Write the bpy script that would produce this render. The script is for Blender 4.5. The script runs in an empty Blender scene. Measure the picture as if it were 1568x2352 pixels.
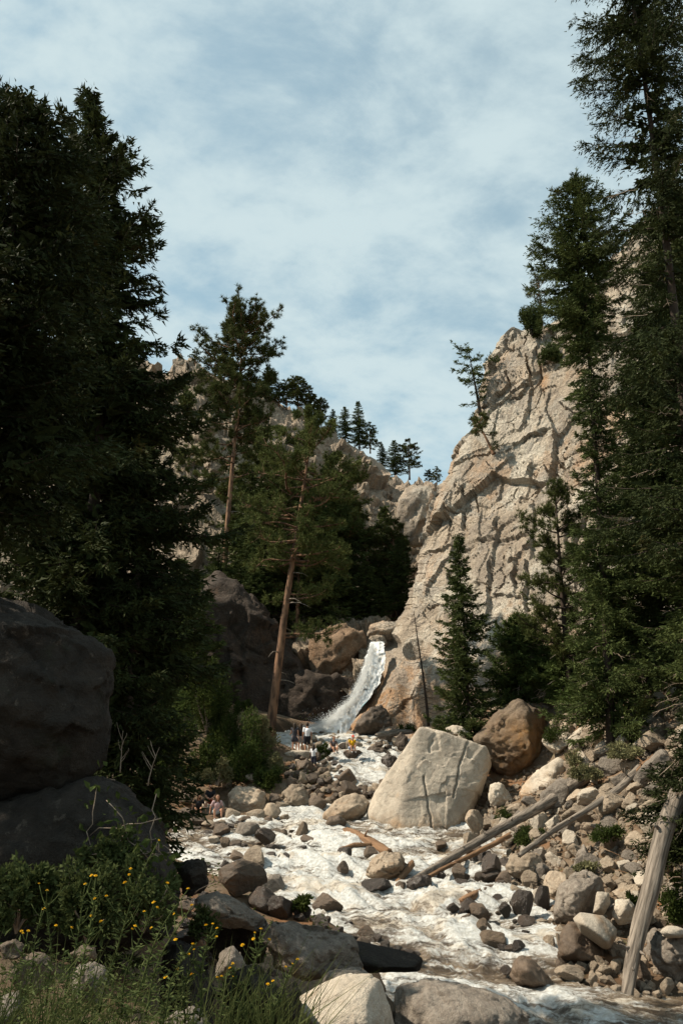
import bpy, bmesh, math, random
import numpy as np
from mathutils import Vector

SC = bpy.context.scene
COL = SC.collection
# ---------------------------------------------------------------- camera
W, H, F = 1568.0, 2352.0, 1830.0
PITCH = math.radians(16.0)
CP, SP = math.cos(PITCH), math.sin(PITCH)
cam_d = bpy.data.cameras.new('camera')
cam_d.sensor_fit = 'VERTICAL'
cam_d.sensor_height = 36.0
cam_d.lens = F / H * 36.0
cam_d.clip_start = 0.1
cam_d.clip_end = 2000
cam = bpy.data.objects.new('camera', cam_d)
COL.objects.link(cam)
cam.location = (0, 0, 0)
cam.rotation_euler = (math.radians(90) + PITCH, 0, 0)
SC.camera = cam
# ---------------------------------------------------------------- world + sun
SUN = np.array([-0.655, -0.02, 0.75]); SUN /= np.linalg.norm(SUN)
SUN_EL = math.asin(SUN[2]); SUN_AZ = math.atan2(SUN[0], SUN[1])
world = bpy.data.worlds.new('World')
SC.world = world
world.use_nodes = True
nt = world.node_tree
for n in list(nt.nodes):
    nt.nodes.remove(n)
def wn(t, **k):
    n = nt.nodes.new(t)
    for a, b in k.items():
        setattr(n, a, b)
    return n
sky = wn('ShaderNodeTexSky', sky_type='NISHITA', sun_disc=False)
sky.sun_elevation = SUN_EL
sky.sun_rotation = SUN_AZ % (2 * math.pi)
sky.altitude = 2000
sky.air_density = 1.0
sky.dust_density = 0.6
sky.ozone_density = 1.4
tc = wn('ShaderNodeTexCoord')
sep = wn('ShaderNodeSeparateXYZ')
nt.links.new(tc.outputs['Generated'], sep.inputs[0])
addz = wn('ShaderNodeMath', operation='ADD'); addz.inputs[1].default_value = 0.32
mx = wn('ShaderNodeMath', operation='MAXIMUM'); mx.inputs[1].default_value = 0.05
nt.links.new(sep.outputs[2], mx.inputs[0]); nt.links.new(mx.outputs[0], addz.inputs[0])
dx = wn('ShaderNodeMath', operation='DIVIDE'); dy = wn('ShaderNodeMath', operation='DIVIDE')
nt.links.new(sep.outputs[0], dx.inputs[0]); nt.links.new(addz.outputs[0], dx.inputs[1])
nt.links.new(sep.outputs[1], dy.inputs[0]); nt.links.new(addz.outputs[0], dy.inputs[1])
cmb = wn('ShaderNodeCombineXYZ')
nt.links.new(dx.outputs[0], cmb.inputs[0]); nt.links.new(dy.outputs[0], cmb.inputs[1])
mp = wn('ShaderNodeMapping'); mp.inputs['Rotation'].default_value = (0, 0, math.radians(-38))
mp.inputs['Scale'].default_value = (1.0, 1.35, 1.0)
nt.links.new(cmb.outputs[0], mp.inputs[0])
n1 = wn('ShaderNodeTexNoise'); n1.inputs['Scale'].default_value = 4.6; n1.inputs['Detail'].default_value = 9
n1.inputs['Roughness'].default_value = 0.60; n1.inputs['Distortion'].default_value = 0.25
n2 = wn('ShaderNodeTexNoise'); n2.inputs['Scale'].default_value = 12.0; n2.inputs['Detail'].default_value = 8
n2.inputs['Roughness'].default_value = 0.6
nt.links.new(mp.outputs[0], n1.inputs['Vector']); nt.links.new(mp.outputs[0], n2.inputs['Vector'])
ma = wn('ShaderNodeMath', operation='MULTIPLY_ADD'); ma.inputs[1].default_value = 0.38
nt.links.new(n2.outputs[0], ma.inputs[0]); nt.links.new(n1.outputs[0], ma.inputs[2])
cr = wn('ShaderNodeMapRange'); cr.interpolation_type = 'SMOOTHSTEP'
cr.inputs['From Min'].default_value = 0.46; cr.inputs['From Max'].default_value = 0.84
cr.inputs['To Min'].default_value = 0.48; cr.inputs['To Max'].default_value = 0.97
nt.links.new(ma.outputs[0], cr.inputs['Value'])
# sky blue, greyed a little as through thin high cloud
skm = wn('ShaderNodeMix', data_type='RGBA'); skm.inputs[0].default_value = 0.0
mixc = wn('ShaderNodeMix', data_type='RGBA')
nt.links.new(cr.outputs[0], mixc.inputs[0])
skm.blend_type = 'MULTIPLY'; skm.inputs[0].default_value = 1.0; skm.inputs[7].default_value = (1.0, 1.75, 1.48, 1)
nt.links.new(sky.outputs[0], skm.inputs[6]); nt.links.new(skm.outputs[2], mixc.inputs[6])
mixc.inputs[7].default_value = (5.85, 7.05, 7.3, 1)
bg = wn('ShaderNodeBackground'); bg.inputs[1].default_value = 0.0745
nt.links.new(mixc.outputs[2], bg.inputs[0])
wo = wn('ShaderNodeOutputWorld')
nt.links.new(bg.outputs[0], wo.inputs[0])

sun_d = bpy.data.lights.new('sun', 'SUN')
sun_d.energy = 5.0
sun_d.angle = math.radians(0.6)
sun_d.color = (1.0, 0.885, 0.72)
sun = bpy.data.objects.new('sun', sun_d)
COL.objects.link(sun)
sun.rotation_euler = Vector((-SUN[0], -SUN[1], -SUN[2])).to_track_quat('-Z', 'Y').to_euler()
SC.view_settings.view_transform = 'Standard'
SC.view_settings.look = 'None'
SC.view_settings.exposure = 0.55
SC.view_settings.gamma = 1.0
SC.view_settings.use_curve_mapping = False
SC.cycles.max_bounces = 5
SC.cycles.diffuse_bounces = 2
SC.cycles.glossy_bounces = 2
SC.cycles.transparent_max_bounces = 4
SC.cycles.use_adaptive_sampling = True

# ---------------------------------------------------------------- picture <-> place
def ray(px, py):
    u = (np.asarray(px, float) - W / 2) / F
    v = (H / 2 - np.asarray(py, float)) / F
    return np.stack([u, CP - v * SP, SP + v * CP], -1)
def at(px, py, Y):
    d = ray(px, py)
    return d * (np.asarray(Y, float) / d[..., 1])[..., None]
def proj(p):
    p = np.asarray(p, float)
    zc = p[..., 1] * CP + p[..., 2] * SP
    yc = -p[..., 1] * SP + p[..., 2] * CP
    return W / 2 + F * p[..., 0] / zc, H / 2 - F * yc / zc
def slope(py):
    return math.tan(math.atan((H / 2 - py) / F) + PITCH)
def ppm(px, py, Y):
    """metres that one photo pixel covers at that place"""
    p = at(px, py, Y)
    return float(p[1] * CP + p[2] * SP) / F

# ---------------------------------------------------------------- noise
def _h(ix, iy, iz, s):
    M = np.uint64(0xFFFFFFFF)
    h = (ix.astype(np.int64).astype(np.uint64) * np.uint64(374761393) + iy.astype(np.int64).astype(np.uint64) * np.uint64(668265263)
         + iz.astype(np.int64).astype(np.uint64) * np.uint64(2147483647 - 19) + np.uint64(s * 1013904223 + 12345)) & M
    h = ((h ^ (h >> np.uint64(13))) * np.uint64(1274126177)) & M
    h = ((h ^ (h >> np.uint64(16))) * np.uint64(2246822519)) & M
    h = h ^ (h >> np.uint64(15))
    return (h & M).astype(np.float64) / 4294967295.0
def vnoise(p, s=0):
    """smooth value noise, -1..1"""
    p = np.asarray(p, float)
    i = np.floor(p); f = p - i
    f = f * f * f * (f * (f * 6 - 15) + 10)
    x, y, z = i[..., 0], i[..., 1], i[..., 2]
    r = 0
    for a in (0, 1):
        wa = f[..., 0] if a else 1 - f[..., 0]
        for b in (0, 1):
            wb = f[..., 1] if b else 1 - f[..., 1]
            for c in (0, 1):
                wc = f[..., 2] if c else 1 - f[..., 2]
                r = r + wa * wb * wc * _h(x + a, y + b, z + c, s)
    return r * 2 - 1
ROT = np.array([[0.36, 0.48, -0.8], [-0.8, 0.6, 0.0], [0.48, 0.64, 0.6]])
def fbm(p, octv=4, s=0, gain=0.5):
    p = np.asarray(p, float); a = 1.0; r = 0; t = 0
    for o in range(octv):
        r = r + a * vnoise(p, s + o * 7); t += a; a *= gain
        p = p @ ROT.T * 2.03
    return r / t
def worley(p, s=0):
    """F1, F2 and a random value of the nearest cell"""
    p = np.asarray(p, float); i = np.floor(p)
    n = p.shape[0]
    f1 = np.full(n, 9.0); f2 = np.full(n, 9.0); cid = np.zeros(n)
    for a in (-1, 0, 1):
        for b in (-1, 0, 1):
            for c in (-1, 0, 1):
                q = i + (a, b, c)
                fx = _h(q[:, 0], q[:, 1], q[:, 2], s); fy = _h(q[:, 0], q[:, 1], q[:, 2], s + 1); fz = _h(q[:, 0], q[:, 1], q[:, 2], s + 2)
                d = np.sqrt((q[:, 0] + fx - p[:, 0]) ** 2 + (q[:, 1] + fy - p[:, 1]) ** 2 + (q[:, 2] + fz - p[:, 2]) ** 2)
                m = d < f1
                f2 = np.where(m, f1, np.minimum(f2, d))
                cid = np.where(m, fx * 0.5 + fy * 0.5, cid)
                f1 = np.where(m, d, f1)
    return f1, f2, cid
def facet(p, s=0, step=1.0, tilt=1.0):
    """broken rock: every cell is a tilted plane with its own offset"""
    p = np.asarray(p, float); i = np.floor(p); n = p.shape[0]
    f1 = np.full(n, 9.0); out = np.zeros(n)
    for a in (-1, 0, 1):
        for b in (-1, 0, 1):
            for c in (-1, 0, 1):
                q = i + (a, b, c)
                h = [_h(q[:, 0], q[:, 1], q[:, 2], s + k) for k in range(3)]
                e = [q[:, k] + h[k] - p[:, k] for k in range(3)]
                d = e[0] ** 2 + e[1] ** 2 + e[2] ** 2
                m = d < f1; f1 = np.where(m, d, f1)
                g = [_h(q[:, 2], q[:, 0], q[:, 1], s + 9 + k) - .5 for k in range(4)]
                out = np.where(m, step * g[3] + tilt * 2 * (g[0] * e[0] + g[1] * e[1] + g[2] * e[2]), out)
    return out
class TPS:
    def __init__(self, pts, val, lam=1e-3):
        self.p = np.asarray(pts, float); self.s = self.p.std(0).mean(); P = self.p / self.s
        n = len(P); d = np.linalg.norm(P[:, None] - P[None], axis=-1)
        K = self.U(d) + lam * np.eye(n)
        Q = np.c_[np.ones(n), P]
        A = np.block([[K, Q], [Q.T, np.zeros((3, 3))]])
        self.w = np.linalg.solve(A, np.r_[np.asarray(val, float), 0, 0, 0])
    @staticmethod
    def U(d):
        return np.where(d > 1e-9, d * d * np.log(np.maximum(d, 1e-9)), 0)
    def __call__(self, x, y):
        sh = np.shape(x); q = np.c_[np.ravel(x), np.ravel(y)] / self.s
        out = np.empty(len(q))
        for k in range(0, len(q), 20000):
            qq = q[k:k + 20000]
            d = np.linalg.norm(qq[:, None] - (self.p / self.s)[None], axis=-1)
            out[k:k + 20000] = self.U(d) @ self.w[:-3] + self.w[-3] + qq @ self.w[-2:]
        return out.reshape(sh)
def segdist(px, py, poly):
    """distance of points to a polyline"""
    d = np.full(np.shape(px), 1e9)
    for (x0, y0), (x1, y1) in zip(poly[:-1], poly[1:]):
        ex, ey = x1 - x0, y1 - y0; L = ex * ex + ey * ey + 1e-12
        t = np.clip(((px - x0) * ex + (py - y0) * ey) / L, 0, 1)
        d = np.minimum(d, np.hypot(px - x0 - t * ex, py - y0 - t * ey))
    return d
def inside(px, py, poly):
    r = np.zeros(np.shape(px), bool); n = len(poly)
    for k in range(n):
        x0, y0 = poly[k]; x1, y1 = poly[(k + 1) % n]
        c = ((y0 > py) != (y1 > py)) & (px < (x1 - x0) * (py - y0) / (y1 - y0 + 1e-12) + x0)
        r ^= c
    return r

# ---------------------------------------------------------------- mesh helpers
def mesh_np(name, V, Fs, mat=None, smooth=True):
    """Fs: one (n,k) array or a list of them"""
    if isinstance(Fs, np.ndarray):
        Fs = [Fs]
    Fs = [np.asarray(f, np.int32) for f in Fs if len(f)]
    me = bpy.data.meshes.new(name)
    V = np.asarray(V, np.float32)
    me.vertices.add(len(V)); me.vertices.foreach_set('co', V.ravel())
    idx = np.concatenate([f.ravel() for f in Fs])
    tot = np.concatenate([np.full(len(f), f.shape[1], np.int32) for f in Fs])
    st = np.concatenate([[0], np.cumsum(tot)[:-1]]).astype(np.int32)
    me.loops.add(len(idx)); me.loops.foreach_set('vertex_index', idx)
    me.polygons.add(len(tot)); me.polygons.foreach_set('loop_start', st)
    me.polygons.foreach_set('use_smooth', np.full(len(tot), smooth, bool))
    me.update(calc_edges=True)
    if mat is not None:
        me.materials.append(mat)
    return me
def attr(me, name, val):
    a = me.attributes.new(name, 'FLOAT', 'POINT')
    a.data.foreach_set('value', np.asarray(val, np.float32).ravel())
def link(name, me, loc=(0, 0, 0), parent=None, **props):
    o = bpy.data.objects.new(name, me)
    COL.objects.link(o)
    o.location = loc
    if parent is not None:
        o.parent = parent
    for k, v in props.items():
        if v is not None:
            o[k] = v
    return o
def thing(name, label, cat, loc=(0, 0, 0), rz=0, group=None):
    o = link(name, None, loc, None, label=label, category=cat, group=group)
    o.rotation_euler = (0, 0, rz)
    return o
def dup(root, loc, rz=0, scale=1.0, label=None, group=None):
    r = root.copy(); COL.objects.link(r)
    r.location = loc; r.rotation_euler = (0, 0, rz)
    r.scale = (scale,) * 3 if np.isscalar(scale) else scale
    if label: r['label'] = label
    if group: r['group'] = group
    for ch in list(root.children):
        c = ch.copy(); COL.objects.link(c); c.parent = r
        for g in ch.children:
            d = g.copy(); COL.objects.link(d); d.parent = c
    return r
def tube(P, R, n=6, cap=True):
    P = np.asarray(P, float); R = np.broadcast_to(np.asarray(R, float), (len(P),))
    T = np.gradient(P, axis=0); T /= np.linalg.norm(T, axis=1)[:, None] + 1e-12
    ref = np.array([0, 0, 1.0]) if abs(T[:, 2]).mean() < 0.8 else np.array([1.0, 0, 0])
    A = np.cross(T, ref); A /= np.linalg.norm(A, axis=1)[:, None] + 1e-12
    B = np.cross(T, A)
    th = np.arange(n) / n * 2 * np.pi
    V = P[:, None] + R[:, None, None] * (np.cos(th)[None, :, None] * A[:, None] + np.sin(th)[None, :, None] * B[:, None])
    m = len(P)
    i = np.arange(m - 1)[:, None] * n; j = np.arange(n)[None]; k = (np.arange(n)[None] + 1) % n
    Fq = np.stack([i + j, i + k, i + n + k, i + n + j], -1).reshape(-1, 4)
    V = V.reshape(-1, 3)
    if cap:
        V = np.r_[V, P[:1], P[-1:]]
        c0, c1 = m * n, m * n + 1; jj = np.arange(n); kk = (jj + 1) % n
        Ft = np.r_[np.c_[np.full(n, c0), kk, jj], np.c_[np.full(n, c1), (m - 1) * n + jj, (m - 1) * n + kk]]
        return V, Fq, Ft
    return V, Fq, np.zeros((0, 3), int)
class MB:
    """collects pieces of one mesh"""
    def __init__(self):
        self.V = []; self.Q = []; self.T = []; self.n = 0
    def add(self, V, Q=None, T=None):
        self.V.append(np.asarray(V, float).reshape(-1, 3))
        if Q is not None and len(Q): self.Q.append(np.asarray(Q) + self.n)
        if T is not None and len(T): self.T.append(np.asarray(T) + self.n)
        self.n += len(self.V[-1]); return self
    def tube(self, P, R, n=6, cap=True):
        return self.add(*tube(P, R, n, cap))
    def mesh(self, name, mat, smooth=True):
        V = np.concatenate(self.V)
        Fs = []
        if self.Q: Fs.append(np.concatenate(self.Q))
        if self.T: Fs.append(np.concatenate(self.T))
        return mesh_np(name, V, Fs, mat, smooth)
def grid_faces(nr, nc):
    i = np.arange(nr - 1)[:, None] * nc + np.arange(nc - 1)[None]
    return np.stack([i, i + 1, i + nc + 1, i + nc], -1).reshape(-1, 4)
def grid_normals(P):
    du = np.gradient(P, axis=1); dv = np.gradient(P, axis=0)
    n = np.cross(dv, du); n /= np.linalg.norm(n, axis=-1)[..., None] + 1e-12
    return n

# ---------------------------------------------------------------- materials
def newmat(name):
    m = bpy.data.materials.new(name); m.use_nodes = True
    t = m.node_tree
    for n in list(t.nodes): t.nodes.remove(n)
    o = t.nodes.new('ShaderNodeOutputMaterial'); b = t.nodes.new('ShaderNodeBsdfPrincipled')
    t.links.new(b.outputs[0], o.inputs[0])
    return m, t, b
class NT:
    def __init__(self, t): self.t = t
    def n(self, ty, **k):
        x = self.t.nodes.new(ty)
        for a, b in k.items(): setattr(x, a, b)
        return x
    def l(self, a, b): self.t.links.new(a, b)
    def noise(self, vec, sc, det=5, ro=0.55, dist=0.0):
        x = self.n('ShaderNodeTexNoise'); x.inputs['Scale'].default_value = sc; x.inputs['Detail'].default_value = det
        x.inputs['Roughness'].default_value = ro; x.inputs['Distortion'].default_value = dist
        if vec is not None: self.l(vec, x.inputs['Vector'])
        return x.outputs[0]
    def rng(self, v, a, b, c=0.0, d=1.0, smooth=True):
        x = self.n('ShaderNodeMapRange'); x.interpolation_type = 'SMOOTHSTEP' if smooth else 'LINEAR'
        for k, q in zip(('From Min', 'From Max', 'To Min', 'To Max'), (a, b, c, d)): x.inputs[k].default_value = q
        self.l(v, x.inputs['Value']); return x.outputs[0]
    def mix(self, f, a, b, mode='MIX'):
        x = self.n('ShaderNodeMix', data_type='RGBA', blend_type=mode)
        for s, q in ((0, f), (6, a), (7, b)):
            if isinstance(q, (tuple, list)): x.inputs[s].default_value = (*q, 1) if len(q) == 3 else q
            elif isinstance(q, (int, float)): x.inputs[s].default_value = q
            else: self.l(q, x.inputs[s])
        return x.outputs[2]
    def math(self, op, a, b=0.0, c=None):
        x = self.n('ShaderNodeMath', operation=op)
        for s, q in enumerate((a, b, c)):
            if q is None: continue
            if isinstance(q, (int, float)): x.inputs[s].default_value = q
            else: self.l(q, x.inputs[s])
        return x.outputs[0]
    def attr(self, name):
        x = self.n('ShaderNodeAttribute'); x.attribute_name = name; return x.outputs['Fac']
def rock_mat(name, base, alt, stain=None, stain_amt=0.5, scale=1.0, rough=0.85, speck=0.5, bump=0.6, bdist=0.05, vary=0.35, use_attr=False, lichen=None, streak=False, spec=0.25, patches=()):
    m, t, b = newmat(name); N = NT(t)
    tcn = N.n('ShaderNodeTexCoord'); oi = N.n('ShaderNodeObjectInfo')
    add = N.n('ShaderNodeVectorMath', operation='MULTIPLY_ADD')
    N.l(tcn.outputs['Object'], add.inputs[0]); add.inputs[1].default_value = (1, 1, 1)
    sc = N.n('ShaderNodeVectorMath', operation='SCALE'); sc.inputs[0].default_value = (37.0, 21.0, 53.0); N.l(oi.outputs['Random'], sc.inputs['Scale'])
    N.l(sc.outputs[0], add.inputs[2])
    v = add.outputs[0]
    big = N.noise(v, 0.55 * scale, 6, 0.6, 0.4)
    mid = N.noise(v, 2.6 * scale, 8, 0.65, 0.2)
    fine = N.noise(v, 14.0 * scale, 6, 0.7)
    c = N.mix(N.rng(mid, 0.35, 0.66), base, alt)
    if stain is not None:
        sv = v
        if streak:
            mpn = N.n('ShaderNodeMapping'); mpn.inputs['Scale'].default_value = (1.0, 1.0, 0.22); N.l(v, mpn.inputs[0]); sv = mpn.outputs[0]
        sn = N.noise(sv, 0.9 * scale, 7, 0.65, 0.6)
        f = N.rng(sn, 0.56, 0.72, 0, stain_amt)
        if use_attr:
            f = N.math('MAXIMUM', f, N.math('MULTIPLY', N.attr('stain'), N.rng(mid, 0.25, 0.6, 0.35, 1.0)))
        c = N.mix(f, c, stain)
    if lichen is not None:
        ln = N.noise(v, 3.3 * scale, 9, 0.7, 0.3)
        c = N.mix(N.rng(ln, 0.58, 0.66, 0, 0.75), c, lichen)
    for k_, (pc, psc, lo, hi, amt, st_) in enumerate(patches):      # weathering patches and run-off streaks
        pm = N.n('ShaderNodeMapping'); pm.inputs['Scale'].default_value = st_; pm.inputs['Location'].default_value = (7.3 * k_, 3.1 * k_, 0); N.l(v, pm.inputs[0])
        c = N.mix(N.rng(N.noise(pm.outputs[0], psc, 8, 0.66, 0.7), lo, hi, 0, amt), c, pc)
    # dark mineral specks and weathering
    c = N.mix(N.rng(fine, 0.56, 0.74, 0, speck), c, tuple(x * 0.28 for x in base))
    c = N.mix(N.rng(big, 0.40, 0.68, 0.0, 0.55), c, tuple(x * 0.62 for x in alt))
    c = N.mix(N.rng(N.noise(v, 1.1 * scale, 7, 0.7, 0.8), 0.54, 0.64, 0, 0.55), c, tuple(min(1, x * 1.25) for x in base))
    grain = N.noise(v, 52.0 * min(scale, 1.6) if scale > .6 else 9.0, 3, 0.6)
    c = N.mix(N.rng(grain, 0.40, 0.62, 0.55, 0.0), c, tuple(x * 0.42 for x in base))
    c = N.mix(N.rng(grain, 0.58, 0.72, 0.0, 0.5), c, tuple(min(1, x * 1.35) for x in base))
    vr = N.rng(oi.outputs['Random'], 0, 1, 1 - vary, 1 + vary * 0.7, False)
    hs = N.n('ShaderNodeHueSaturation'); N.l(c, hs.inputs['Color']); N.l(vr, hs.inputs['Value'])
    N.l(hs.outputs[0], b.inputs['Base Color'])
    b.inputs['Roughness'].default_value = rough
    b.inputs['Specular IOR Level'].default_value = spec
    hgt = N.math('ADD', N.math('MULTIPLY', mid, 1.0), N.math('MULTIPLY', fine, 0.42))
    bp = N.n('ShaderNodeBump'); bp.inputs['Strength'].default_value = bump; bp.inputs['Distance'].default_value = bdist * 2.2
    N.l(hgt, bp.inputs['Height']); N.l(bp.outputs[0], b.inputs['Normal'])
    return m
def plain_mat(name, a, b2=None, sc=8.0, rough=0.8, bump=0.0, spec=0.2, stretch=None):
    m, t, b = newmat(name); N = NT(t)
    tcn = N.n('ShaderNodeTexCoord'); v = tcn.outputs['Object']
    if stretch:
        mpn = N.n('ShaderNodeMapping'); mpn.inputs['Scale'].default_value = stretch; N.l(v, mpn.inputs[0]); v = mpn.outputs[0]
    nz = N.noise(v, sc, 6, 0.6, 0.2)
    N.l(N.mix(N.rng(nz, 0.35, 0.65), a, b2 or tuple(x * 0.7 for x in a)), b.inputs['Base Color'])
    b.inputs['Roughness'].default_value = rough; b.inputs['Specular IOR Level'].default_value = spec
    if bump:
        bp = N.n('ShaderNodeBump'); bp.inputs['Strength'].default_value = bump; bp.inputs['Distance'].default_value = 0.03
        N.l(nz, bp.inputs['Height']); N.l(bp.outputs[0], b.inputs['Normal'])
    return m
def leaf_mat(name, a, b2, c2=None, sc=1.4, trans=0.25):
    m, t, b = newmat(name); N = NT(t)
    tcn = N.n('ShaderNodeTexCoord'); oi = N.n('ShaderNodeObjectInfo')
    v = tcn.outputs['Object']
    c = N.mix(N.rng(N.noise(v, sc, 4, 0.6), 0.36, 0.64), a, b2)
    if c2 is not None:
        c = N.mix(N.rng(N.noise(v, sc * 0.6, 5, 0.65, 0.3), 0.60, 0.72, 0, 0.8), c, c2)
    c = N.mix(N.rng(N.noise(v, 24.0, 2, 0.5), 0.45, 0.75, 0, 0.55), c, tuple(min(1, x * 1.7) for x in b2))
    hs = N.n('ShaderNodeHueSaturation'); N.l(c, hs.inputs['Color'])
    N.l(N.rng(oi.outputs['Random'], 0, 1, 0.75, 1.2, False), hs.inputs['Value'])
    N.l(hs.outputs[0], b.inputs['Base Color'])
    b.inputs['Roughness'].default_value = 0.7; b.inputs['Specular IOR Level'].default_value = 0.06
    if trans:
        tr = N.n('ShaderNodeBsdfTranslucent'); N.l(hs.outputs[0], tr.inputs['Color'])
        ms = N.n('ShaderNodeMixShader'); ms.inputs[0].default_value = trans
        N.l(b.outputs[0], ms.inputs[1]); N.l(tr.outputs[0], ms.inputs[2])
        o = [x for x in t.nodes if x.type == 'OUTPUT_MATERIAL'][0]
        N.l(ms.outputs[0], o.inputs[0])
    return m

M = {}
M['cliff'] = rock_mat('cliff_granite', (0.47, 0.39, 0.30), (0.33, 0.265, 0.20), stain=(0.42, 0.22, 0.095), stain_amt=0.6, scale=0.32, speck=0.55, bump=1.0, bdist=0.22, vary=0.0, use_attr=True, streak=True,
    patches=(((0.60, 0.55, 0.46), 0.16, .50, .57, .85, (1, 1, .8)), ((0.27, 0.225, 0.185), 0.22, .52, .59, .8, (1, 1, .5)), ((0.43, 0.26, 0.15), 0.15, .53, .62, .75, (1, 1, .5)), ((0.15, 0.12, 0.10), 0.7, .57, .64, .75, (1, 1, .12)), ((0.36, 0.33, 0.29), 0.5, .52, .57, .6, (1, 1, .9))))
M['mount'] = rock_mat('mountain_granite', (0.43, 0.335, 0.25), (0.27, 0.21, 0.155), stain=(0.095, 0.095, 0.045), stain_amt=0.6, scale=0.22, speck=0.45, bump=0.9, bdist=0.4, vary=0.0, use_attr=True)
M['dome'] = rock_mat('shade_darkened_gorge_rock', (0.075, 0.054, 0.040), (0.04, 0.030, 0.023), stain=(0.14, 0.068, 0.028), stain_amt=0.5, scale=0.5, speck=0.4, bump=0.9, bdist=0.15, vary=0.1)  # rock colour lowered so the gorge walls read as in shadow
M['ledge'] = rock_mat('ledge_rock', (0.36, 0.25, 0.165), (0.24, 0.15, 0.09), stain=(0.30, 0.15, 0.06), stain_amt=0.6, scale=0.5, speck=0.3, bump=0.9, bdist=0.15, vary=0.1)
M['pale'] = rock_mat('pale_granite', (0.57, 0.50, 0.405), (0.45, 0.38, 0.30), stain=(0.36, 0.20, 0.085), stain_amt=0.5, scale=1.3, speck=0.6, bump=0.9, bdist=0.04, vary=0.16, use_attr=True)
M['tan'] = rock_mat('tan_granite', (0.43, 0.35, 0.262), (0.28, 0.215, 0.155), stain=(0.29, 0.15, 0.06), stain_amt=0.7, scale=1.8, speck=0.5, bump=0.8, bdist=0.04, vary=0.3, use_attr=True)
M['brown'] = rock_mat('brown_river_rock', (0.165, 0.118, 0.080), (0.10, 0.07, 0.048), stain=(0.26, 0.12, 0.04), stain_amt=0.75, scale=1.8, speck=0.45, bump=0.7, bdist=0.04, vary=0.35, rough=0.6, spec=0.4)
M['wet'] = rock_mat('wet_river_rock', (0.065, 0.045, 0.031), (0.038, 0.027, 0.02), stain=(0.13, 0.06, 0.022), stain_amt=0.5, scale=1.8, speck=0.4, bump=0.7, bdist=0.04, vary=0.35, rough=0.32, spec=0.5)
M['orange'] = rock_mat('orange_iron_rock', (0.27, 0.205, 0.145), (0.15, 0.11, 0.08), stain=(0.31, 0.155, 0.045), stain_amt=0.6, scale=1.2, speck=0.5, bump=0.9, bdist=0.07, vary=0.15, lichen=(0.24, 0.19, 0.06), use_attr=True)
M['shade'] = rock_mat('shade_darkened_lichen_rock', (0.052, 0.042, 0.033), (0.026, 0.022, 0.018), stain=(0.026, 0.034, 0.013), stain_amt=0.8, scale=1.5, speck=0.7, bump=1.0, bdist=0.07, vary=0.15, lichen=(0.15, 0.125, 0.10))  # base colours darkened to stand for shade on the near bank; lichen is real
M['grey'] = rock_mat('grey_speckled_granite', (0.37, 0.32, 0.265), (0.22, 0.18, 0.145), stain=(0.12, 0.09, 0.065), stain_amt=0.7, scale=2.6, speck=0.7, bump=1.0, bdist=0.05, vary=0.15, use_attr=True)
M['bark'] = plain_mat('ponderosa_bark', (0.24, 0.135, 0.080), (0.06, 0.037, 0.026), 4.0, 0.9, 1.0, stretch=(1, 1, 0.25))
M['bark_dark'] = plain_mat('spruce_bark', (0.06, 0.043, 0.032), (0.03, 0.022, 0.017), 6.0, 0.9, 0.7, stretch=(1, 1, 0.3))
M['dead'] = plain_mat('weathered_grey_wood', (0.25, 0.21, 0.17), (0.085, 0.07, 0.056), 13.0, 0.85, 0.9, stretch=(1, 1, 0.07))
M['deadbrown'] = plain_mat('brown_drift_wood', (0.23, 0.135, 0.075), (0.13, 0.075, 0.042), 7.0, 0.85, 0.7, stretch=(1, 1, 0.12))
M['twig'] = plain_mat('dead_twigs', (0.33, 0.26, 0.20), (0.2, 0.15, 0.11), 9.0, 0.85)
M['spruce'] = leaf_mat('spruce_needles', (0.020, 0.027, 0.011), (0.036, 0.045, 0.015), (0.080, 0.052, 0.016), 0.9, 0.15)
M['fir'] = leaf_mat('fir_needles', (0.036, 0.050, 0.017), (0.070, 0.088, 0.028), (0.09, 0.082, 0.028), 0.9, 0.18)
M['pine'] = leaf_mat('pine_needles', (0.045, 0.058, 0.018), (0.085, 0.096, 0.030), (0.115, 0.105, 0.036), 0.6, 0.18)
M['firlit'] = leaf_mat('sunlit_fir_needles', (0.045, 0.066, 0.020), (0.085, 0.115, 0.034), (0.11, 0.11, 0.036), 0.9, 0.2)  # fir colours lightened to stand for sunlight on the low boughs
M['shrub'] = leaf_mat('shrub_leaves', (0.034, 0.050, 0.014), (0.064, 0.085, 0.022), (0.11, 0.10, 0.034), 2.0, 0.3)
M['sage'] = leaf_mat('dry_shrub_leaves', (0.12, 0.12, 0.06), (0.18, 0.17, 0.085), (0.22, 0.17, 0.10), 2.0, 0.2)
M['weed'] = leaf_mat('weed_leaves', (0.045, 0.062, 0.02), (0.082, 0.10, 0.036), (0.13, 0.125, 0.05), 6.0, 0.3)
M['grass'] = leaf_mat('grass_blades', (0.04, 0.052, 0.017), (0.075, 0.085, 0.03), (0.15, 0.125, 0.055), 3.0, 0.25)
M['petal'] = plain_mat('yellow_petals', (0.80, 0.50, 0.02), (0.68, 0.38, 0.01), 30, 0.6)
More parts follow.
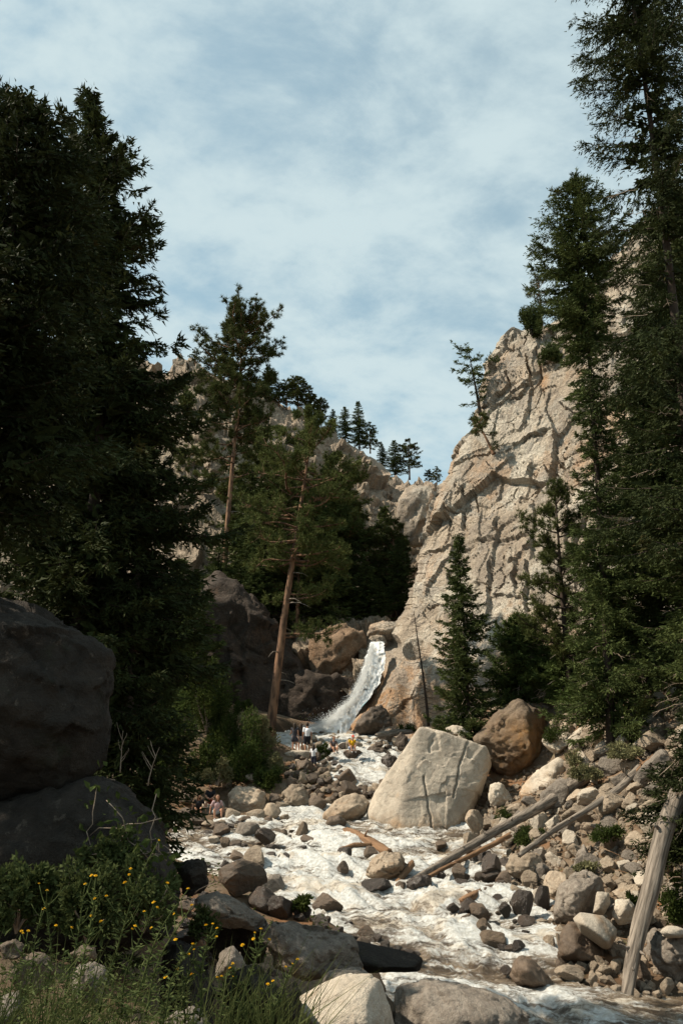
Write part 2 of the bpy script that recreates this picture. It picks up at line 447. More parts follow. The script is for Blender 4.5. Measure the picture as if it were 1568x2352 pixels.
# ================================================================ the ground, the river and the gorge
ZY = np.array([12, 16, 18.5, 21, 24, 27, 30, 32, 36, 41, 44, 46, 49, 51, 53, 57, 64.0])
ZZ = np.array([-7.4, -6.8, -6.5, -6.15, -5.65, -5.2, -4.85, -4.6, -4.25, -3.9, -3.55, -2.6, -1.2, -0.5, -0.1, 0.55, 0.8])
def zw(y):
    return np.interp(y, ZY, ZZ)
YS = np.arange(14, 62, 0.02)
def on_water(px, py):
    """where the line of sight through a photo point meets the river"""
    s = slope(py)
    k = np.nonzero(s * YS < zw(YS))[0]
    k2 = np.nonzero(np.diff(np.sign(s * YS - zw(YS))))[0]
    Y = YS[k2[0]] if len(k2) else (YS[k[0]] if len(k) else 57)
    return at(px, py, Y)
def wpoly(pts):
    return [tuple(on_water(*p)[:2]) for p in pts]
RIVER = [wpoly([(405, 1895), (500, 1893), (600, 1880), (660, 1858), (715, 1846), (800, 1868), (850, 1878), (870, 1830), (905, 1850), (875, 1868), (960, 1885), (1060, 1893), (1120, 1925), (1165, 1956),
                (1175, 2015), (1215, 2060), (1255, 2118), (1230, 2165), (1275, 2215), (1310, 2250), (1450, 2292), (1600, 2286), (1900, 2330), (1900, 2420), (1300, 2480), (1000, 2440),
                (890, 2300), (860, 2200), (800, 2150), (740, 2118), (600, 2066), (480, 2015), (430, 1965)]),
         wpoly([(600, 1690), (690, 1672), (800, 1677), (930, 1683), (1010, 1700), (985, 1745), (930, 1800), (895, 1860), (845, 1850), (835, 1815), (800, 1790), (745, 1755), (740, 1722), (640, 1716)])]
def river_sd(x, y):
    """signed distance to the river's edge, inside negative"""
    d = np.full(np.shape(x), 1e9); ins = np.zeros(np.shape(x), bool)
    for P in RIVER:
        d = np.minimum(d, segdist(x, y, P + P[:1])); ins |= inside(x, y, P)
    return np.where(ins, -d, d)
GP = [(1080, 1900, 39.0), (1170, 1968, 33.5), (1258, 2118, 27), (1290, 2248, 22.6), (1450, 2292, 22.3), (1568, 2280, 22.6), (1130, 1860, 39), (1250, 1850, 36.5), (1400, 1800, 34.5), (1500, 1750, 34),
      (1568, 1700, 33), (1400, 1650, 40), (1500, 1560, 42), (1568, 1500, 43), (1300, 1660, 43), (1100, 1680, 47), (1000, 1680, 52), (1350, 1990, 30.5), (1500, 1950, 28.5), (1568, 1900, 28), (1400, 2130, 26.5),
      (1500, 2150, 25), (1568, 2100, 25), (1200, 1640, 47), (1160, 1810, 43), (1235, 1800, 41.5), (1080, 1770, 45), (470, 1882, 43), (600, 1862, 44), (440, 1800, 47), (560, 1790, 48), (500, 1680, 52), (620, 1670, 54), (400, 1700, 50), (660, 1730, 50),
      (760, 1800, 47.5), (700, 1765, 49), (850, 1830, 45), (430, 1600, 55), (300, 1600, 52), (650, 1640, 60), (300, 1800, 44), (740, 1640, 62), (560, 1600, 62)]
GXYZ = [tuple(at(a, b, c)) for a, b, c in GP] + [(-12, 20, -1), (-6, 25, -3.6), (-10, 30, -2.8), (-14, 36, -1.8), (-8, 14, -3), (-3, 14, -4.4), (0, 14, -5.0), (3, 14, -5.6), (7, 14, -6.2), (12, 14, -5.5), (20, 14, -2),
      (-3, 8, -3.0), (0, 8, -3.4), (3, 8, -3.7), (8, 8, -3.6), (0, 3, -2.1), (-4, 3, -1.8), (4, 3, -2.2), (0, -6, -1.6), (15, 0, -.5), (-15, 0, 0.5), (-20, 15, 3), (-25, 35, 6), (25, 30, 4.5), (32, 50, 16), (-2, 18, -5.5), (1.5, 18.5, -6.0)]
GXYZ = np.array(GXYZ)
ground_tps = TPS(GXYZ[:, :2], GXYZ[:, 2], 2e-3)
def ground_h(x, y):
    xc = np.clip(x, -30, 34); yc = np.clip(y, -8, 62)
    h = ground_tps(xc, yc)
    out = np.hypot(x - xc, y - yc)
    h = h - 0.02 * out
    p = np.stack([x, y, x * 0], -1)
    near = np.exp(-out / 20)
    h = h + near * (0.22 * fbm(p * 0.45, 4, 3) + 0.07 * fbm(p * 2.2, 3, 9))
    w = zw(y); sd = river_sd(x, y)
    carve = w - 0.15 - 0.6 * np.clip(-sd / 2.0, 0, 1)
    k = np.clip(0.5 - sd / 1.2, 0, 1); k = k * k * (3 - 2 * k)
    bank = np.maximum(h, w - 0.10 + 0.22 * np.clip(sd, 0, 1.5))
    h = np.where(sd < 3.0, bank * (1 - k) + np.minimum(carve, h + 9) * k, h)
    return h
gx = np.r_[np.linspace(-400, -32, 24)[:-1], np.arange(-32, 36, 0.34), np.linspace(36, 400, 24)]
gy = np.r_[np.linspace(-300, -10, 18)[:-1], np.arange(-10, 64, 0.34), np.linspace(64, 700, 24)]
GX, GY = np.meshgrid(gx, gy)
GZ = ground_h(GX.ravel(), GY.ravel()).reshape(GX.shape)
def Hgt(x, y):
    """ground height, bilinear on the built sheet"""
    x = np.asarray(x, float); y = np.asarray(y, float)
    i = np.clip(np.searchsorted(gx, x) - 1, 0, len(gx) - 2); j = np.clip(np.searchsorted(gy, y) - 1, 0, len(gy) - 2)
    a = (x - gx[i]) / (gx[i + 1] - gx[i]); b = (y - gy[j]) / (gy[j + 1] - gy[j])
    return (GZ[j, i] * (1 - a) + GZ[j, i + 1] * a) * (1 - b) + (GZ[j + 1, i] * (1 - a) + GZ[j + 1, i + 1] * a) * b
def Surf(x, y):
    """ground or water, whichever is on top"""
    g = Hgt(x, y); sd = river_sd(np.asarray(x, float), np.asarray(y, float))
    return np.where(sd < 0.3, np.maximum(g, zw(y)), g)
YM = np.arange(6, 62, 0.05)
def hit(px, py, y0=6.0):
    """first point of the ground or the water on the line of sight"""
    p = at(np.full(YM.shape, float(px)), np.full(YM.shape, float(py)), YM)
    k = np.nonzero((p[:, 2] < Surf(p[:, 0], p[:, 1])) & (YM >= y0))[0]
    return p[k[0]] if len(k) else p[-1]

def ground_mat():
    m, t, b = newmat('canyon_soil'); N = NT(t)
    v = N.n('ShaderNodeTexCoord').outputs['Object']
    a = N.noise(v, 0.8, 6, 0.6, 0.3); f = N.noise(v, 7.0, 8, 0.7); g = N.noise(v, 0.35, 4, 0.5)
    c = N.mix(N.rng(a, 0.35, 0.65), (0.135, 0.092, 0.058), (0.19, 0.145, 0.103))
    c = N.mix(N.rng(f, 0.5, 0.66, 0, 0.8), c, (0.10, 0.065, 0.04))
    c = N.mix(N.rng(g, 0.52, 0.66, 0, 0.8), c, (0.19, 0.092, 0.042))
    c = N.mix(N.rng(N.noise(v, 1.7, 7, 0.65, 0.2), 0.57, 0.66, 0, 0.7), c, (0.065, 0.075, 0.028))
    c = N.mix(N.attr('wet'), c, (0.05, 0.034, 0.021))
    N.l(c, b.inputs['Base Color']); b.inputs['Roughness'].default_value = 0.9; b.inputs['Specular IOR Level'].default_value = 0.15
    bp = N.n('ShaderNodeBump'); bp.inputs['Strength'].default_value = 0.9; bp.inputs['Distance'].default_value = 0.08
    N.l(f, bp.inputs['Height']); N.l(bp.outputs[0], b.inputs['Normal'])
    return m
me = mesh_np('ground', np.stack([GX, GY, GZ], -1).reshape(-1, 3), grid_faces(*GX.shape), ground_mat())
sdg = river_sd(GX.ravel(), GY.ravel())
attr(me, 'wet', np.clip(1 - (sdg - 0.1) / 1.1, 0, 1) * (np.abs(GX.ravel()) < 40))
link('ground', me, kind='structure')

# ---------------------------------------------------------------- river
def water_mat(name, flow=(0.6, -0.8), fall=False):
    m, t, b = newmat(name); N = NT(t)
    v = N.n('ShaderNodeTexCoord').outputs['Object']
    mpn = N.n('ShaderNodeMapping')
    if fall:
        mpn.inputs['Scale'].default_value = (3.2, 3.2, 0.45)
    else:
        mpn.inputs['Rotation'].default_value = (0, 0, math.atan2(-flow[1], flow[0])); mpn.inputs['Scale'].default_value = (0.42, 1.5, 1.0)
    N.l(v, mpn.inputs[0]); sv = mpn.outputs[0]
    n_big = N.noise(sv, 0.7, 7, 0.62, 0.9); n_mid = N.noise(sv, 2.3, 8, 0.66, 0.5); n_f = N.noise(v, 9.0, 6, 0.7)
    s = N.math('ADD', N.math('MULTIPLY', n_big, 0.30), N.math('ADD', N.math('MULTIPLY', n_mid, 0.50), N.math('MULTIPLY', n_f, 0.20)))
    mq = N.n('ShaderNodeMapping'); mq.inputs['Scale'].default_value = (.35, 3.4, 1) if not fall else (1.6, 1.6, 1); N.l(sv, mq.inputs[0])
    strk = N.noise(mq.outputs[0], 2.2, 6, 0.65, 0.7)
    s = N.math('ADD', s, N.math('MULTIPLY', N.math('SUBTRACT', strk, 0.5), 0.62))
    s = N.math('ADD', s, N.math('MULTIPLY', N.math('SUBTRACT', N.attr('foam'), 0.5), 0.36))
    f = N.rng(s, 0.43, 0.67)
    brown = N.mix(N.rng(n_mid, 0.35, 0.7), (0.042, 0.029, 0.018), (0.19, 0.14, 0.09))
    foamc = N.mix(N.rng(n_f, 0.35, 0.7), *(((0.38, 0.375, 0.345), (0.60, 0.615, 0.605)) if not fall else ((0.70, 0.72, 0.72), (0.82, 0.84, 0.84))))
    foamc = N.mix(N.rng(n_big, 0.50, 0.40, 0, 0.45), foamc, (0.43, 0.33, 0.21))
    N.l(N.mix(f, brown, foamc), b.inputs['Base Color'])
    N.l(N.rng(f, 0, 1, 0.10, 0.55), b.inputs['Roughness'])
    b.inputs['Specular IOR Level'].default_value = 0.4
    bp = N.n('ShaderNodeBump'); bp.inputs['Strength'].default_value = 0.85; bp.inputs['Distance'].default_value = 0.14
    N.l(N.math('ADD', N.math('MULTIPLY', n_mid, 0.8), N.math('MULTIPLY', n_f, 0.45)), bp.inputs['Height']); N.l(bp.outputs[0], b.inputs['Normal'])
    return m
M['water'] = water_mat('white_water'); M['fall'] = water_mat('falling_water', fall=True)
FP = np.array([(470, 1915, .30), (430, 1960, .45), (560, 1930, .5), (520, 1985, .65), (700, 1930, .85), (640, 2000, .85), (660, 1880, .8), (780, 1960, .8), (780, 2050, .92), (900, 1905, .55), (1000, 1940, .55), (950, 2090, .85), (1100, 2180, .78), (1190, 2040, .75), (1230, 2130, .8),
               (1180, 2240, .5), (1300, 2250, .1), (1250, 2300, .75), (1330, 2335, .6), (1500, 2330, .22), (1500, 2300, .12), (1600, 2350, .3), (850, 2170, .35), (960, 1695, .62), (750, 1685, .9), (650, 1700, .8), (860, 1760, .75), (920, 1790, .8), (880, 1850, .6)])
fw = np.array([on_water(a, b)[:2] for a, b, c in FP])
def foam_at(x, y):
    d = (x[:, None] - fw[None, :, 0]) ** 2 + (y[:, None] - fw[None, :, 1]) ** 2
    k = 1 / (d + 0.6) ** 1.6
    return (k * FP[None, :, 2]).sum(1) / k.sum(1)
rx = np.arange(-13, 22, 0.095); ry = np.arange(16.5, 60, 0.095)
RX, RY = np.meshgrid(rx, ry); x = RX.ravel(); y = RY.ravel()
sd = river_sd(x, y)
keep = sd < 0.9
fo = foam_at(x, y)
al = 0.6 * x - 0.8 * y; ac = 0.8 * x + 0.6 * y
steep = np.clip(-np.gradient(zw(ry), ry), -1, 0).__abs__()
q = np.stack([al * 0.42, ac * 1.35, 0 * x], -1)
wq = np.stack([fbm(q * .5, 2, 15), fbm(q * .5, 2, 16), 0 * x], -1)
qr = q + .6 * wq
rid = 1 - 2 * np.abs(vnoise(qr * 1.1, 21)); rid2 = 1 - 2 * np.abs(vnoise(qr * 2.7 + 4, 22)); rid3 = 1 - 2 * np.abs(vnoise(qr * 6.1 + 9, 23))
amp = .35 + .65 * np.clip(fo * 1.3, 0, 1)
z = zw(y) + amp * (0.15 * fbm(q * .6, 3, 21) + .12 * rid + .085 * rid2 + .05 * rid3)
stp = np.sin(y * 1.75 + 1.6 * fbm(q * .35, 2, 8) + .35 * x); z += .20 * stp * (y < 44) * np.clip(fo * 1.4, 0, 1)
turbid = np.clip(.5 + .34 * rid + .22 * rid2 + .30 * stp * (y < 44), 0, 1)
z -= np.clip(sd + 0.1, 0, 1) * 0.12
idx = -np.ones(len(x), int); idx[keep] = np.arange(keep.sum())
fq = grid_faces(*RX.shape); fq = fq[keep[fq].all(1)]
me = mesh_np('river', np.stack([x, y, z], -1)[keep], idx[fq], M['water'])
attr(me, 'foam', np.clip(fo[keep] - .06 + .55 * (turbid[keep] - .5) + 0.20 * np.clip(sd[keep] + 0.4, 0, 1), 0, 1))
link('river', me, kind='structure', label='white water tumbling and swirling brown between the boulders')

# ---------------------------------------------------------------- right cliff
def interp_xy(tab, v, k=0):
    a = np.array(sorted(tab, key=lambda r: r[k]), float)
    return np.interp(v, a[:, k], a[:, 1 - k])
CL = [(1700, 405), (1568, 430), (1510, 470), (1430, 560), (1400, 600), (1335, 690), (1255, 745), (1172, 760), (1150, 772), (1142, 800), (1116, 838), (1106, 880), (1103, 940), (1085, 985), (1047, 1030), (1030, 1080), (1005, 1115),
      (990, 1150), (976, 1200), (964, 1260), (950, 1320), (936, 1380), (928, 1405), (900, 1440), (886, 1460), (883, 1490), (880, 1540), (866, 1580), (845, 1606), (812, 1642), (792, 1666), (778, 1720)]
cpts = np.array([(930, 1400, 62), (885, 1480, 60), (800, 1665, 57), (1000, 1115, 66), (1105, 900, 67), (1150, 775, 68), (1255, 745, 66), (1060, 1660, 50), (950, 1675, 54), (1200, 1400, 52.5), (1200, 1600, 47.5), (1350, 1400, 48.5), (1350, 1000, 57),
                 (1350, 700, 62), (1568, 440, 62), (1568, 1000, 51), (1568, 1500, 44), (1150, 1100, 62.5), (1100, 1300, 58), (1700, 600, 58), (1700, 1600, 42), (1200, 850, 65), (1050, 1500, 55)], float)
ctps = TPS(cpts[:, :2], cpts[:, 2], 5e-3)
rows = np.arange(408, 1718, 2.5); nc = 268
left = interp_xy(CL, rows, 1)
rw = np.stack([rows / 38, 0 * rows, 0 * rows], -1)
left = left + np.clip((1480 - rows) / 80, .15, 1) * (7 * facet(rw, 7, 1.0, .8) + 4 * facet(rw * 2.9, 9, 1.0, .8) + 2.0 * vnoise(rw * 7, 5))
s = np.linspace(0, 1, nc) ** 1.25
PX = left[:, None] + (1705 - left)[:, None] * s[None]
PY = np.repeat(rows[:, None], nc, 1)
YC = ctps(PX, PY)
off = PX - left[:, None]
YC = YC + 2.6 * np.clip(1 - off / 42, 0, 1) ** 2
# crack drawings (photo points) cut into the face
CR = [([(1100, 950), (1128, 938), (1152, 927), (1184, 911), (1204, 896), (1216, 880)], 7, 1.3), ([(1024, 1092), (1036, 1083), (1080, 1062), (1130, 1040), (1173, 1015), (1195, 979)], 4, .6), ([(1177, 1038), (1216, 1022), (1260, 1000)], 5, .8),
      ([(1234, 800), (1240, 831), (1245, 860), (1227, 889), (1213, 925), (1204, 968)], 6, 1.0), ([(1278, 1010), (1280, 1072), (1267, 1105), (1280, 1130)], 6, .9), ([(1026, 1179), (1062, 1177), (1065, 1134)], 5, .8), ([(1105, 1238), (1137, 1228), (1209, 1226)], 5, .9),
      ([(1137, 1199), (1130, 1235), (1123, 1285), (1128, 1336), (1120, 1390)], 8, 1.3), ([(982, 1267), (1026, 1258), (1065, 1253)], 4, .7), ([(1062, 1141), (1062, 1213)], 4, .6), ([(1171, 1282), (1196, 1276), (1213, 1252)], 6, 1.1), ([(1180, 1288), (1180, 1345)], 6, .9),
      ([(1135, 1369), (1192, 1369)], 4, .6), ([(1146, 801), (1177, 806), (1177, 770)], 5, .9), ([(1209, 815), (1213, 860), (1222, 885)], 11, 1.4), ([(952, 1576), (934, 1600), (919, 1627), (905, 1655)], 3, .45), ([(943, 1597), (975, 1604), (1003, 1612)], 3, .4),
      ([(1010, 1040), (1000, 1130), (985, 1230)], 4, .5), ([(1000, 1145), (996, 1185)], 8, 1.2), ([(1105, 1238), (1106, 1205), (1102, 1180)], 3, .5), ([(1216, 1226), (1212, 1300), (1205, 1400)], 6, .9), ([(1290, 930), (1330, 960)], 4, .5), ([(1262, 905), (1250, 985)], 3, .5),
      ([(1300, 1140), (1290, 1190), (1300, 1240)], 9, 1.0), ([(1228, 1075), (1218, 1130), (1222, 1190)], 4, .5), ([(1050, 1130), (1030, 1165), (1028, 1250)], 3, .4), ([(1090, 1130), (1096, 1180)], 3, .4), ([(1320, 1085), (1360, 1150)], 6, .8), ([(1345, 1180), (1310, 1260)], 8, 1.0),
      ([(952, 1350), (958, 1385), (990, 1395), (1030, 1382), (1060, 1388)], 4, .6), ([(1143, 930), (1136, 1000)], 3, .35), ([(1160, 850), (1170, 905)], 3, .4), ([(1030, 1330), (1022, 1290), (1036, 1262)], 6, .7)]
cut = np.zeros_like(PX); ledge = np.zeros_like(PX)
wob = np.stack([PX / 26, PY / 26, 0 * PX], -1)
jx = 5 * vnoise(wob, 2) + 2.0 * vnoise(wob * 3.1, 12); jy = 5 * vnoise(wob, 4) + 2.0 * vnoise(wob * 3.1, 14)
for pl, wd, dp in CR:
    qx, qy = PX + jx, PY + jy
    d = segdist(qx, qy, pl)
    al_ = np.clip(.35 + 1.5 * vnoise(np.stack([PX / 34 + dp, PY / 34, 0 * PX + wd], -1), 31), 0, 1)
    cut = np.maximum(cut, al_ * (.35 + .7 * dp) * np.clip(1.3 - d / (1.1 + .10 * wd), 0, 1) ** 0.5)
    v = np.array(pl[-1]) - np.array(pl[0]); nrm = np.array([-v[1], v[0]]) / np.hypot(*v)
    if nrm[1] > 0 or (abs(nrm[1]) < .3 and nrm[0] > 0): nrm = -nrm          # towards the upper / left side
    sd_ = (qx - pl[0][0]) * nrm[0] + (qy - pl[0][1]) * nrm[1]
    ledge += (1 if pl[0][1] < 1420 else .25) * np.where(sd_ > 0, .34, -.10) * min(dp, 1.1) * np.exp(-d / 16) * (d < 90)
pots = np.zeros_like(PX)
for cx, cy, r1, r2, dp in ((902, 1483, 16, 21, .95), (945, 1495, 16, 14, .95), (957, 1477, 12, 8, .45), (914, 1500, 6, 11, .6)):
    d = np.hypot((PX + jx * .4 - cx) / r1, (PY + jy * .4 - cy) / r2)
    pots = np.maximum(pots, dp * np.clip(1.25 - d, 0, 1) ** 0.6)
P0 = at(PX, PY, YC)
NRM = grid_normals(P0); NRM[NRM[..., 1] > 0] *= -1
flat = P0.reshape(-1, 3)
q = flat * np.array([0.34, 0.34, 0.22]); q = q + 0.35 * np.stack([fbm(flat * .25, 2, 40), fbm(flat * .25, 2, 41), fbm(flat * .25, 2, 42)], -1)
upper = np.clip((1470 - PY.ravel()) / 130, 0.15, 1)
jr = np.array([[.86, -.2, .46], [.15, .97, .18], [-.48, -.10, .87]])      # joint directions
w3 = np.stack([fbm(flat * .5, 2, 45), fbm(flat * .5, 2, 46), fbm(flat * .5, 2, 47)], -1)
jf = flat @ jr.T
def turb(p, o, sd):        # sharp creases
    a_, r_, t_ = 1.0, 0, 0
    for k in range(o):
        r_ = r_ + a_ * (1 - 2 * np.abs(vnoise(p, sd + 5 * k))); t_ += a_; a_ *= .55; p = p @ ROT.T * 2.07
    return r_ / t_
blocks = upper * (.80 * facet(jf * np.array([.16, .22, .11]) + .10 * w3, 50, 1.0, .8) + .22 * facet(jf * np.array([.42, .5, .30]) + .16 * w3, 60, 1.0, .8) + .06 * facet(jf * np.array([1.2, 1.3, .8]) + .3 * w3, 65, 1.0, .6))
for sc_, wd_, dp_, sd_ in ((np.array([.26, .36, .15]), .012, .42, 77), (np.array([.7, .85, .45]), .015, .16, 79)):
    g1, g2, gid = worley(jf * sc_ + .22 * w3, sd_)
    blocks -= upper * dp_ * np.clip(1.3 - (g2 - g1) / wd_, 0, 1) * np.clip(fbm(flat * .35, 2, sd_) * 4 + .55, 0, 1)
d = 0.55 * fbm(flat * 0.12, 4, 70) - 0.06 * (.35 + .65 * upper) * turb(jf * np.array([.55, .6, .35]), 4, 71) - 0.04 * turb(jf * np.array([2.2, 2.2, 1.2]), 3, 72) * (.25 + .75 * upper) + .05 * fbm(flat * 5, 3, 73) + blocks + ledge.ravel()
edge = np.clip(off.ravel() / 20, 0.3, 1)
d = d * edge - cut.ravel() * np.clip(edge, .4, 1) - pots.ravel()
# broad buttresses and gullies on the polished foot
foot = np.clip((PY.ravel() - 1480) / 100, 0, 1)
d += foot * 0.38 * np.sin(PX.ravel() / 17.0 + 1.5 * vnoise(np.stack([PX.ravel() / 60, PY.ravel() / 60, 0 * PX.ravel()], -1), 3)) * edge
P1 = (flat + NRM.reshape(-1, 3) * d[:, None]).reshape(P0.shape)
# the side that turns away round the edge
K = 9
wrap = np.stack([P1[:, 0] + np.array([0.25 * k + 0.16 * k * k, 0.9 * k + .25 * k * k, -0.10 * k * k]) for k in range(K, 0, -1)], 1)
P2 = np.concatenate([wrap, P1], 1)
# and over the top
top = np.stack([P2[0] + np.array([0, 1.4 * k, -0.12 * k * k]) for k in range(6, 0, -1)], 0)
P2 = np.concatenate([top, P2], 0)
me = mesh_np('cliff', P2.reshape(-1, 3), grid_faces(*P2.shape[:2]), M['cliff'], smooth=False)
st = np.clip((PY - 1470) / 110, 0, 1) * 1.0
for cx, cy, r1, r2, a in ((1247, 872, 13, 26, 1), (1245, 845, 8, 14, .8), (1206, 950, 8, 16, .7), (1322, 1150, 26, 20, .8), (1265, 1085, 9, 30, .6), (1180, 1400, 30, 30, .45), (1160, 1250, 14, 50, .35), (1152, 815, 40, 30, .3), (1140, 890, 30, 30, .3), (1060, 1640, 60, 30, .6)):
    st = np.maximum(st, a * np.clip(1.3 - np.hypot((PX - cx) / r1, (PY - cy) / r2), 0, 1))
stf = np.zeros(P2.shape[:2]); stf[6:, K:] = st
attr(me, 'stain', stf)
link('cliff', me, kind='structure', label='tall tan granite cliff cut by dark cracks right of the waterfall')

# ---------------------------------------------------------------- mountain on the left
RID = [(-200, 760), (200, 800), (300, 812), (360, 842), (385, 850), (405, 824), (440, 820), (478, 850), (520, 868), (560, 876), (600, 905), (640, 922), (690, 945), (740, 976), (790, 1002), (850, 1042), (880, 1068), (905, 1094), (940, 1108), (990, 1112), (1040, 1120), (1080, 1130)]
mpts = np.array([(400, 830, 121), (640, 920, 119), (800, 1000, 118), (930, 1110, 116), (500, 1050, 97), (500, 1200, 80), (450, 1400, 66), (700, 1100, 103), (700, 1300, 82), (850, 1200, 102), (850, 1350, 88), (880, 1440, 68), (700, 1450, 67), (600, 1600, 62),
                 (450, 1600, 57), (300, 900, 116), (300, 1300, 72), (300, 1600, 54), (1000, 1200, 108), (1000, 1400, 88), (200, 900, 112), (200, 1600, 52), (-160, 900, 98), (-160, 1600, 48), (1080, 1300, 96)], float)
mtps = TPS(mpts[:, :2], mpts[:, 2], 5e-3)
cols = np.arange(-160, 1080, 4.2); nr = 190
topy = interp_xy(RID, cols) + 5 * vnoise(np.stack([cols / 9, 0 * cols, 0 * cols], -1), 2)
tt = np.linspace(0, 1, nr)
PXm = np.repeat(cols[None], nr, 0); PYm = topy[None] + (np.interp(cols, [540, 640], [1690, 1560]) - topy)[None] * tt[:, None]
Ym = mtps(PXm, PYm) + 3 * np.clip(1 - (PYm - topy[None]) / 30, 0, 1) ** 2
Pm = at(PXm, PYm, Ym)
Nm = grid_normals(Pm); Nm[Nm[..., 1] > 0] *= -1
fl = Pm.reshape(-1, 3)
q = fl * np.array([.16, .16, .14]) + .45 * np.stack([fbm(fl * .12, 2, 80), fbm(fl * .12, 2, 81), fbm(fl * .12, 2, 82)], -1)
f1, f2, cid = worley(q, 90)
q2 = fl * np.array([.5, .5, .42]) + .4 * np.stack([fbm(fl * .4, 2, 83), fbm(fl * .4, 2, 84), fbm(fl * .4, 2, 85)], -1)
g1, g2, gid = worley(q2, 95)
rk = np.clip((fbm(fl * .06, 3, 99) + .45), 0, 1)
rk = np.maximum(rk, np.clip(1.2 - (PYm - topy[None]).ravel() / 130, 0, 1))
dm = 2.0 * fbm(fl * .05, 4, 100) + rk * (2.6 * facet(q, 90, 1, 1.0)) + (.3 + .7 * rk) * (1.1 * facet(q2, 95, 1, 1) + .45 * facet(q2 * 2.7, 97, 1, 1)) + .4 * fbm(fl * .8, 4, 101, .65)
dm *= np.clip((PYm - topy[None]).ravel() / 14, .25, 1)
Pm = (fl + Nm.reshape(-1, 3) * dm[:, None]).reshape(Pm.shape)
back = np.stack([Pm[0] + np.array([0, 3.0 * k, -.35 * k * k]) for k in range(8, 0, -1)], 0)
Pm = np.concatenate([back, Pm], 0)
me = mesh_np('mountain', Pm.reshape(-1, 3), grid_faces(*Pm.shape[:2]), M['mount'], smooth=False)
sg = np.r_[np.zeros(8 * len(cols)), (1 - rk) * .6]
attr(me, 'stain', sg)
link('mountain', me, kind='structure', label='rocky mountain side with ledges rising behind the pines')

# ---------------------------------------------------------------- waterfall
WL = [(852, 1474), (845, 1500), (826, 1554), (804, 1605), (748, 1656), (690, 1684)]
WR = [(882, 1474), (881, 1490), (883, 1522), (874, 1568), (834, 1619), (796, 1684)]
n_r, n_c = 110, 44
tv = np.linspace(0, 1, n_r); kk = np.linspace(0, 1, len(WL))
lx, ly = [np.interp(tv, kk, np.array(WL)[:, i]) for i in (0, 1)]
rx_, ry_ = [np.interp(tv, kk, np.array(WR)[:, i]) for i in (0, 1)]
sv = np.linspace(0, 1, n_c)
wx = lx[:, None] * (1 - sv) + rx_[:, None] * sv; wy = ly[:, None] * (1 - sv) + ry_[:, None] * sv
Yw = np.interp(tv, [0, .25, .7, 1], [60.0, 58.6, 57.0, 55.8])[:, None] - 0.15 * np.sin(np.pi * sv)[None]
Pw = at(wx, wy, Yw)
fl = Pw.reshape(-1, 3)
jit = .10 * fbm(fl * np.array([2.6, 2.6, .5]), 4, 110, .6) + .10 * fbm(fl * np.array([5, 5, 2.0]), 3, 111)
ed = np.minimum(np.tile(sv, n_r), 1 - np.tile(sv, n_r))
fl = fl + np.stack([.22 * fbm(fl * 2.2, 4, 112, .65) * (ed < .10), -jit - .05, .15 * jit], -1)
me = mesh_np('waterfall', fl, grid_faces(n_r, n_c), M['fall'])
attr(me, 'foam', 1.15 + .2 * np.repeat(tv, n_c))
link('waterfall', me, kind='structure', label='white waterfall sliding down the cleft beside the cliff')
# spray thrown up where the fall lands: many separate drops, one heap
rng = np.random.default_rng(5)
n = 20000
uu = rng.random(n) ** .6; bx_ = np.interp(uu, kk, np.array(WL)[:, 0]); by_ = np.interp(uu, kk, np.array(WL)[:, 1])
sx_ = bx_ - rng.gamma(1.0, 3.2, n) * (.3 + 1.8 * uu ** 2) + rng.uniform(0, 26, n) * (.3 + uu); sy_ = by_ - rng.gamma(1.0, 3.5, n) * (.3 + 1.6 * uu ** 2) + rng.uniform(-2, 6, n)
pp = at(sx_, np.minimum(sy_, 1680), np.interp(uu, [0, .25, .7, 1], [59.6, 58.2, 56.5, 55.2]) - rng.random(n) * .5)
rad = rng.uniform(.004, .014, n)
oct_v = np.array([(1, 1, 1), (-1, -1, 1), (-1, 1, -1), (1, -1, -1)], float)
oct_f = np.array([(0, 1, 3), (0, 2, 1), (0, 3, 2), (1, 2, 3)])
V = (pp[:, None] + rad[:, None, None] * oct_v[None]).reshape(-1, 3)
me = mesh_np('spray', V, (oct_f[None] + 4 * np.arange(n)[:, None, None]).reshape(-1, 3), plain_mat('spray_drops', (.75, .78, .78), (.7, .73, .74)))
link('spray', me, kind='stuff', label='white spray leaping at the foot of the waterfall')
# ================================================================ rocks
_ico = {}
def unit_(v): return v / (np.linalg.norm(v, axis=-1, keepdims=True) + 1e-12)
def ico(n):
    if n not in _ico:
        bm = bmesh.new(); bmesh.ops.create_icosphere(bm, subdivisions=n, radius=1)
        V = np.array([v.co[:] for v in bm.verts]); Fa = np.array([[v.index for v in f.verts] for f in bm.faces]); bm.free()
        V /= np.linalg.norm(V, axis=1)[:, None]
        _ico[n] = (V, Fa)
    return _ico[n]
def hull_planes(P):
    bm = bmesh.new()
    for p in P: bm.verts.new(p)
    r = bmesh.ops.convex_hull(bm, input=bm.verts[:])
    bm.normal_update()
    c = np.mean([v.co[:] for v in bm.verts if v.link_faces], 0)
    out = []
    for f in bm.faces:
        n = np.array(f.normal[:]); d = float(n @ (np.array(f.verts[0].co[:]) - c))
        if d < 0: n, d = -n, -d
        if d > 1e-4: out.append((n, d))
    bm.free()
    return c, np.array([o[0] for o in out]), np.array([o[1] for o in out])
def radial(dirs, Nn, D, k):
    """soft intersection of half spaces seen from the inside"""
    q = np.maximum(dirs @ Nn.T, 0) / D[None]            # 1/r of each plane
    inv = (np.sum(np.maximum(q, 1e-6) ** k, 1)) ** (1.0 / k)
    return 1.0 / np.maximum(inv, 1e-3)
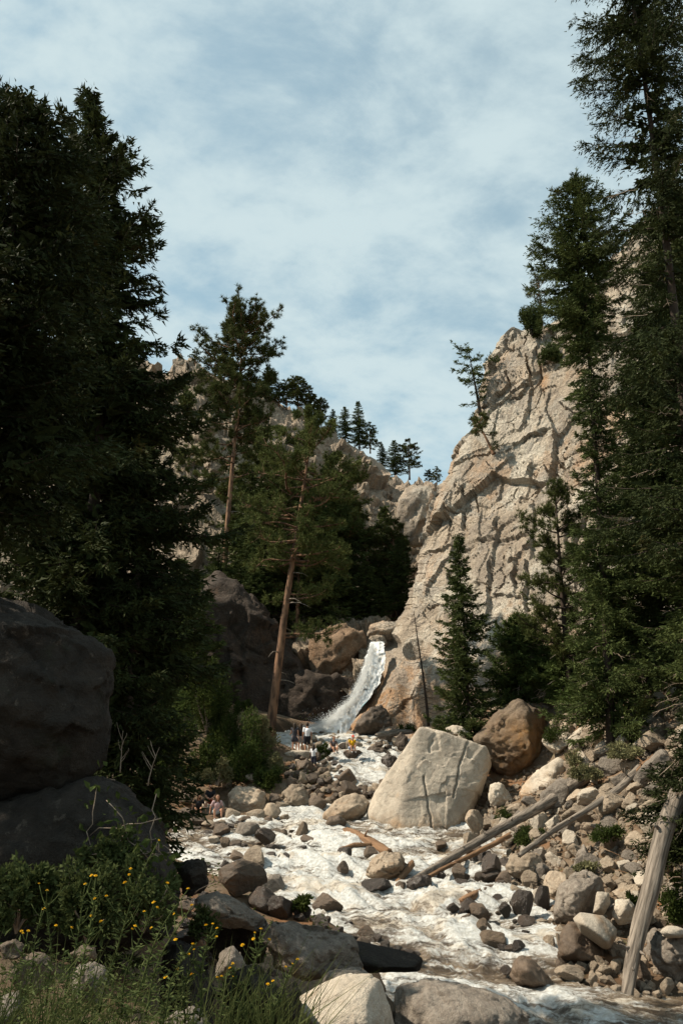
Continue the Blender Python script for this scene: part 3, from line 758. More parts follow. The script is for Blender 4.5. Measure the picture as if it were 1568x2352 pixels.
def rock_from_points(P, sub, k=26, rough=0.068, seed=0, strat=None, name='rock', mat=None, stainfn=None):
    P = np.asarray(P, float)
    ext = P.max(0) - P.min(0); ext = np.maximum(ext, .05)
    c, Nn, D = hull_planes(P / ext)
    r_ = np.random.default_rng(seed * 13 + 1)
    nn = unit_(r_.normal(size=(26, 3))); hs = ((P / ext - c) @ nn.T).max(0)
    Nn = np.r_[Nn, nn]; D = np.r_[D, hs * r_.uniform(.86, 1.0, 26)]     # chipped corners
    V, Fa = ico(sub)
    r = radial(V, Nn, D, k)
    X = (V * r[:, None] + c) * ext
    cen = (c * ext)
    size = float(np.mean(ext))
    n = X - cen; n /= np.linalg.norm(n, axis=1)[:, None]
    q = X / size
    d = rough * size * (.75 * fbm(q * 2.2 + seed * 3.1, 3, seed) + .55 * fbm(q * 6.5 + seed, 5, seed + 3, .68))
    f1, f2, cid = worley(q * np.array([2.6, 2.6, 2.2]) + seed * 1.7 + .3 * np.stack([fbm(q * 2, 2, seed + 5), fbm(q * 2, 2, seed + 6), fbm(q * 2, 2, seed + 7)], -1), seed + 8)
    d += rough * size * (.9 * facet(q * 3.2 + seed, seed + 8, .8, 1.0) + .45 * facet(q * 8 + seed, seed + 18, .8, 1.0) - (.25 if rough > .03 else 0) * np.clip(1 - (f2 - f1) / .05, 0, 1))
    if strat is not None:
        a = q @ (np.array(strat) / np.linalg.norm(strat))
        d += rough * size * .5 * (np.abs(((a * 6 + fbm(q * 2, 3, seed + 9) * .8) % 1) - .5) - .25)
    X = X + n * d[:, None]
    me = mesh_np(name, X - cen, Fa, mat)
    return me, cen, X
def cracks_px(X, me, cen, lines):
    """grooves cut where the photo shows the big cracks; lines are photo points"""
    px, py = proj(X)
    V = np.empty(len(me.vertices) * 3, np.float32); me.vertices.foreach_get('co', V); V = V.reshape(-1, 3)
    n = np.empty(len(me.vertices) * 3, np.float32); me.vertices.foreach_get('normal', n); n = n.reshape(-1, 3)
    jit = 5 * vnoise(X * 1.1, 3) + 1.5 * vnoise(X * 5, 4)
    for pl, w, d in lines:
        dd = segdist(px + jit, py, pl)
        V -= n * ((d * np.clip(1 - dd / w, 0, 1) * (n[:, 1] < .3))[:, None]).astype(np.float32)
    me.vertices.foreach_set('co', V.ravel()); me.update()
LAND = []     # (px, py, phrase) landmarks that small rocks are told apart by
def hrock(name, label, cat, outline, Y, thick, mat, front=(), sub=6, k=26, rough=0.068, seed=0, group=None, strat=None, land=None, lines=None, stain=None, up=0.0):
    """a boulder from its outline in the photo at distance Y; front: (px, py, metres towards the viewer)"""
    P = []
    for o in outline:
        px, py = o[:2]; dy = o[2] if len(o) > 2 else 0.0
        P.append(at(px, py, Y + dy))
    for px, py, dy in front:
        P.append(at(px, py, Y - dy))
    O = np.array([p for p in P[:len(outline)]]); c = O.mean(0)
    for p in O:
        q = (c + (p - c) * .72) * (1 + .8 * thick / Y) + np.array([0, .2 * thick, up]); P.append(q)
    for p in O:
        q = (c + (p - c) * .93) * (1 + .45 * thick / Y); P.append(q)
    me, cen, X = rock_from_points(P, sub, k, rough, seed, strat, name, mat)
    if lines: cracks_px(X, me, cen, lines)
    if stain is not None:
        px, py = proj(X); attr(me, 'stain', stain(px, py))
    o = link(name, me, cen, None, label=label, category=cat, group=group)
    if land: LAND.append((np.mean([q[0] for q in outline]), np.mean([q[1] for q in outline]), land))
    return o

# ---- big ones, each from its own outline
hrock('boulder', 'huge pale granite boulder standing in the river with two long vertical cracks', 'boulder',
      [(822, 1893), (825, 1867), (854, 1818), (916, 1746), (953, 1682), (972, 1651), (1002, 1659), (1023, 1682), (1074, 1698), (1085, 1692), (1117, 1705), (1128, 1734), (1130, 1785, 1.2), (1109, 1826, 1.5), (1068, 1898, 0.6), (1060, 1950), (985, 1962), (921, 1945)], 40.6, 3.6, M['pale'],
      [(900, 1935, 1.7), (990, 1945, 1.6), (1050, 1930, .9), (960, 1800, .9), (1060, 1790, .7), (985, 1700, .1)], sub=7, k=44, rough=.016, seed=3, land='the huge cracked boulder',
      lines=[([(976, 1782), (979, 1805), (978, 1835), (986, 1870), (993, 1925)], 2.4, .20), ([(1072, 1708), (1055, 1752), (1050, 1795), (1044, 1832)], 2.4, .20), ([(1000, 1700), (988, 1715), (985, 1728)], 2.6, .10), ([(1010, 1832), (1035, 1826)], 2.6, .08)],
      stain=lambda px, py: np.clip((py - 1868 + 10 * np.sin(px / 14)) / 40, 0, .75))
hrock('boulder', 'rough orange and yellow lichened boulder with a black shaded right side', 'boulder',
      [(1074, 1700), (1120, 1655), (1190, 1600), (1214, 1612), (1250, 1640, .9), (1264, 1690, 1.2), (1240, 1715, 1.2), (1232, 1755, 1), (1205, 1775), (1170, 1790), (1140, 1785), (1115, 1745)], 43.5, 3.2, M['orange'],
      [(1206, 1640, 1.5), (1214, 1700, 1.9), (1220, 1745, 1.4), (1130, 1700, .35), (1165, 1775, .5)], sub=6, k=80, rough=.042, seed=5, strat=(.4, 0, 1), land='the orange lichened boulder',
      stain=lambda px, py: np.clip((px - 1100) / 90, 0, 1) * np.clip((py - 1630) / 50, 0, 1))
hrock('boulder', 'pale sloping boulder with orange base under the upper end of the fallen log', 'boulder',
      [(1183, 1832), (1200, 1800), (1240, 1760), (1282, 1733), (1298, 1742), (1305, 1790), (1300, 1820), (1262, 1845), (1215, 1855)], 39.5, 2.2, M['pale'], [(1255, 1815, .9), (1215, 1830, .5)], sub=5, rough=0.041, seed=7, land='the pale sloping boulder',
      stain=lambda px, py: np.clip((1225 - px) / 30, 0, .9))
hrock('boulder', 'small white angular boulder wedged right of the huge cracked boulder', 'boulder',
      [(1120, 1830), (1126, 1800), (1146, 1796), (1165, 1812), (1182, 1840), (1165, 1846), (1140, 1858), (1125, 1850)], 39.2, 1.2, M['pale'], [(1140, 1830, .5)], sub=5, rough=0.054, seed=9, land='the small white boulder')
hrock('boulder', 'flat capstone perched behind the top of the huge cracked boulder', 'boulder', [(1022, 1672), (1038, 1664), (1068, 1670), (1082, 1685), (1072, 1692), (1025, 1693)], 44.5, 1.2, M['pale'], [(1045, 1685, .5)], sub=5, rough=0.041, seed=11)
hrock('boulder', 'short upright stone propping the flat capstone', 'boulder', [(1052, 1684), (1066, 1682), (1070, 1712), (1050, 1715)], 43.6, .5, M['pale'], [(1060, 1700, .2)], sub=4, rough=0.054, seed=12)
hrock('boulder', 'cube shaped pale block with a flat top on the upper scree', 'boulder', [(1376, 1625), (1440, 1621), (1449, 1630), (1446, 1648), (1420, 1664), (1395, 1674), (1378, 1665)], 40.5, 1.4, M['pale'], [(1400, 1650, .6), (1385, 1632, .5), (1440, 1636, .3)], sub=5, k=60, rough=.025, seed=13, land='the cube shaped block')
hrock('boulder', 'pale wedge rock directly under the cube shaped block', 'boulder', [(1408, 1672), (1425, 1650), (1460, 1640), (1472, 1655), (1455, 1668), (1412, 1678)], 39.6, 1, M['pale'], [(1440, 1660, .4)], sub=5, k=40, rough=0.054, seed=14)
hrock('boulder', 'long smooth pale slab lying on the slope above the fallen log', 'boulder', [(1355, 1745), (1365, 1712), (1420, 1675), (1480, 1672), (1500, 1690), (1465, 1708), (1410, 1738), (1372, 1752)], 38.2, 1.8, M['pale'], [(1400, 1725, .8), (1450, 1698, .6)], sub=5, k=30, rough=.025, seed=15, land='the long smooth slab')
hrock('boulder', 'tan angular rock left of the cube shaped block', 'boulder', [(1330, 1672), (1352, 1652), (1376, 1652), (1382, 1672), (1360, 1692), (1340, 1690)], 40.2, 1, M['tan'], [(1355, 1675, .5)], sub=5, k=40, rough=0.054, seed=16)
hrock('boulder', 'pointed standing stone under the low fir boughs', 'boulder', [(1286, 1670), (1296, 1652), (1312, 1660), (1322, 1690), (1318, 1706), (1296, 1704)], 42.0, .9, M['tan'], [(1300, 1688, .4)], sub=5, k=40, rough=0.068, seed=17)
hrock('boulder', 'rounded grey rock with a mossy face above the pale sloping boulder', 'boulder', [(1305, 1722), (1318, 1704), (1345, 1698), (1352, 1715), (1340, 1732), (1312, 1735)], 39.8, .9, M['tan'], [(1325, 1722, .4)], sub=5, rough=0.054, seed=18)
for i, (ol, Y, lb) in enumerate([([(1425, 1630), (1440, 1598), (1475, 1578), (1500, 1590), (1495, 1612), (1460, 1630)], 42, 'cracked pale slab leading up the slope from the cube shaped block'),
                                 ([(1470, 1640), (1490, 1610), (1545, 1588), (1562, 1600), (1540, 1625), (1490, 1645)], 40.5, 'broad pale slab above the dark overhanging boughs'),
                                 ([(1500, 1585), (1525, 1540), (1575, 1520), (1590, 1570), (1560, 1592), (1520, 1600)], 42.5, 'tall pale outcrop beside the thin dead poles'),
                                 ([(1545, 1540), (1560, 1490), (1640, 1470), (1650, 1560), (1570, 1560)], 43.5, 'topmost pale outcrop behind the thin dead poles')]):
    hrock('boulder', lb, 'boulder', ol, Y, 1.6, M['pale'], [(np.mean([p[0] for p in ol]), np.mean([p[1] for p in ol]), .7)], sub=5, k=30, rough=0.068, seed=20 + i, land=('the broad pale slab' if i == 1 else None))
# bottom right cluster
hrock('boulder', 'big grey round backed boulder at the right water edge', 'boulder', [(1266, 2120), (1270, 2070), (1280, 2035), (1320, 2000), (1360, 1998), (1382, 2015), (1390, 2055), (1375, 2095), (1330, 2125), (1290, 2140)], 26.6, 1.8, M['grey'], [(1310, 2050, .7), (1360, 2030, .6), (1320, 2100, .8), (1285, 2090, .5)], sub=6, rough=0.047, seed=30, land='the round backed boulder',
      stain=lambda px, py: np.clip((py - 2085) / 50, 0, .7))
hrock('boulder', 'dark brown boulder in the shallows carrying the tilted slab', 'boulder', [(1277, 2200), (1282, 2140), (1305, 2112), (1340, 2120), (1390, 2165), (1395, 2205), (1350, 2220), (1300, 2222)], 23.7, 1.6, M['brown'], [(1320, 2165, .6), (1340, 2205, .7), (1295, 2190, .5)], sub=5, k=34, rough=0.061, seed=31, land='the brown shallows boulder')
hrock('boulder', 'smooth pale tilted slab with an orange stain resting on the brown boulder', 'boulder', [(1310, 2108), (1330, 2093), (1385, 2102), (1418, 2135), (1415, 2152), (1400, 2185), (1385, 2180), (1335, 2145)], 23.4, .9, M['pale'], [(1360, 2135, .75), (1395, 2165, .7), (1330, 2115, .6)], sub=5, k=50, rough=.018, seed=32, land='the tilted slab',
      stain=lambda px, py: np.clip(1 - np.abs((px - 1385) - (py - 2125) * .55) / 12, 0, .8))
hrock('boulder', 'narrow upright pale block standing behind the tilted slab', 'boulder', [(1360, 2098), (1370, 2046), (1398, 2050), (1402, 2075), (1385, 2104)], 24.9, .8, M['pale'], [(1378, 2080, .4)], sub=5, k=60, rough=.02, seed=33, land='the upright block')
hrock('boulder', 'squarish pale block right of the narrow upright block', 'boulder', [(1404, 2105), (1412, 2066), (1445, 2062), (1458, 2085), (1450, 2118), (1420, 2125)], 24.8, .8, M['pale'], [(1430, 2095, .4)], sub=5, k=40, rough=0.041, seed=34)
hrock('boulder', 'large pitted grey boulder right of the foot of the leaning grey log', 'boulder', [(1480, 2180), (1500, 2135), (1540, 2125), (1600, 2130), (1680, 2180), (1660, 2260), (1560, 2272), (1505, 2245), (1490, 2210)], 22.8, 2.2, M['grey'], [(1530, 2160, .6), (1560, 2220, .8), (1510, 2200, .5)], sub=6, k=24, rough=0.068, seed=35, land='the large pitted boulder')
hrock('boulder', 'loose flake resting on top of the large pitted boulder', 'boulder', [(1512, 2140), (1528, 2128), (1560, 2128), (1590, 2145), (1560, 2155), (1525, 2152)], 22.2, .7, M['pale'], [(1545, 2145, .2)], sub=4, k=40, rough=0.054, seed=36)
hrock('boulder', 'low wet brown rock with water running round it in the right shallows', 'boulder', [(1168, 2240), (1178, 2200), (1200, 2190), (1230, 2210), (1262, 2245), (1270, 2268), (1220, 2272), (1180, 2262)], 22.5, 1.0, M['brown'], [(1205, 2225, .5), (1240, 2255, .5)], sub=5, rough=0.054, seed=37, land='the low wet rock')
hrock('boulder', 'broad flat mossy boulder beside the right hand cascade', 'boulder', [(1158, 1990), (1180, 1962), (1235, 1958), (1255, 1990), (1240, 2015), (1190, 2018), (1162, 2005)], 30.6, 1.4, M['tan'], [(1205, 1998, .6)], sub=5, rough=0.068, seed=38, land='the flat mossy boulder')
hrock('boulder', 'pointed grey boulder half buried in the scree above the round backed boulder', 'boulder', [(1315, 1998), (1325, 1960), (1338, 1938), (1358, 1965), (1362, 2000), (1330, 2010)], 30.0, 1, M['grey'], [(1338, 1980, .4)], sub=5, k=34, rough=0.068, seed=39, land='the pointed grey boulder')
# mid river and left side
hrock('boulder', 'big smooth brown river boulder left of the huge cracked boulder', 'boulder', [(732, 1888), (740, 1862), (765, 1835), (805, 1818), (840, 1820), (855, 1845), (846, 1872), (820, 1892), (770, 1898)], 40.9, 1.8, M['tan'], [(785, 1870, .8), (830, 1850, .6), (760, 1888, .6)], sub=5, k=14, rough=0.041, seed=40, land='the big smooth river boulder',
      stain=lambda px, py: np.clip((py - 1850) / 45, 0, .8))
hrock('boulder', 'low brown stone touching the front of the big smooth river boulder', 'boulder', [(742, 1895), (752, 1875), (785, 1870), (800, 1885), (795, 1898), (760, 1902)], 39.7, .6, M['brown'], [(770, 1888, .3)], sub=4, k=14, rough=0.054, seed=41)
hrock('boulder', 'tan boulder in mid river with the end of the driftwood log on it', 'boulder', [(832, 2012), (850, 1975), (880, 1950), (920, 1952), (935, 1975), (930, 2005), (905, 2025), (860, 2030)], 30.6, 1.4, M['tan'], [(875, 1995, .8), (915, 1990, .6), (850, 2015, .4)], sub=6, k=18, rough=0.061, seed=42, land='the tan boulder in mid river',
      stain=lambda px, py: np.clip((1985 - py + (880 - px) * .6) / -50, 0, .9))
hrock('boulder', 'dark brown block in the river under the tip of the long fallen log', 'boulder', [(925, 2045), (932, 2022), (975, 2005), (992, 2012), (994, 2035), (965, 2052), (935, 2055)], 29.2, .8, M['wet'], [(955, 2035, .4)], sub=5, k=40, rough=0.068, seed=43, land='the dark river block')
hrock('boulder', 'wide tan boulder on the left shore beside the seated people', 'boulder', [(520, 1865), (522, 1822), (545, 1806), (590, 1808), (612, 1820), (612, 1850), (600, 1875), (560, 1880)], 43.8, 1.8, M['tan'], [(545, 1835, .6), (590, 1845, .8), (570, 1872, .6)], sub=5, k=30, rough=0.054, seed=44, land='the wide tan boulder')
hrock('boulder', 'ribbed brown boulder sloping to the water below the cobble pile', 'boulder', [(640, 1850), (650, 1815), (668, 1798), (695, 1805), (718, 1840), (710, 1860), (680, 1865), (650, 1862)], 44.6, 1.4, M['tan'], [(680, 1838, .6)], sub=5, k=40, rough=0.068, seed=45, strat=(1, 0, 1.2), land='the ribbed boulder')
hrock('boulder', 'flat topped grey rock with a dark right face in the left channel', 'boulder', [(536, 1922), (548, 1888), (585, 1886), (598, 1898), (600, 1912), (572, 1930), (545, 1930)], 37.8, .8, M['grey'], [(560, 1915, .4), (585, 1892, .3)], sub=5, k=50, rough=.025, seed=46, land='the flat topped grey rock')
hrock('boulder', 'upright grey boulder among the cobbles below the standing people', 'boulder', [(678, 1790), (690, 1755), (706, 1738), (716, 1755), (714, 1790), (695, 1800)], 47.2, .9, M['brown'], [(698, 1775, .4)], sub=5, k=24, rough=0.054, seed=47, land='the upright grey boulder')
hrock('boulder', 'dark wet boulder beside the upper cascade left of the huge boulder', 'boulder', [(868, 1768), (876, 1738), (890, 1728), (912, 1742), (922, 1765), (900, 1785), (878, 1782)], 48.5, .9, M['wet'], [(892, 1765, .4)], sub=5, k=18, rough=0.054, seed=48, land='the upper cascade')
hrock('boulder', 'leaning brown slab that splits the upper cascade', 'boulder', [(905, 1700), (920, 1680), (935, 1690), (948, 1735), (940, 1748), (922, 1740), (912, 1715)], 50.8, .7, M['brown'], [(928, 1715, .3)], sub=5, k=24, rough=0.054, seed=49)
hrock('boulder', 'long brown slab with white water sheeting over its right end', 'boulder', [(838, 1722), (845, 1712), (880, 1715), (915, 1745), (905, 1752), (870, 1738)], 50.3, .8, M['brown'], [(875, 1728, .3)], sub=5, k=24, rough=0.054, seed=50)
# the gorge walls left of the fall
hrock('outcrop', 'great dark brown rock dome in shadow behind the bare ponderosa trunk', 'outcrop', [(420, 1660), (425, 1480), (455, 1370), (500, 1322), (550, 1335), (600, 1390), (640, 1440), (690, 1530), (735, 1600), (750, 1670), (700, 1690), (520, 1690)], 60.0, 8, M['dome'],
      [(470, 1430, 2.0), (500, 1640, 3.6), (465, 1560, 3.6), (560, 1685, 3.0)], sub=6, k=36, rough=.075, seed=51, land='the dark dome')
hrock('outcrop', 'sunlit tan ledge with diagonal cracks at the lip of the waterfall', 'outcrop', [(700, 1500), (722, 1455), (760, 1440), (800, 1428), (838, 1450), (845, 1480), (835, 1520), (815, 1555), (790, 1590), (750, 1600), (715, 1560)], 61.5, 6, M['ledge'],
      [(790, 1480, 1.6), (800, 1530, .6), (750, 1540, 1.2)], sub=5, k=30, rough=0.061, seed=52, lines=[([(720, 1600), (770, 1560), (835, 1500)], 6, .5), ([(770, 1500), (790, 1480), (795, 1450)], 4, .3), ([(750, 1570), (790, 1520)], 4, .35)])
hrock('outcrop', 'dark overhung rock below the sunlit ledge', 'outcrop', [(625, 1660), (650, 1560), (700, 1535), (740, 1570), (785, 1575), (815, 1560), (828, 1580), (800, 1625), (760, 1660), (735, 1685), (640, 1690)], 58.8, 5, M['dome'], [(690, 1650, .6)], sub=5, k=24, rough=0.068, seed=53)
hrock('boulder', 'rounded boulder jammed at the top of the waterfall', 'boulder', [(840, 1462), (850, 1434), (878, 1424), (912, 1430), (925, 1450), (900, 1470), (855, 1470)], 62.5, 2, M['cliff'], [(870, 1450, .8), (900, 1445, .6)], sub=5, k=40, rough=0.054, seed=54, land='the lip of the waterfall')
hrock('boulder', 'pale block under the jammed boulder where the water starts to fall', 'boulder', [(838, 1480), (848, 1460), (880, 1455), (890, 1478), (880, 1490), (850, 1490)], 62.0, 1.2, M['cliff'], [(865, 1478, .3)], sub=5, k=30, rough=0.054, seed=55)
hrock('outcrop', 'dark wet rock knuckle at the foot of the cliff beside the fall', 'outcrop', [(806, 1682), (824, 1652), (846, 1628), (868, 1614), (895, 1632), (905, 1682), (840, 1690)], 55.0, 2.4, M['brown'], [(832, 1655, .7), (870, 1650, .6)], sub=5, k=20, rough=.06, seed=56)
hrock('outcrop', 'distant pale rock wall closing the gorge behind the cliff edge', 'outcrop', [(905, 1215), (915, 1150), (935, 1122), (985, 1118), (1000, 1140), (1005, 1250), (960, 1260), (920, 1245)], 82, 10, M['cliff'], [(950, 1200, 1.0)], sub=5, k=40, rough=0.054, seed=57, stain=lambda px, py: px * 0)
hrock('boulder', 'small standing block on the skyline of the mountain', 'boulder', [(404, 838), (408, 815), (416, 812), (424, 826), (422, 842)], 112, 1.5, M['mount'], sub=4, k=30, rough=0.068, seed=58, stain=lambda px, py: px * 0)
hrock('boulder', 'big round grey boulder low on the mountain slope behind the tall ponderosa', 'boulder', [(470, 1075), (476, 1052), (500, 1042), (516, 1055), (518, 1085), (495, 1100), (478, 1095)], 84, 4, M['mount'], [(495, 1075, 1)], sub=5, k=20, rough=0.068, seed=59, stain=lambda px, py: px * 0)
hrock('boulder', 'pair forming pale slab on the mountain slope left of the tall ponderosa', 'boulder', [(440, 1110), (462, 1092), (480, 1098), (478, 1112), (455, 1118)], 82, 2, M['mount'], [(460, 1106, .6)], sub=4, k=20, rough=0.068, seed=60, stain=lambda px, py: px * 0)
hrock('outcrop', 'pale cliff band on the mountain left of the tall ponderosa', 'outcrop', [(452, 1010), (455, 960), (478, 935), (500, 945), (495, 990), (470, 1018)], 96, 6, M['mount'], [(475, 980, 1.2)], sub=5, k=30, rough=0.068, seed=61, stain=lambda px, py: px * 0)
# ---- the shaded bank in front, left
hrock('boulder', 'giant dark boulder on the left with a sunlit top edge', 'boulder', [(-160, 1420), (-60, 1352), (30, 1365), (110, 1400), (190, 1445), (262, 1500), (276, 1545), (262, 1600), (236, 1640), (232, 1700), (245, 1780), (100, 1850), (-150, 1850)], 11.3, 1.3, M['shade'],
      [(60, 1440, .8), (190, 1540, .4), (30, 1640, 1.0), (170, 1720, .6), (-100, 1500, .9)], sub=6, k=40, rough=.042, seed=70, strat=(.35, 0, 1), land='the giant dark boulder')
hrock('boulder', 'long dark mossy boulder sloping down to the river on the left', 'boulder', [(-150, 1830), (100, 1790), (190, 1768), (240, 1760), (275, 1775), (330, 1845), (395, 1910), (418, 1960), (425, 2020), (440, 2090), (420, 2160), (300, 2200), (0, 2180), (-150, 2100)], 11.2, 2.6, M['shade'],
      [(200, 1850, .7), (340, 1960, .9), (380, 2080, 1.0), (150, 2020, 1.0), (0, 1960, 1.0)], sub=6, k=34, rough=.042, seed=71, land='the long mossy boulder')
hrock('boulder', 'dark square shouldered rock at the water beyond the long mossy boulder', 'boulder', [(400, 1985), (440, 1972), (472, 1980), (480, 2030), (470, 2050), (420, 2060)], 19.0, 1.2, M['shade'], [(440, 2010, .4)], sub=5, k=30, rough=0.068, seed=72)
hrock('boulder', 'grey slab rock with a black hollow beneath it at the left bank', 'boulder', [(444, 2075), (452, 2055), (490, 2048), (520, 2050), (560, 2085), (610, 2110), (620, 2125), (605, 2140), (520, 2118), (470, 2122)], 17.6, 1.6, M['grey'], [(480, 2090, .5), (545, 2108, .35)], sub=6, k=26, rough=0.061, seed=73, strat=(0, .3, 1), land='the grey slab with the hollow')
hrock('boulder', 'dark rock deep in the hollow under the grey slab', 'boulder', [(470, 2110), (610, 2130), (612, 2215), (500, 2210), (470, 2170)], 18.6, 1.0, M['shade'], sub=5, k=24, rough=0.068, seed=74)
hrock('boulder', 'broad pitted grey boulder in the shade left of the dark flat slab', 'boulder', [(600, 2150), (615, 2115), (660, 2112), (730, 2135), (810, 2150), (832, 2190), (838, 2230), (780, 2245), (700, 2255), (620, 2225)], 17.2, 1.6, M['grey'], [(650, 2165, .5), (760, 2190, .6), (700, 2240, .8)], sub=6, k=28, rough=0.054, seed=75, land='the broad pitted boulder')
hrock('boulder', 'dark flat topped slab jutting over the white water', 'boulder', [(812, 2158), (850, 2168), (930, 2185), (970, 2196), (975, 2212), (965, 2232), (900, 2228), (840, 2236)], 18.6, .9, M['shade'], [(880, 2222, .9), (950, 2222, .6), (830, 2215, .9)], sub=6, k=70, rough=.012, seed=76, land='the dark flat slab')
hrock('boulder', 'sunlit cream granite boulder with one black vertical side in front', 'boulder', [(664, 2352), (678, 2295), (720, 2268), (790, 2238), (850, 2236), (876, 2246), (892, 2290), (905, 2352), (900, 2420), (670, 2420)], 14.7, 1.6, M['pale'], [(700, 2330, .7), (780, 2290, .5), (838, 2275, .6), (846, 2380, 1.1), (760, 2400, 1.2)], sub=6, k=50, rough=.022, seed=77, land='the sunlit cream boulder')
hrock('boulder', 'wide wet speckled grey boulder at the bottom beside the river', 'boulder', [(886, 2352), (892, 2260), (925, 2250), (950, 2262), (975, 2240), (1000, 2248), (1090, 2262), (1170, 2290), (1230, 2340), (1260, 2420), (890, 2420)], 15.8, 2.0, M['grey'], [(950, 2300, .6), (1080, 2300, .7), (1150, 2370, 1.0), (1000, 2390, 1.3)], sub=6, k=24, rough=0.043, seed=78, land='the wide speckled boulder')
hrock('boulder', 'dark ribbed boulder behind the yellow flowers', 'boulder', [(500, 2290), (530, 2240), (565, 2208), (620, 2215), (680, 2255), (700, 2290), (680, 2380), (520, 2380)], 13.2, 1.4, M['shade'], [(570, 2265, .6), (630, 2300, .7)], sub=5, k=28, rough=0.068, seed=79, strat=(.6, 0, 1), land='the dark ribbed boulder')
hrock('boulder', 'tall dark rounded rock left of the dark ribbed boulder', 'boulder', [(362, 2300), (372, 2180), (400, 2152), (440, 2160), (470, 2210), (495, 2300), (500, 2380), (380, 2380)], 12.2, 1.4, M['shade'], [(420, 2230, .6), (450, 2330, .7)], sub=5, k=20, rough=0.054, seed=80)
hrock('boulder', 'knobbly grey rock peeping between the pitted boulder and the cream boulder', 'boulder', [(728, 2262), (745, 2235), (790, 2225), (830, 2222), (860, 2238), (820, 2262), (760, 2275)], 15.9, .8, M['grey'], [(790, 2250, .3)], sub=5, k=20, rough=.06, seed=81)
hrock('boulder', 'shaded rock between the hollow and the broad pitted boulder', 'boulder', [(490, 2250), (505, 2190), (535, 2172), (560, 2200), (575, 2235), (545, 2260)], 15.6, .8, M['grey'], [(530, 2215, .4)], sub=5, k=22, rough=0.068, seed=82)
hrock('boulder', 'pale rock half hidden in the weeds', 'boulder', [(165, 2260), (175, 2225), (205, 2210), (240, 2225), (250, 2270), (225, 2310), (180, 2300)], 6.6, .6, M['grey'], [(205, 2255, .15)], sub=5, k=26, rough=0.068, seed=83, land='the pale rock in the weeds')
hrock('boulder', 'small angular rock at the lower left corner', 'boulder', [(-40, 2300), (10, 2285), (42, 2276), (50, 2300), (48, 2352), (30, 2400), (-40, 2400)], 5.6, .5, M['grey'], [(20, 2330, .15)], sub=5, k=40, rough=0.054, seed=84)
hrock('boulder', 'pale rock under the flower stems at the bottom edge', 'boulder', [(378, 2352), (395, 2325), (440, 2318), (480, 2345), (485, 2390), (385, 2390)], 6.4, .5, M['grey'], [(430, 2345, .12)], sub=5, k=24, rough=0.068, seed=85)
for i, (ol, lb) in enumerate([([(0, 2170), (25, 2160), (50, 2175), (45, 2200), (5, 2205)], 'rusty brown stone at the left edge among the grass'), ([(20, 2240), (60, 2190), (110, 2190), (130, 2240), (90, 2290), (35, 2280)], 'rusty brown stone behind the grass stems'), ([(160, 2190), (185, 2172), (215, 2180), (225, 2205), (180, 2215)], 'tan stone just above the pale rock in the weeds')]):
    hrock('boulder', lb, 'boulder', ol, 7.2, .5, M['brown'], sub=5, k=20, rough=0.068, seed=86 + i)

# ---- medium and small ones, from a few shared shapes
rng = np.random.default_rng(11)
def variant(seed, ang):
    r = np.random.default_rng(seed)
    n = 9 if ang else 15
    Nn = r.normal(size=(n, 3)); Nn /= np.linalg.norm(Nn, axis=1)[:, None]
    Nn = np.r_[Nn, ico(1)[0]]
    D = np.r_[r.uniform(.45 if ang else .62, .88, n), r.uniform(1.0, 1.15, 12)]
    V, Fa = ico(4)
    X = V * radial(V, Nn, D, 90 if ang else 20)[:, None]
    X += V * ((.03 if ang else .03) * (fbm(X * 2.3 + seed, 4, seed) + .8 * fbm(X * 7 + seed, 3, seed + 2) + 1.3 * facet(X * 2.2, seed, .7, 1)))[:, None]
    X /= (X.max(0) - X.min(0)) / 2
    return X, Fa
VAR = {}
for mname in ('pale', 'tan', 'brown', 'wet', 'orange', 'grey'):
    VAR[mname] = {}
geo = {a: [variant(100 + 7 * i + a, a) for i in range(9)] for a in (0, 1)}
def vmesh(mname, ang, i):
    key = (ang, i)
    if key not in VAR[mname]:
        X, Fa = geo[ang][i]
        VAR[mname][key] = mesh_np('rock', X, Fa, M[mname], smooth=not ang)
    return VAR[mname][key]
TONE = {'pale': 'pale grey', 'tan': 'tan', 'brown': 'brown', 'wet': 'dark wet', 'orange': 'orange', 'grey': 'speckled grey'}
SMALL = []
def srock(px, pyb, w, h, mname, ang, label=None, group=None, name='rock', y0=14.0, depth=.9, tilt=.25, cat='rock'):
    p = hit(px, pyb - .12 * h, y0)
    s = (p[1] * CP + p[2] * SP) / F
    if not ang and mname in ('wet', 'brown') and rng.random() < .45: ang = 1
    i = int(rng.integers(9))
    me = vmesh(mname, ang, i)
    w2 = w * s / 2; h2 = h * s / 2 * 1.22
    o = link(name, me, (p[0], p[1] + .25 * w2, p[2] + h2 * .66), None, category=cat, group=group)
    if ang and tilt > .3:
        o.rotation_euler = (rng.uniform(-tilt, tilt), rng.uniform(-tilt, tilt), rng.uniform(0, 6.28))
    else:
        o.rotation_euler = (rng.uniform(-.15, .15), rng.uniform(-tilt, tilt), rng.choice([0, math.pi]) + rng.uniform(-.4, .4))
    o.scale = (w2 * 1.06, w2 * depth * rng.uniform(.8, 1.1), h2)
    if label: o['label'] = label
    SMALL.append((o, px, pyb - h / 2, w, mname, ang, label))
    return o
R_ = 'rocks standing in the river'
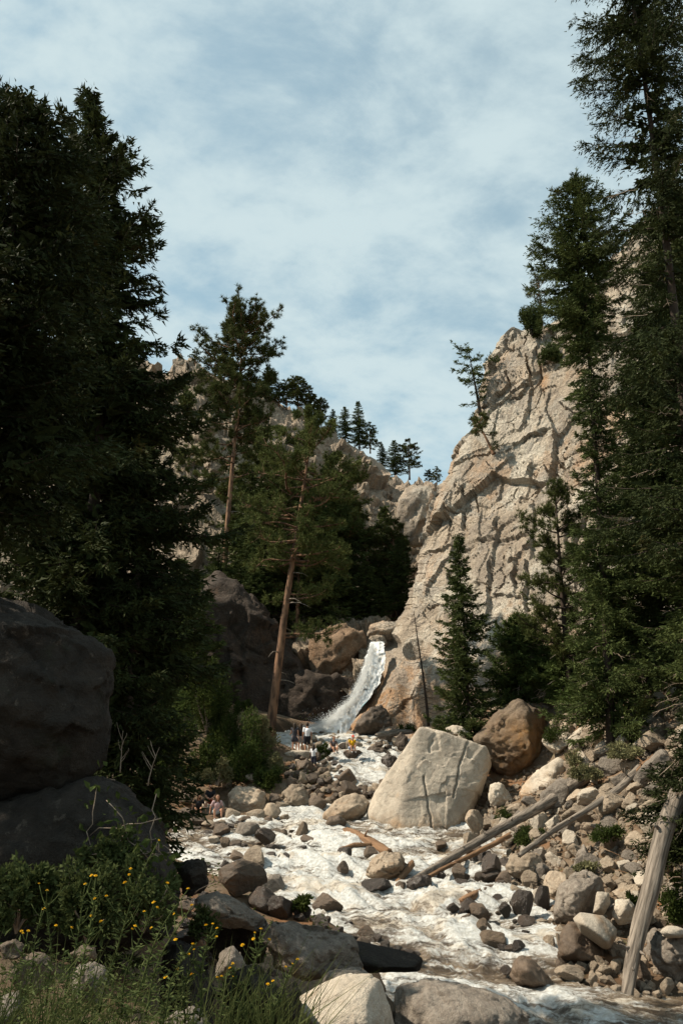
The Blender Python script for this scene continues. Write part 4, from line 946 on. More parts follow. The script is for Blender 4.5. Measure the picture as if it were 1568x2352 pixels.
for a in [(511, 1929, 45, 30, 'brown', 0), (492, 1937, 26, 16, 'pale', 1), (515, 1949, 24, 20, 'orange', 0), (541, 1950, 26, 18, 'brown', 0), (610, 1947, 48, 32, 'wet', 1), (624, 1954, 30, 13, 'wet', 1), (633, 1918, 30, 12, 'brown', 0), (477, 1967, 24, 12, 'wet', 0),
          (544, 1980, 40, 22, 'brown', 0), (583, 1992, 48, 40, 'tan', 1), (561, 2008, 38, 30, 'brown', 0), (590, 2020, 46, 20, 'wet', 0), (628, 2054, 50, 42, 'grey', 1), (520, 1998, 24, 18, 'wet', 0), (543, 2066, 114, 66, 'brown', 0), (598, 2060, 24, 26, 'brown', 1),
          (650, 2118, 62, 52, 'wet', 0), (600, 2100, 70, 50, 'wet', 0), (695, 2112, 40, 36, 'wet', 0), (752, 2108, 68, 48, 'brown', 0), (799, 2136, 34, 18, 'wet', 0), (735, 2134, 36, 28, 'wet', 0), (793, 1981, 36, 27, 'wet', 0), (788, 2003, 25, 21, 'brown', 0), (853, 1975, 33, 24, 'brown', 1),
          (866, 2055, 62, 28, 'wet', 0), (921, 2055, 33, 26, 'brown', 1), (1058, 2023, 31, 32, 'brown', 1), (1125, 2026, 46, 54, 'wet', 0), (1012, 2021, 22, 16, 'wet', 0), (1040, 2096, 28, 18, 'wet', 0), (1077, 2094, 40, 24, 'wet', 0), (1107, 2122, 46, 37, 'brown', 0), (1076, 2145, 33, 34, 'brown', 0),
          (1111, 2159, 44, 42, 'orange', 1), (1135, 2180, 56, 34, 'orange', 0), (1129, 2062, 44, 20, 'brown', 0), (1204, 2110, 48, 50, 'wet', 0), (1185, 2064, 32, 24, 'tan', 0), (1157, 2036, 36, 30, 'brown', 1), (1250, 2092, 36, 44, 'wet', 0), (1160, 2105, 28, 30, 'wet', 0), (1259, 2182, 28, 26, 'tan', 1),
          (693, 1931, 28, 36, 'orange', 0), (1010, 1952, 30, 18, 'brown', 1), (1085, 1968, 40, 26, 'brown', 0), (1110, 1990, 50, 28, 'wet', 0), (960, 1705, 26, 12, 'wet', 0), (880, 1696, 24, 11, 'brown', 0), (905, 1690, 22, 10, 'brown', 0), (1175, 2190, 30, 18, 'wet', 0), (1160, 2240, 26, 16, 'wet', 0)]:
    srock(*a, group=R_)
R_ = 'stones along the right water edge'
for a in [(1235, 2080, 30, 32, 'pale', 1), (1223, 2042, 38, 36, 'tan', 1), (1316, 2264, 68, 30, 'tan', 1), (1338, 2238, 33, 23, 'tan', 1), (1362, 2238, 24, 24, 'tan', 1), (1393, 2250, 42, 30, 'tan', 1), (1361, 2268, 22, 32, 'tan', 1), (1415, 2240, 24, 26, 'tan', 1), (1478, 2264, 30, 44, 'brown', 1), (1530, 2290, 32, 32, 'tan', 1),
          (1375, 2222, 24, 18, 'tan', 1), (1313, 2222, 20, 14, 'orange', 0), (1290, 2190, 18, 40, 'tan', 1), (1095, 1925, 46, 48, 'tan', 1), (1085, 1950, 44, 34, 'tan', 1), (1120, 1905, 30, 22, 'tan', 1)]:
    srock(*a, group=R_)
R_ = 'rocks on the left shore'
for a in [(428, 1884, 30, 26, 'brown', 0), (452, 1896, 34, 15, 'brown', 0), (476, 1899, 30, 13, 'tan', 0), (506, 1899, 30, 14, 'tan', 0), (532, 1886, 34, 24, 'tan', 0), (560, 1893, 30, 14, 'brown', 0), (588, 1888, 42, 24, 'tan', 0), (622, 1882, 40, 30, 'tan', 0), (645, 1868, 32, 26, 'tan', 0), (520, 1812, 34, 22, 'tan', 0), (500, 1806, 32, 22, 'tan', 0), (630, 1850, 26, 24, 'brown', 0), (545, 1795, 34, 20, 'brown', 0), (585, 1798, 38, 20, 'tan', 0), (610, 1800, 30, 22, 'brown', 0), (425, 1850, 34, 28, 'brown', 0), (655, 1885, 22, 14, 'tan', 0)]:
    srock(*a, group=R_)
def scatter(n, poly, wr, tones, ang, group, name='rock', flat=(.5, .85), y0=14.0, avoid=(), tilt=.25, sep=.55, tries=4000):
    out = []; P = np.array(poly); k = 0
    while len(out) < n and k < tries:
        k += 1
        x = rng.uniform(P[:, 0].min(), P[:, 0].max()); y = rng.uniform(P[:, 1].min(), P[:, 1].max())
        if not inside(np.array([x]), np.array([y]), poly)[0]: continue
        w = wr[0] + (wr[1] - wr[0]) * rng.random() ** 2.2
        if any(math.hypot(x - a, y - b) < sep * (w + c) / 2 for a, b, c in out): continue
        if any(inside(np.array([x]), np.array([y]), q)[0] for q in avoid): continue
        out.append((x, y, w))
    for x, y, w in sorted(out, key=lambda r: r[1]):
        srock(x, y + w * .3, w, w * rng.uniform(*flat), str(rng.choice(tones)), ang, None, group, name, y0, tilt=tilt)
scatter(74, [(655, 1775), (690, 1735), (760, 1740), (800, 1785), (845, 1815), (905, 1800), (895, 1840), (840, 1830), (790, 1832), (740, 1850), (720, 1850), (700, 1815), (660, 1800)], (16, 46), ['brown', 'brown', 'tan', 'wet'], 0, 'cobbles piled below the waterfall', 'cobble', (.6, .95), 42)
scatter(40, [(635, 1712), (680, 1690), (760, 1682), (860, 1690), (930, 1700), (925, 1725), (840, 1715), (800, 1722), (745, 1728), (660, 1740)], (12, 26), ['tan', 'brown', 'tan'], 0, 'stones beside the pool at the foot of the waterfall', 'stone', (.5, .8), 46)
SCREE = [(1120, 1880), (1185, 1860), (1310, 1800), (1440, 1740), (1580, 1700), (1580, 2110), (1500, 2130), (1420, 2060), (1380, 2010), (1270, 2040), (1175, 2000), (1150, 1950)]
scatter(62, SCREE, (42, 92), ['pale', 'tan', 'tan', 'grey'], 1, 'large angular rocks on the right scree slope', 'scree_rock', (.45, .75), 18, tilt=.45, sep=.62)
scatter(125, SCREE, (18, 44), ['pale', 'tan', 'tan', 'pale', 'grey'], 1, 'angular rocks on the right scree slope', 'scree_rock', (.45, .8), 18, tilt=.45)
scatter(36, [(1255, 1650), (1330, 1690), (1420, 1640), (1480, 1580), (1580, 1560), (1580, 1700), (1440, 1740), (1310, 1760)], (40, 80), ['pale', 'tan', 'tan'], 1, 'large rocks of the upper scree slope', 'scree_rock', (.45, .8), 30, tilt=.45, sep=.6)
scatter(34, [(1360, 1700), (1330, 1690), (1420, 1625), (1480, 1580), (1580, 1540), (1580, 1680), (1500, 1690)], (18, 48), ['pale', 'tan'], 1, 'rocks of the upper scree slope', 'scree_rock', (.45, .8), 30, tilt=.45)
scatter(46, [(425, 1905), (560, 1885), (700, 1880), (740, 1905), (690, 1960), (610, 1990), (640, 2050), (560, 2045), (470, 1990)], (14, 40), ['wet', 'brown', 'wet'], 0, 'wet rocks breaking the left rapids', 'rock', (.4, .7), 24, sep=.8)
scatter(40, [(1000, 1960), (1165, 1975), (1200, 2040), (1240, 2120), (1200, 2190), (1120, 2180), (1040, 2110), (1060, 2030)], (14, 44), ['wet', 'brown', 'wet', 'wet'], 0, 'wet rocks breaking the right cascade', 'rock', (.45, .8), 20, sep=.75)
scatter(26, [(600, 2065), (740, 2110), (850, 2150), (960, 2190), (930, 2240), (800, 2160), (640, 2100)], (16, 40), ['wet', 'wet', 'brown'], 0, 'wet rocks along the near bank', 'rock', (.5, .8), 18, sep=.7)
scatter(24, [(392, 2075), (470, 2050), (545, 2175), (560, 2270), (480, 2230), (425, 2140)], (26, 64), ['wet', 'brown', 'grey', 'wet'], 1, 'dark rocks in the shade of the near bank', 'rock', (.5, .8), 11, sep=.6)
scatter(40, [(1240, 2180), (1290, 2210), (1440, 2225), (1470, 2260), (1540, 2290), (1450, 2295), (1300, 2255)], (14, 40), ['tan', 'brown', 'tan'], 1, 'stones in the right shallows', 'stone', (.5, .8), 18, tilt=.4)
# small rubble nobody would count, one heap of low stones
n = 3600
gpx = rng.uniform(1130, 1600, n); gpy = rng.uniform(1620, 2300, n)
gV = []; gF = []; c = 0
V0, F0 = ico(1)
xs = rng.uniform(6, 26, n * 2); ys = rng.uniform(19, 44, n * 2)
sdv = river_sd(xs, ys); zs = Hgt(xs, ys)
qx, qy = proj(np.stack([xs, ys, zs], -1))
ok = (sdv > -.6) & (qx > 1080) & (qx < 1640) & (qy < 2330) & (qy > 1640)
xs, ys, zs = xs[ok], ys[ok], zs[ok]; m_ = len(xs)
sz = rng.uniform(.05, .17, m_)
A = rng.normal(size=(m_, 1, 3)); B = rng.normal(size=(m_, 1, 3))
sh = 1 + .3 * np.sign((V0[None] * A).sum(-1)) * np.clip((V0[None] * B).sum(-1), -1, 1)
X = V0[None] * sh[..., None] * sz[:, None, None] * rng.uniform(.55, 1.35, (m_, 1, 3)) + np.stack([xs, ys, zs + sz * .2], -1)[:, None]
Fv = F0[None] + len(V0) * np.arange(m_)[:, None, None]
me = mesh_np('rubble', X.reshape(-1, 3), Fv.reshape(-1, 3), M['tan'], smooth=False)
link('rubble', me, kind='stuff', label='small broken stones filling the scree between the larger rocks')
# ================================================================ trees and shrubs
def unit(v): return v / (np.linalg.norm(v, axis=-1, keepdims=True) + 1e-12)
def leaves(P, D, l, w, r, flat=None):
    """long four cornered leaves / shoots"""
    n = len(P); D = unit(D)
    R = r.normal(size=(n, 3))
    if flat is not None: R = R * (1 - flat) + np.array([0, 0, 1.0]) * flat * 2
    Nn = unit(np.cross(D, R)); l = np.broadcast_to(l, (n,))[:, None]; w = np.broadcast_to(w, (n,))[:, None]
    up = np.cross(Nn, D) * l * .12
    V = np.stack([P, P + D * l * .45 + Nn * w / 2 + up, P + D * l, P + D * l * .45 - Nn * w / 2 + up], 1).reshape(-1, 3)
    return V, np.arange(4 * n).reshape(n, 4)
def blades(P, D, l, w, r):
    """thin triangles: needles"""
    n = len(P); D = unit(D); Nn = unit(np.cross(D, r.normal(size=(n, 3))))
    l = np.broadcast_to(l, (n,))[:, None]; w = np.broadcast_to(w, (n,))[:, None]
    V = np.stack([P + Nn * w / 2, P + D * l, P - Nn * w / 2], 1).reshape(-1, 3)
    return V, np.arange(3 * n).reshape(n, 3)
def tubes_batch(P, R, n=3):
    """many thin branches at once: P (b,k,3), R (b,k)"""
    b, k, _ = P.shape
    T = unit(np.gradient(P, axis=1)); ref = np.array([.31, .17, .93])
    A = unit(np.cross(T, ref)); B = np.cross(T, A)
    th = np.arange(n) / n * 2 * np.pi
    V = P[:, :, None] + R[:, :, None, None] * (np.cos(th)[None, None, :, None] * A[:, :, None] + np.sin(th)[None, None, :, None] * B[:, :, None])
    i = (np.arange(b)[:, None, None] * k + np.arange(k - 1)[None, :, None]) * n
    j = np.arange(n)[None, None]; j2 = (j + 1) % n
    Q = np.stack([i + j, i + j2, i + n + j2, i + n + j], -1).reshape(-1, 4)
    return V.reshape(-1, 3), Q
def trunk_curve(H, bend=0.02, lean=(0, 0), seed=0, S=None):
    r = np.random.default_rng(seed + 900); a, b = r.uniform(0, 6.28, 2)
    def f(t):
        t = np.asarray(t, float)
        x = lean[0] * t * H + bend * H * np.sin(2.6 * t + a) * t; y = lean[1] * t * H + bend * H * np.sin(2.2 * t + b) * t
        if S is not None: x = x + np.interp(t, S[0], S[1])
        return np.stack([x, y, t * H], -1)
    return f
def conifer(seed, Ht, prof, nb, c0=.06, e0=.05, e1=-.35, dens=9.0, kl=4, ll=.16, lw=.055, tl=.6, gap=.12, tr=.25, lean=(0, 0), bend=.015, jit=.28, hang=.25, S=None, extra=(), upt=0.25, core=True, power=.85):
    """spruce or fir. prof: [(height 0-1, radius m)]; extra: [(height 0-1, azimuth, length)] long single boughs"""
    r = np.random.default_rng(seed); f = trunk_curve(Ht, bend, lean, seed, S)
    pt = np.array(prof, float)
    h = c0 + (1 - c0) * (np.arange(nb) + r.random(nb)) / nb
    h = 1 - (1 - h) ** (1 / power) * (1 - c0) ** (1 - 1 / power) if power != 1 else h
    h = np.clip(h, c0, .995)
    az = np.arange(nb) * 2.39996 + r.normal(0, .4, nb)
    L = np.interp(h, pt[:, 0], pt[:, 1])
    lump = vnoise(np.stack([np.cos(az) * 1.3 + seed, np.sin(az) * 1.3, h * Ht / 1.6], -1), seed)
    L = L * (1 + jit * lump + .14 * r.normal(size=nb)).clip(.35, 1.5)
    keep = (r.random(nb) > gap) & ~((lump < -.45) & (r.random(nb) < .6))
    h, az, L = h[keep], az[keep], L[keep]
    if len(extra):
        ex = np.array(extra, float); h = np.r_[h, ex[:, 0]]; az = np.r_[az, ex[:, 1]]; L = np.r_[L, ex[:, 2]]
    nb = len(h); L = np.maximum(L, .25)
    base = f(h)
    hd = np.stack([np.cos(az), np.sin(az), 0 * az], -1)
    a0 = e0 + .55 * np.clip((h - .75) / .25, 0, 1) + r.normal(0, .10, nb); a1 = e1 + r.normal(0, .08, nb)
    def bp(t):   # t (nb,k)
        rr = L[:, None] * t
        zz = L[:, None] * (a0[:, None] * t + a1[:, None] * t ** 2 + upt * t ** 4)
        return base[:, None] + hd[:, None] * rr[..., None] + np.stack([0 * zz, 0 * zz, zz], -1)
    tk = np.linspace(0, 1, 6)[None].repeat(nb, 0)
    BP = bp(tk)
    bv, bq = tubes_batch(BP, (0.012 * L + .008)[:, None] * (1 - .85 * tk), 3)
    wood = MB().add(bv, bq)
    zt = np.linspace(-.03, 1, 26); TP = f(zt)
    rad = tr * (1 - .93 * zt.clip(0, 1) ** .9); rad[:3] *= np.array([1.35, 1.15, 1.05])
    wood.tube(TP, rad, 9)
    # side shoots
    nt = np.maximum((L * dens).astype(int), 4); Tm = nt.max()
    tt = r.random((nb, Tm)) ** .75 * .93 + .07
    tt[:, 0] = 1.0
    mask = np.arange(Tm)[None] < nt[:, None]
    pos = bp(tt); d = bp(np.clip(tt + .03, 0, 1.05)) - pos; d = unit(d)
    side = np.cross(d, np.array([0, 0, 1.0])); side = unit(side) * np.where(r.random((nb, Tm)) < .5, 1, -1)[..., None]
    sp = r.uniform(.2, 1.0, (nb, Tm))[..., None]
    dr = unit(d * (1.0 - .5 * sp) + side * sp + np.stack([0 * tt, 0 * tt, r.normal(-hang, .22, tt.shape)], -1))
    tlen = tl * (1.08 - .62 * tt) * r.uniform(.45, 1.25, (nb, Tm)) * np.clip(L[:, None] / 1.2, .4, 1.15)
    pos, dr, tlen = pos[mask], dr[mask], tlen[mask]
    s = (np.arange(kl)[None] + r.random((len(pos), kl))) / kl
    P = pos[:, None] + dr[:, None] * (tlen[:, None] * s)[..., None] + np.array([0, 0, -1.0]) * (hang * .5 * tlen[:, None] * s ** 2)[..., None]
    P = P + r.normal(0, .03, P.shape)
    D = unit(dr[:, None] + r.normal(0, .34, P.shape))
    P = P.reshape(-1, 3); D = D.reshape(-1, 3)
    sz = r.uniform(.65, 1.3, len(P))
    lv, lf = blades(P, D, ll * sz, lw * sz, r)
    if core:     # old dense growth near the trunk
        nc_ = int(nb * 34); bi = r.integers(0, nb, nc_); tc = r.uniform(.04, .5, nc_)
        pc = base[bi] + hd[bi] * (L[bi] * tc)[:, None]; pc[:, 2] += L[bi] * (a0[bi] * tc + a1[bi] * tc ** 2) + r.normal(0, .12, nc_)
        pc += r.normal(0, .10, pc.shape)
        dc = unit(hd[bi] + r.normal(0, .6, pc.shape) + (0, 0, -.2))
        q2 = np.clip(L[bi] / 2.0, .35, 1.2) * r.uniform(.6, 1.2, nc_)
        cv, cf = blades(pc, dc, .38 * q2, .17 * q2, r)
        lf = np.r_[lf, cf + len(lv)]; lv = np.r_[lv, cv]
    return wood, (lv, lf), f
def tree_obj(name, label, wood, lv, bark, leafm, loc, rz=0, group=None, cat='tree', scale=1.0):
    o = thing(name, label, cat, loc, rz, group)
    o.scale = (scale,) * 3
    link('trunk', wood.mesh('trunk', bark), parent=o)
    link('crown', mesh_np('crown', lv[0], lv[1], leafm, smooth=False), parent=o)
    return o
def pine(seed, Ht, prof, nl, c0=.4, hpow=.9, tuft=14, nlen=.30, nw=.035, sub=6, tr=.4, lean=(0, 0), bend=.01, S=None, e0=.15, e1=.15, tufts_per=5, jit=.3, dead=6, spread=.45, deadlen=1.6, extra=()):
    """ponderosa: crooked limbs, needles in round tufts at the ends of the shoots"""
    r = np.random.default_rng(seed); f = trunk_curve(Ht, bend, lean, seed, S); pt = np.array(prof, float)
    h = np.sort(c0 + (1 - c0) * r.random(nl) ** hpow).clip(0, .985)
    az = np.arange(nl) * 2.39996 + r.normal(0, .5, nl)
    L = np.interp(h, pt[:, 0], pt[:, 1]) * (1 + jit * r.normal(size=nl)).clip(.35, 1.35)
    if len(extra):
        ex = np.array(extra, float); h = np.r_[h, ex[:, 0]]; az = np.r_[az, ex[:, 1]]; L = np.r_[L, ex[:, 2]]; nl = len(h)
    base = f(h); hd = np.stack([np.cos(az), np.sin(az), 0 * az], -1)
    a0 = e0 - .5 * (1 - h) + .5 * np.clip((h - .8) / .2, 0, 1) + r.normal(0, .15, nl); a1 = e1 + r.normal(0, .12, nl)
    w1, w2 = r.normal(0, .10, (2, nl)); ph = r.uniform(0, 6.28, nl)
    sd = np.stack([-np.sin(az), np.cos(az), 0 * az], -1)
    def lp(t):
        q = base[:, None] + hd[:, None] * (L[:, None] * t)[..., None]
        q = q + sd[:, None] * (L[:, None] * w1[:, None] * np.sin(4 * t + ph[:, None]))[..., None]
        z = L[:, None] * (a0[:, None] * t + a1[:, None] * t ** 2 + w2[:, None] * np.sin(5 * t + ph[:, None]) * t)
        return q + np.stack([0 * z, 0 * z, z], -1)
    tk = np.linspace(0, 1, 7)[None].repeat(nl, 0)
    wood = MB()
    lr = (.020 * L + .022)
    wood.add(*tubes_batch(lp(tk), lr[:, None] * (1 - .75 * tk), 4))
    zt = np.linspace(-.02, 1, 30); rad = tr * (1 - .90 * zt.clip(0, 1) ** 1.15); rad[:2] *= (1.35, 1.15)
    wood.tube(f(zt), rad, 11)
    ns = np.maximum((sub * (L / max(L.mean(), .1)) ** .7).astype(int), 3); Sm = ns.max()
    ts = .25 + .75 * r.random((nl, Sm)) ** .8; ts[:, 0] = 1
    mask = np.arange(Sm)[None] < ns[:, None]
    p0 = lp(ts); d = unit(lp(np.clip(ts + .04, 0, 1.05)) - p0)
    dd = unit(d * .7 + r.normal(0, .55, d.shape) + np.array([0, 0, .28]))
    sl = spread * L[:, None] * (1.1 - .6 * ts) * r.uniform(.4, 1.1, ts.shape)
    p0, dd, sl = p0[mask], dd[mask], sl[mask]
    kk = np.linspace(0, 1, 4)
    SPb = p0[:, None] + dd[:, None] * (sl[:, None] * kk)[..., None] + np.array([0, 0, .18]) * (sl[:, None] * kk ** 2)[..., None] + r.normal(0, .04, (len(p0), 4, 3)) * kk[None, :, None]
    wood.add(*tubes_batch(SPb, np.full((len(p0), 4), .016) * (1.6 - kk)[None], 3))
    u = r.random((len(p0), tufts_per)) ** .55; u[:, 0] = 1
    C = p0[:, None] + dd[:, None] * (sl[:, None] * u)[..., None] + np.array([0, 0, .18]) * (sl[:, None] * u ** 2)[..., None] + r.normal(0, .13, u.shape + (3,))
    C = C.reshape(-1, 3); ax = np.repeat(dd, tufts_per, 0)
    D = unit(r.normal(size=(len(C), tuft, 3)) + ax[:, None] * .75 + np.array([0, 0, .35]))
    P = np.repeat(C, tuft, 0); D = D.reshape(-1, 3)
    lv = blades(P, D, nlen * r.uniform(.6, 1.15, len(P)), nw, r)
    dd_ = None
    if dead:
        hdd = r.uniform(.12, max(c0, .3), dead); azd = r.uniform(0, 6.28, dead)
        o = f(hdd); t5 = np.linspace(0, 1, 5)
        Ld = r.uniform(.4, 1, dead) * deadlen
        DP = o[:, None] + np.stack([np.cos(azd), np.sin(azd), 0 * azd], -1)[:, None] * (Ld[:, None] * t5)[..., None] + np.stack([0 * t5, 0 * t5, 0.2 * t5 - .45 * t5 ** 2], -1)[None] * Ld[:, None, None] + r.normal(0, .05, (dead, 5, 3)) * t5[None, :, None]
        dd_ = (DP, .05)
    return wood, lv, f, dd_
def pine_obj(name, label, res, bark, leafm, loc, rz=0, group=None, scale=1.0, cat='tree'):
    wood, lv, f, dd_ = res
    o = tree_obj(name, label, wood, lv, bark, leafm, loc, rz, group, cat, scale)
    if dd_ is not None:
        for k in range(len(dd_[0])):
            link('dead_limb', MB().tube(dd_[0][k], np.linspace(dd_[1], .012, 5), 5).mesh('dead_limb', M['dead']), parent=o)
    return o
def foot(px, py, Y): return at(px, py, Y)
def onground(px, Y, dz=0.0):
    x = (px - W / 2) / F * Y * 1.0
    for _ in range(4):
        z = float(Hgt(x, Y)); x = (px - W / 2) / F * (Y * CP + z * SP)
    return np.array([x, Y, z + dz])

# ---- left: three tall spruces
Y1 = 18.2
b = onground(95, Y1); zb = b[2]
top = at(188, 214, Y1); Ht = top[2] - zb
def hfrac(py, Y, z0, Hh): return (slope(py) * Y - z0) / Hh
sc_ = Y1 * 1.02 / F * .80
prof = [(hfrac(y, Y1, zb, Ht), w_ * sc_) for y, w_ in ((214, 8), (250, 40), (300, 75), (345, 110), (380, 165), (430, 150), (500, 205), (560, 225), (650, 190), (720, 235), (800, 270), (900, 275), (1000, 285), (1150, 300), (1300, 310), (1600, 300), (1800, 200))][::-1]
S_ = ([0, .5, 1], [0, .35, top[0] - b[0]])
w_, l_, f_ = conifer(1, Ht, prof, 420, c0=.05, e0=.0, e1=-.30, dens=23, kl=7, ll=.15, lw=.058, tl=.48, gap=.10, tr=.24, jit=.24, hang=.35, S=S_, bend=.008,
                     extra=[(hfrac(y, Y1, zb, Ht), az_, w_ * sc_) for y, az_, w_ in ((395, -.1, 175), (412, -.3, 150), (520, -.05, 215), (540, -.25, 200), (560, .1, 205), (800, -.1, 265), (335, -.1, 85), (660, .2, 200))], upt=.3)
tree_obj('spruce_tree', 'tallest dark spruce on the left with its pointed top against the sky', w_, l_, M['bark_dark'], M['spruce'], b, 0, 'dark spruces on the left bank')
b = onground(-215, 11.2); Ht = at(-60, 222, 11.2)[2] - b[2]
w_, l_, f_ = conifer(2, Ht, [(0, 1.6), (.3, 1.75), (.6, 1.55), (.85, 1.15), (.95, .75), (1, .12)], 230, c0=.46, e0=.0, e1=-.3, dens=22, kl=7, ll=.13, lw=.05, tl=.75, gap=.12, tr=.28, jit=.3, hang=.35)
tree_obj('spruce_tree', 'dark spruce at the left edge with rusty cones, only its right boughs in view', w_, l_, M['bark_dark'], M['spruce'], b, 0, 'dark spruces on the left bank')
b = onground(245, 18.6); Ht = at(245, 1010, 18.6)[2] - b[2]
w_, l_, f_ = conifer(3, Ht, [(0, 1.0), (.2, 1.25), (.4, 1.5), (.55, 1.6), (.8, 1.2), (1, .1)], 170, c0=.04, e0=.0, e1=-.28, dens=19, kl=7, ll=.16, lw=.06, tl=.8, gap=.08, tr=.25, jit=.3, hang=.3)
tree_obj('spruce_tree', 'shorter dark spruce filling the shade behind the tallest left spruce', w_, l_, M['bark_dark'], M['spruce'], b, 0, 'dark spruces on the left bank')
b = onground(150, 20.0); Ht = at(150, 900, 20.0)[2] - b[2]
w_, l_, f_ = conifer(4, Ht, [(0, 1.9), (.3, 2.1), (.7, 1.5), (1, .1)], 200, c0=.04, e0=.0, e1=-.28, dens=14, kl=6, ll=.20, lw=.085, tl=.9, gap=.08, tr=.25, jit=.3)
tree_obj('spruce_tree', 'dark spruce deep in the left shade seen through gaps between trunks', w_, l_, M['bark_dark'], M['spruce'], b, 0, 'dark spruces on the left bank')
b = (-9.4, 10.3, float(Hgt(-9.4, 10.3)) - .1)  # unseen tree, added only to throw shade on the long mossy boulder
w_, l_, f_ = conifer(6, 6.2 - b[2], [(0, 2.2), (.3, 2.3), (.7, 1.6), (1, .1)], 150, c0=.05, e0=.0, e1=-.3, dens=16, kl=5, ll=.16, lw=.07, tl=.7, gap=.08, tr=.2)
tree_obj('spruce_tree', 'unseen young spruce added beyond the left edge to shade the long mossy boulder', w_, l_, M['bark_dark'], M['spruce'], b, 0, 'dark spruces on the left bank')
# ---- the two big ponderosas
b = foot(505, 1450, 70.0); tp = at(564, 728, 70.0); Ht = tp[2] - b[2]
mm = 60 * 1.05 / F
Sx = ([0, .3, .6, .8, 1], [0, .2 * (tp[0] - b[0]), .55 * (tp[0] - b[0]), .78 * (tp[0] - b[0]), tp[0] - b[0]])
res = pine(10, Ht, [(.3, 2.3), (.45, 3.2), (.6, 2.9), (.72, 2.7), (.8, 3.4), (.9, 3.0), (.96, 2.0), (1, .5)], 112, c0=.42, hpow=.62, tuft=18, nlen=.40, nw=.055, sub=9, tr=.30, S=Sx, bend=.004, tufts_per=6, jit=.32, dead=9, deadlen=2.6, spread=.42)
pine_obj('ponderosa_pine', 'tall ponderosa with an open round top standing out against the sky', res, M['bark'], M['pine'], b)
b = onground(620, 52.5); b[2] = at(620, 1668, 52.5)[2] - .3; tp = at(722, 965, 52.5); Ht = tp[2] - b[2]
Sx = ([0, .35, .7, 1], [0, .30 * (tp[0] - b[0]), .68 * (tp[0] - b[0]), tp[0] - b[0]])
res = pine(11, Ht, [(.35, 2.2), (.5, 3.0), (.65, 3.6), (.8, 3.0), (.92, 2.0), (1, .5)], 62, c0=.50, tuft=16, nlen=.34, nw=.05, sub=9, tr=.31, S=Sx, bend=.003, tufts_per=7, jit=.25, dead=8, deadlen=2.2, spread=.45,
           extra=[(.40, -.2, 3.0), (.415, .5, 2.4), (.39, 3.0, 1.3), (.29, -.15, 3.4), (.28, .3, 3.0)])
pine_obj('ponderosa_pine', 'ponderosa with a long bare orange trunk rising beside the standing people', res, M['bark'], M['pine'], b)
LAND.append((622, 1660, 'the foot of the bare ponderosa'))
# ---- slope behind: a few kinds, copied
kinds = {}
def kind_tree(k):
    if k in kinds: return kinds[k]
    if k[0] == 'p':
        s = int(k[1]); res = pine(20 + s, 15.0, [(.15, 2.6), (.35, 3.0), (.6, 2.7), (.85, 1.8), (1, .3)], 56, c0=.18 + .08 * s, tuft=14, nlen=.42, nw=.075, sub=8, tr=.26, tufts_per=6, jit=.3, dead=0, spread=.45, bend=.02)
        o = tree_obj('pine_tree', 'x', res[0], res[1], M['bark'], M['pine'], (0, 0, -500), 0, None)
    else:
        s = int(k[1]); w_, l_, f_ = conifer(30 + s, 15.0, [(0, 2.2), (.2, 2.7), (.5, 2.0), (.8, 1.1), (1, .1)], 150, c0=.06, e0=.05, e1=-.25, dens=9, kl=6, ll=.32, lw=.12, tl=.8, gap=.1, tr=.22, jit=.35)
        o = tree_obj('fir_tree', 'x', w_, l_, M['bark_dark'], M['fir'], (0, 0, -500), 0, None)
    kinds[k] = o
    return o
def place(k, px, pyb, pyt, Y, label, group, wide=1.0, rz=None):
    o = kind_tree(k)
    b = at(px, pyb, Y); hgt = slope(pyt) * Y - b[2]; s = hgt / 15.0
    rz = float(rng.uniform(0, 6.28)) if rz is None else rz
    if 'used' not in kinds: kinds['used'] = set()
    if k in kinds['used']:
        r = dup(o, b, rz, (s * wide, s * wide, s), label, group)
    else:
        kinds['used'].add(k); r = o
        r.location = b; r.rotation_euler = (0, 0, rz); r.scale = (s * wide, s * wide, s); r['label'] = label; r['group'] = group
    return r
G1 = 'conifers on the slope behind the ponderosas'
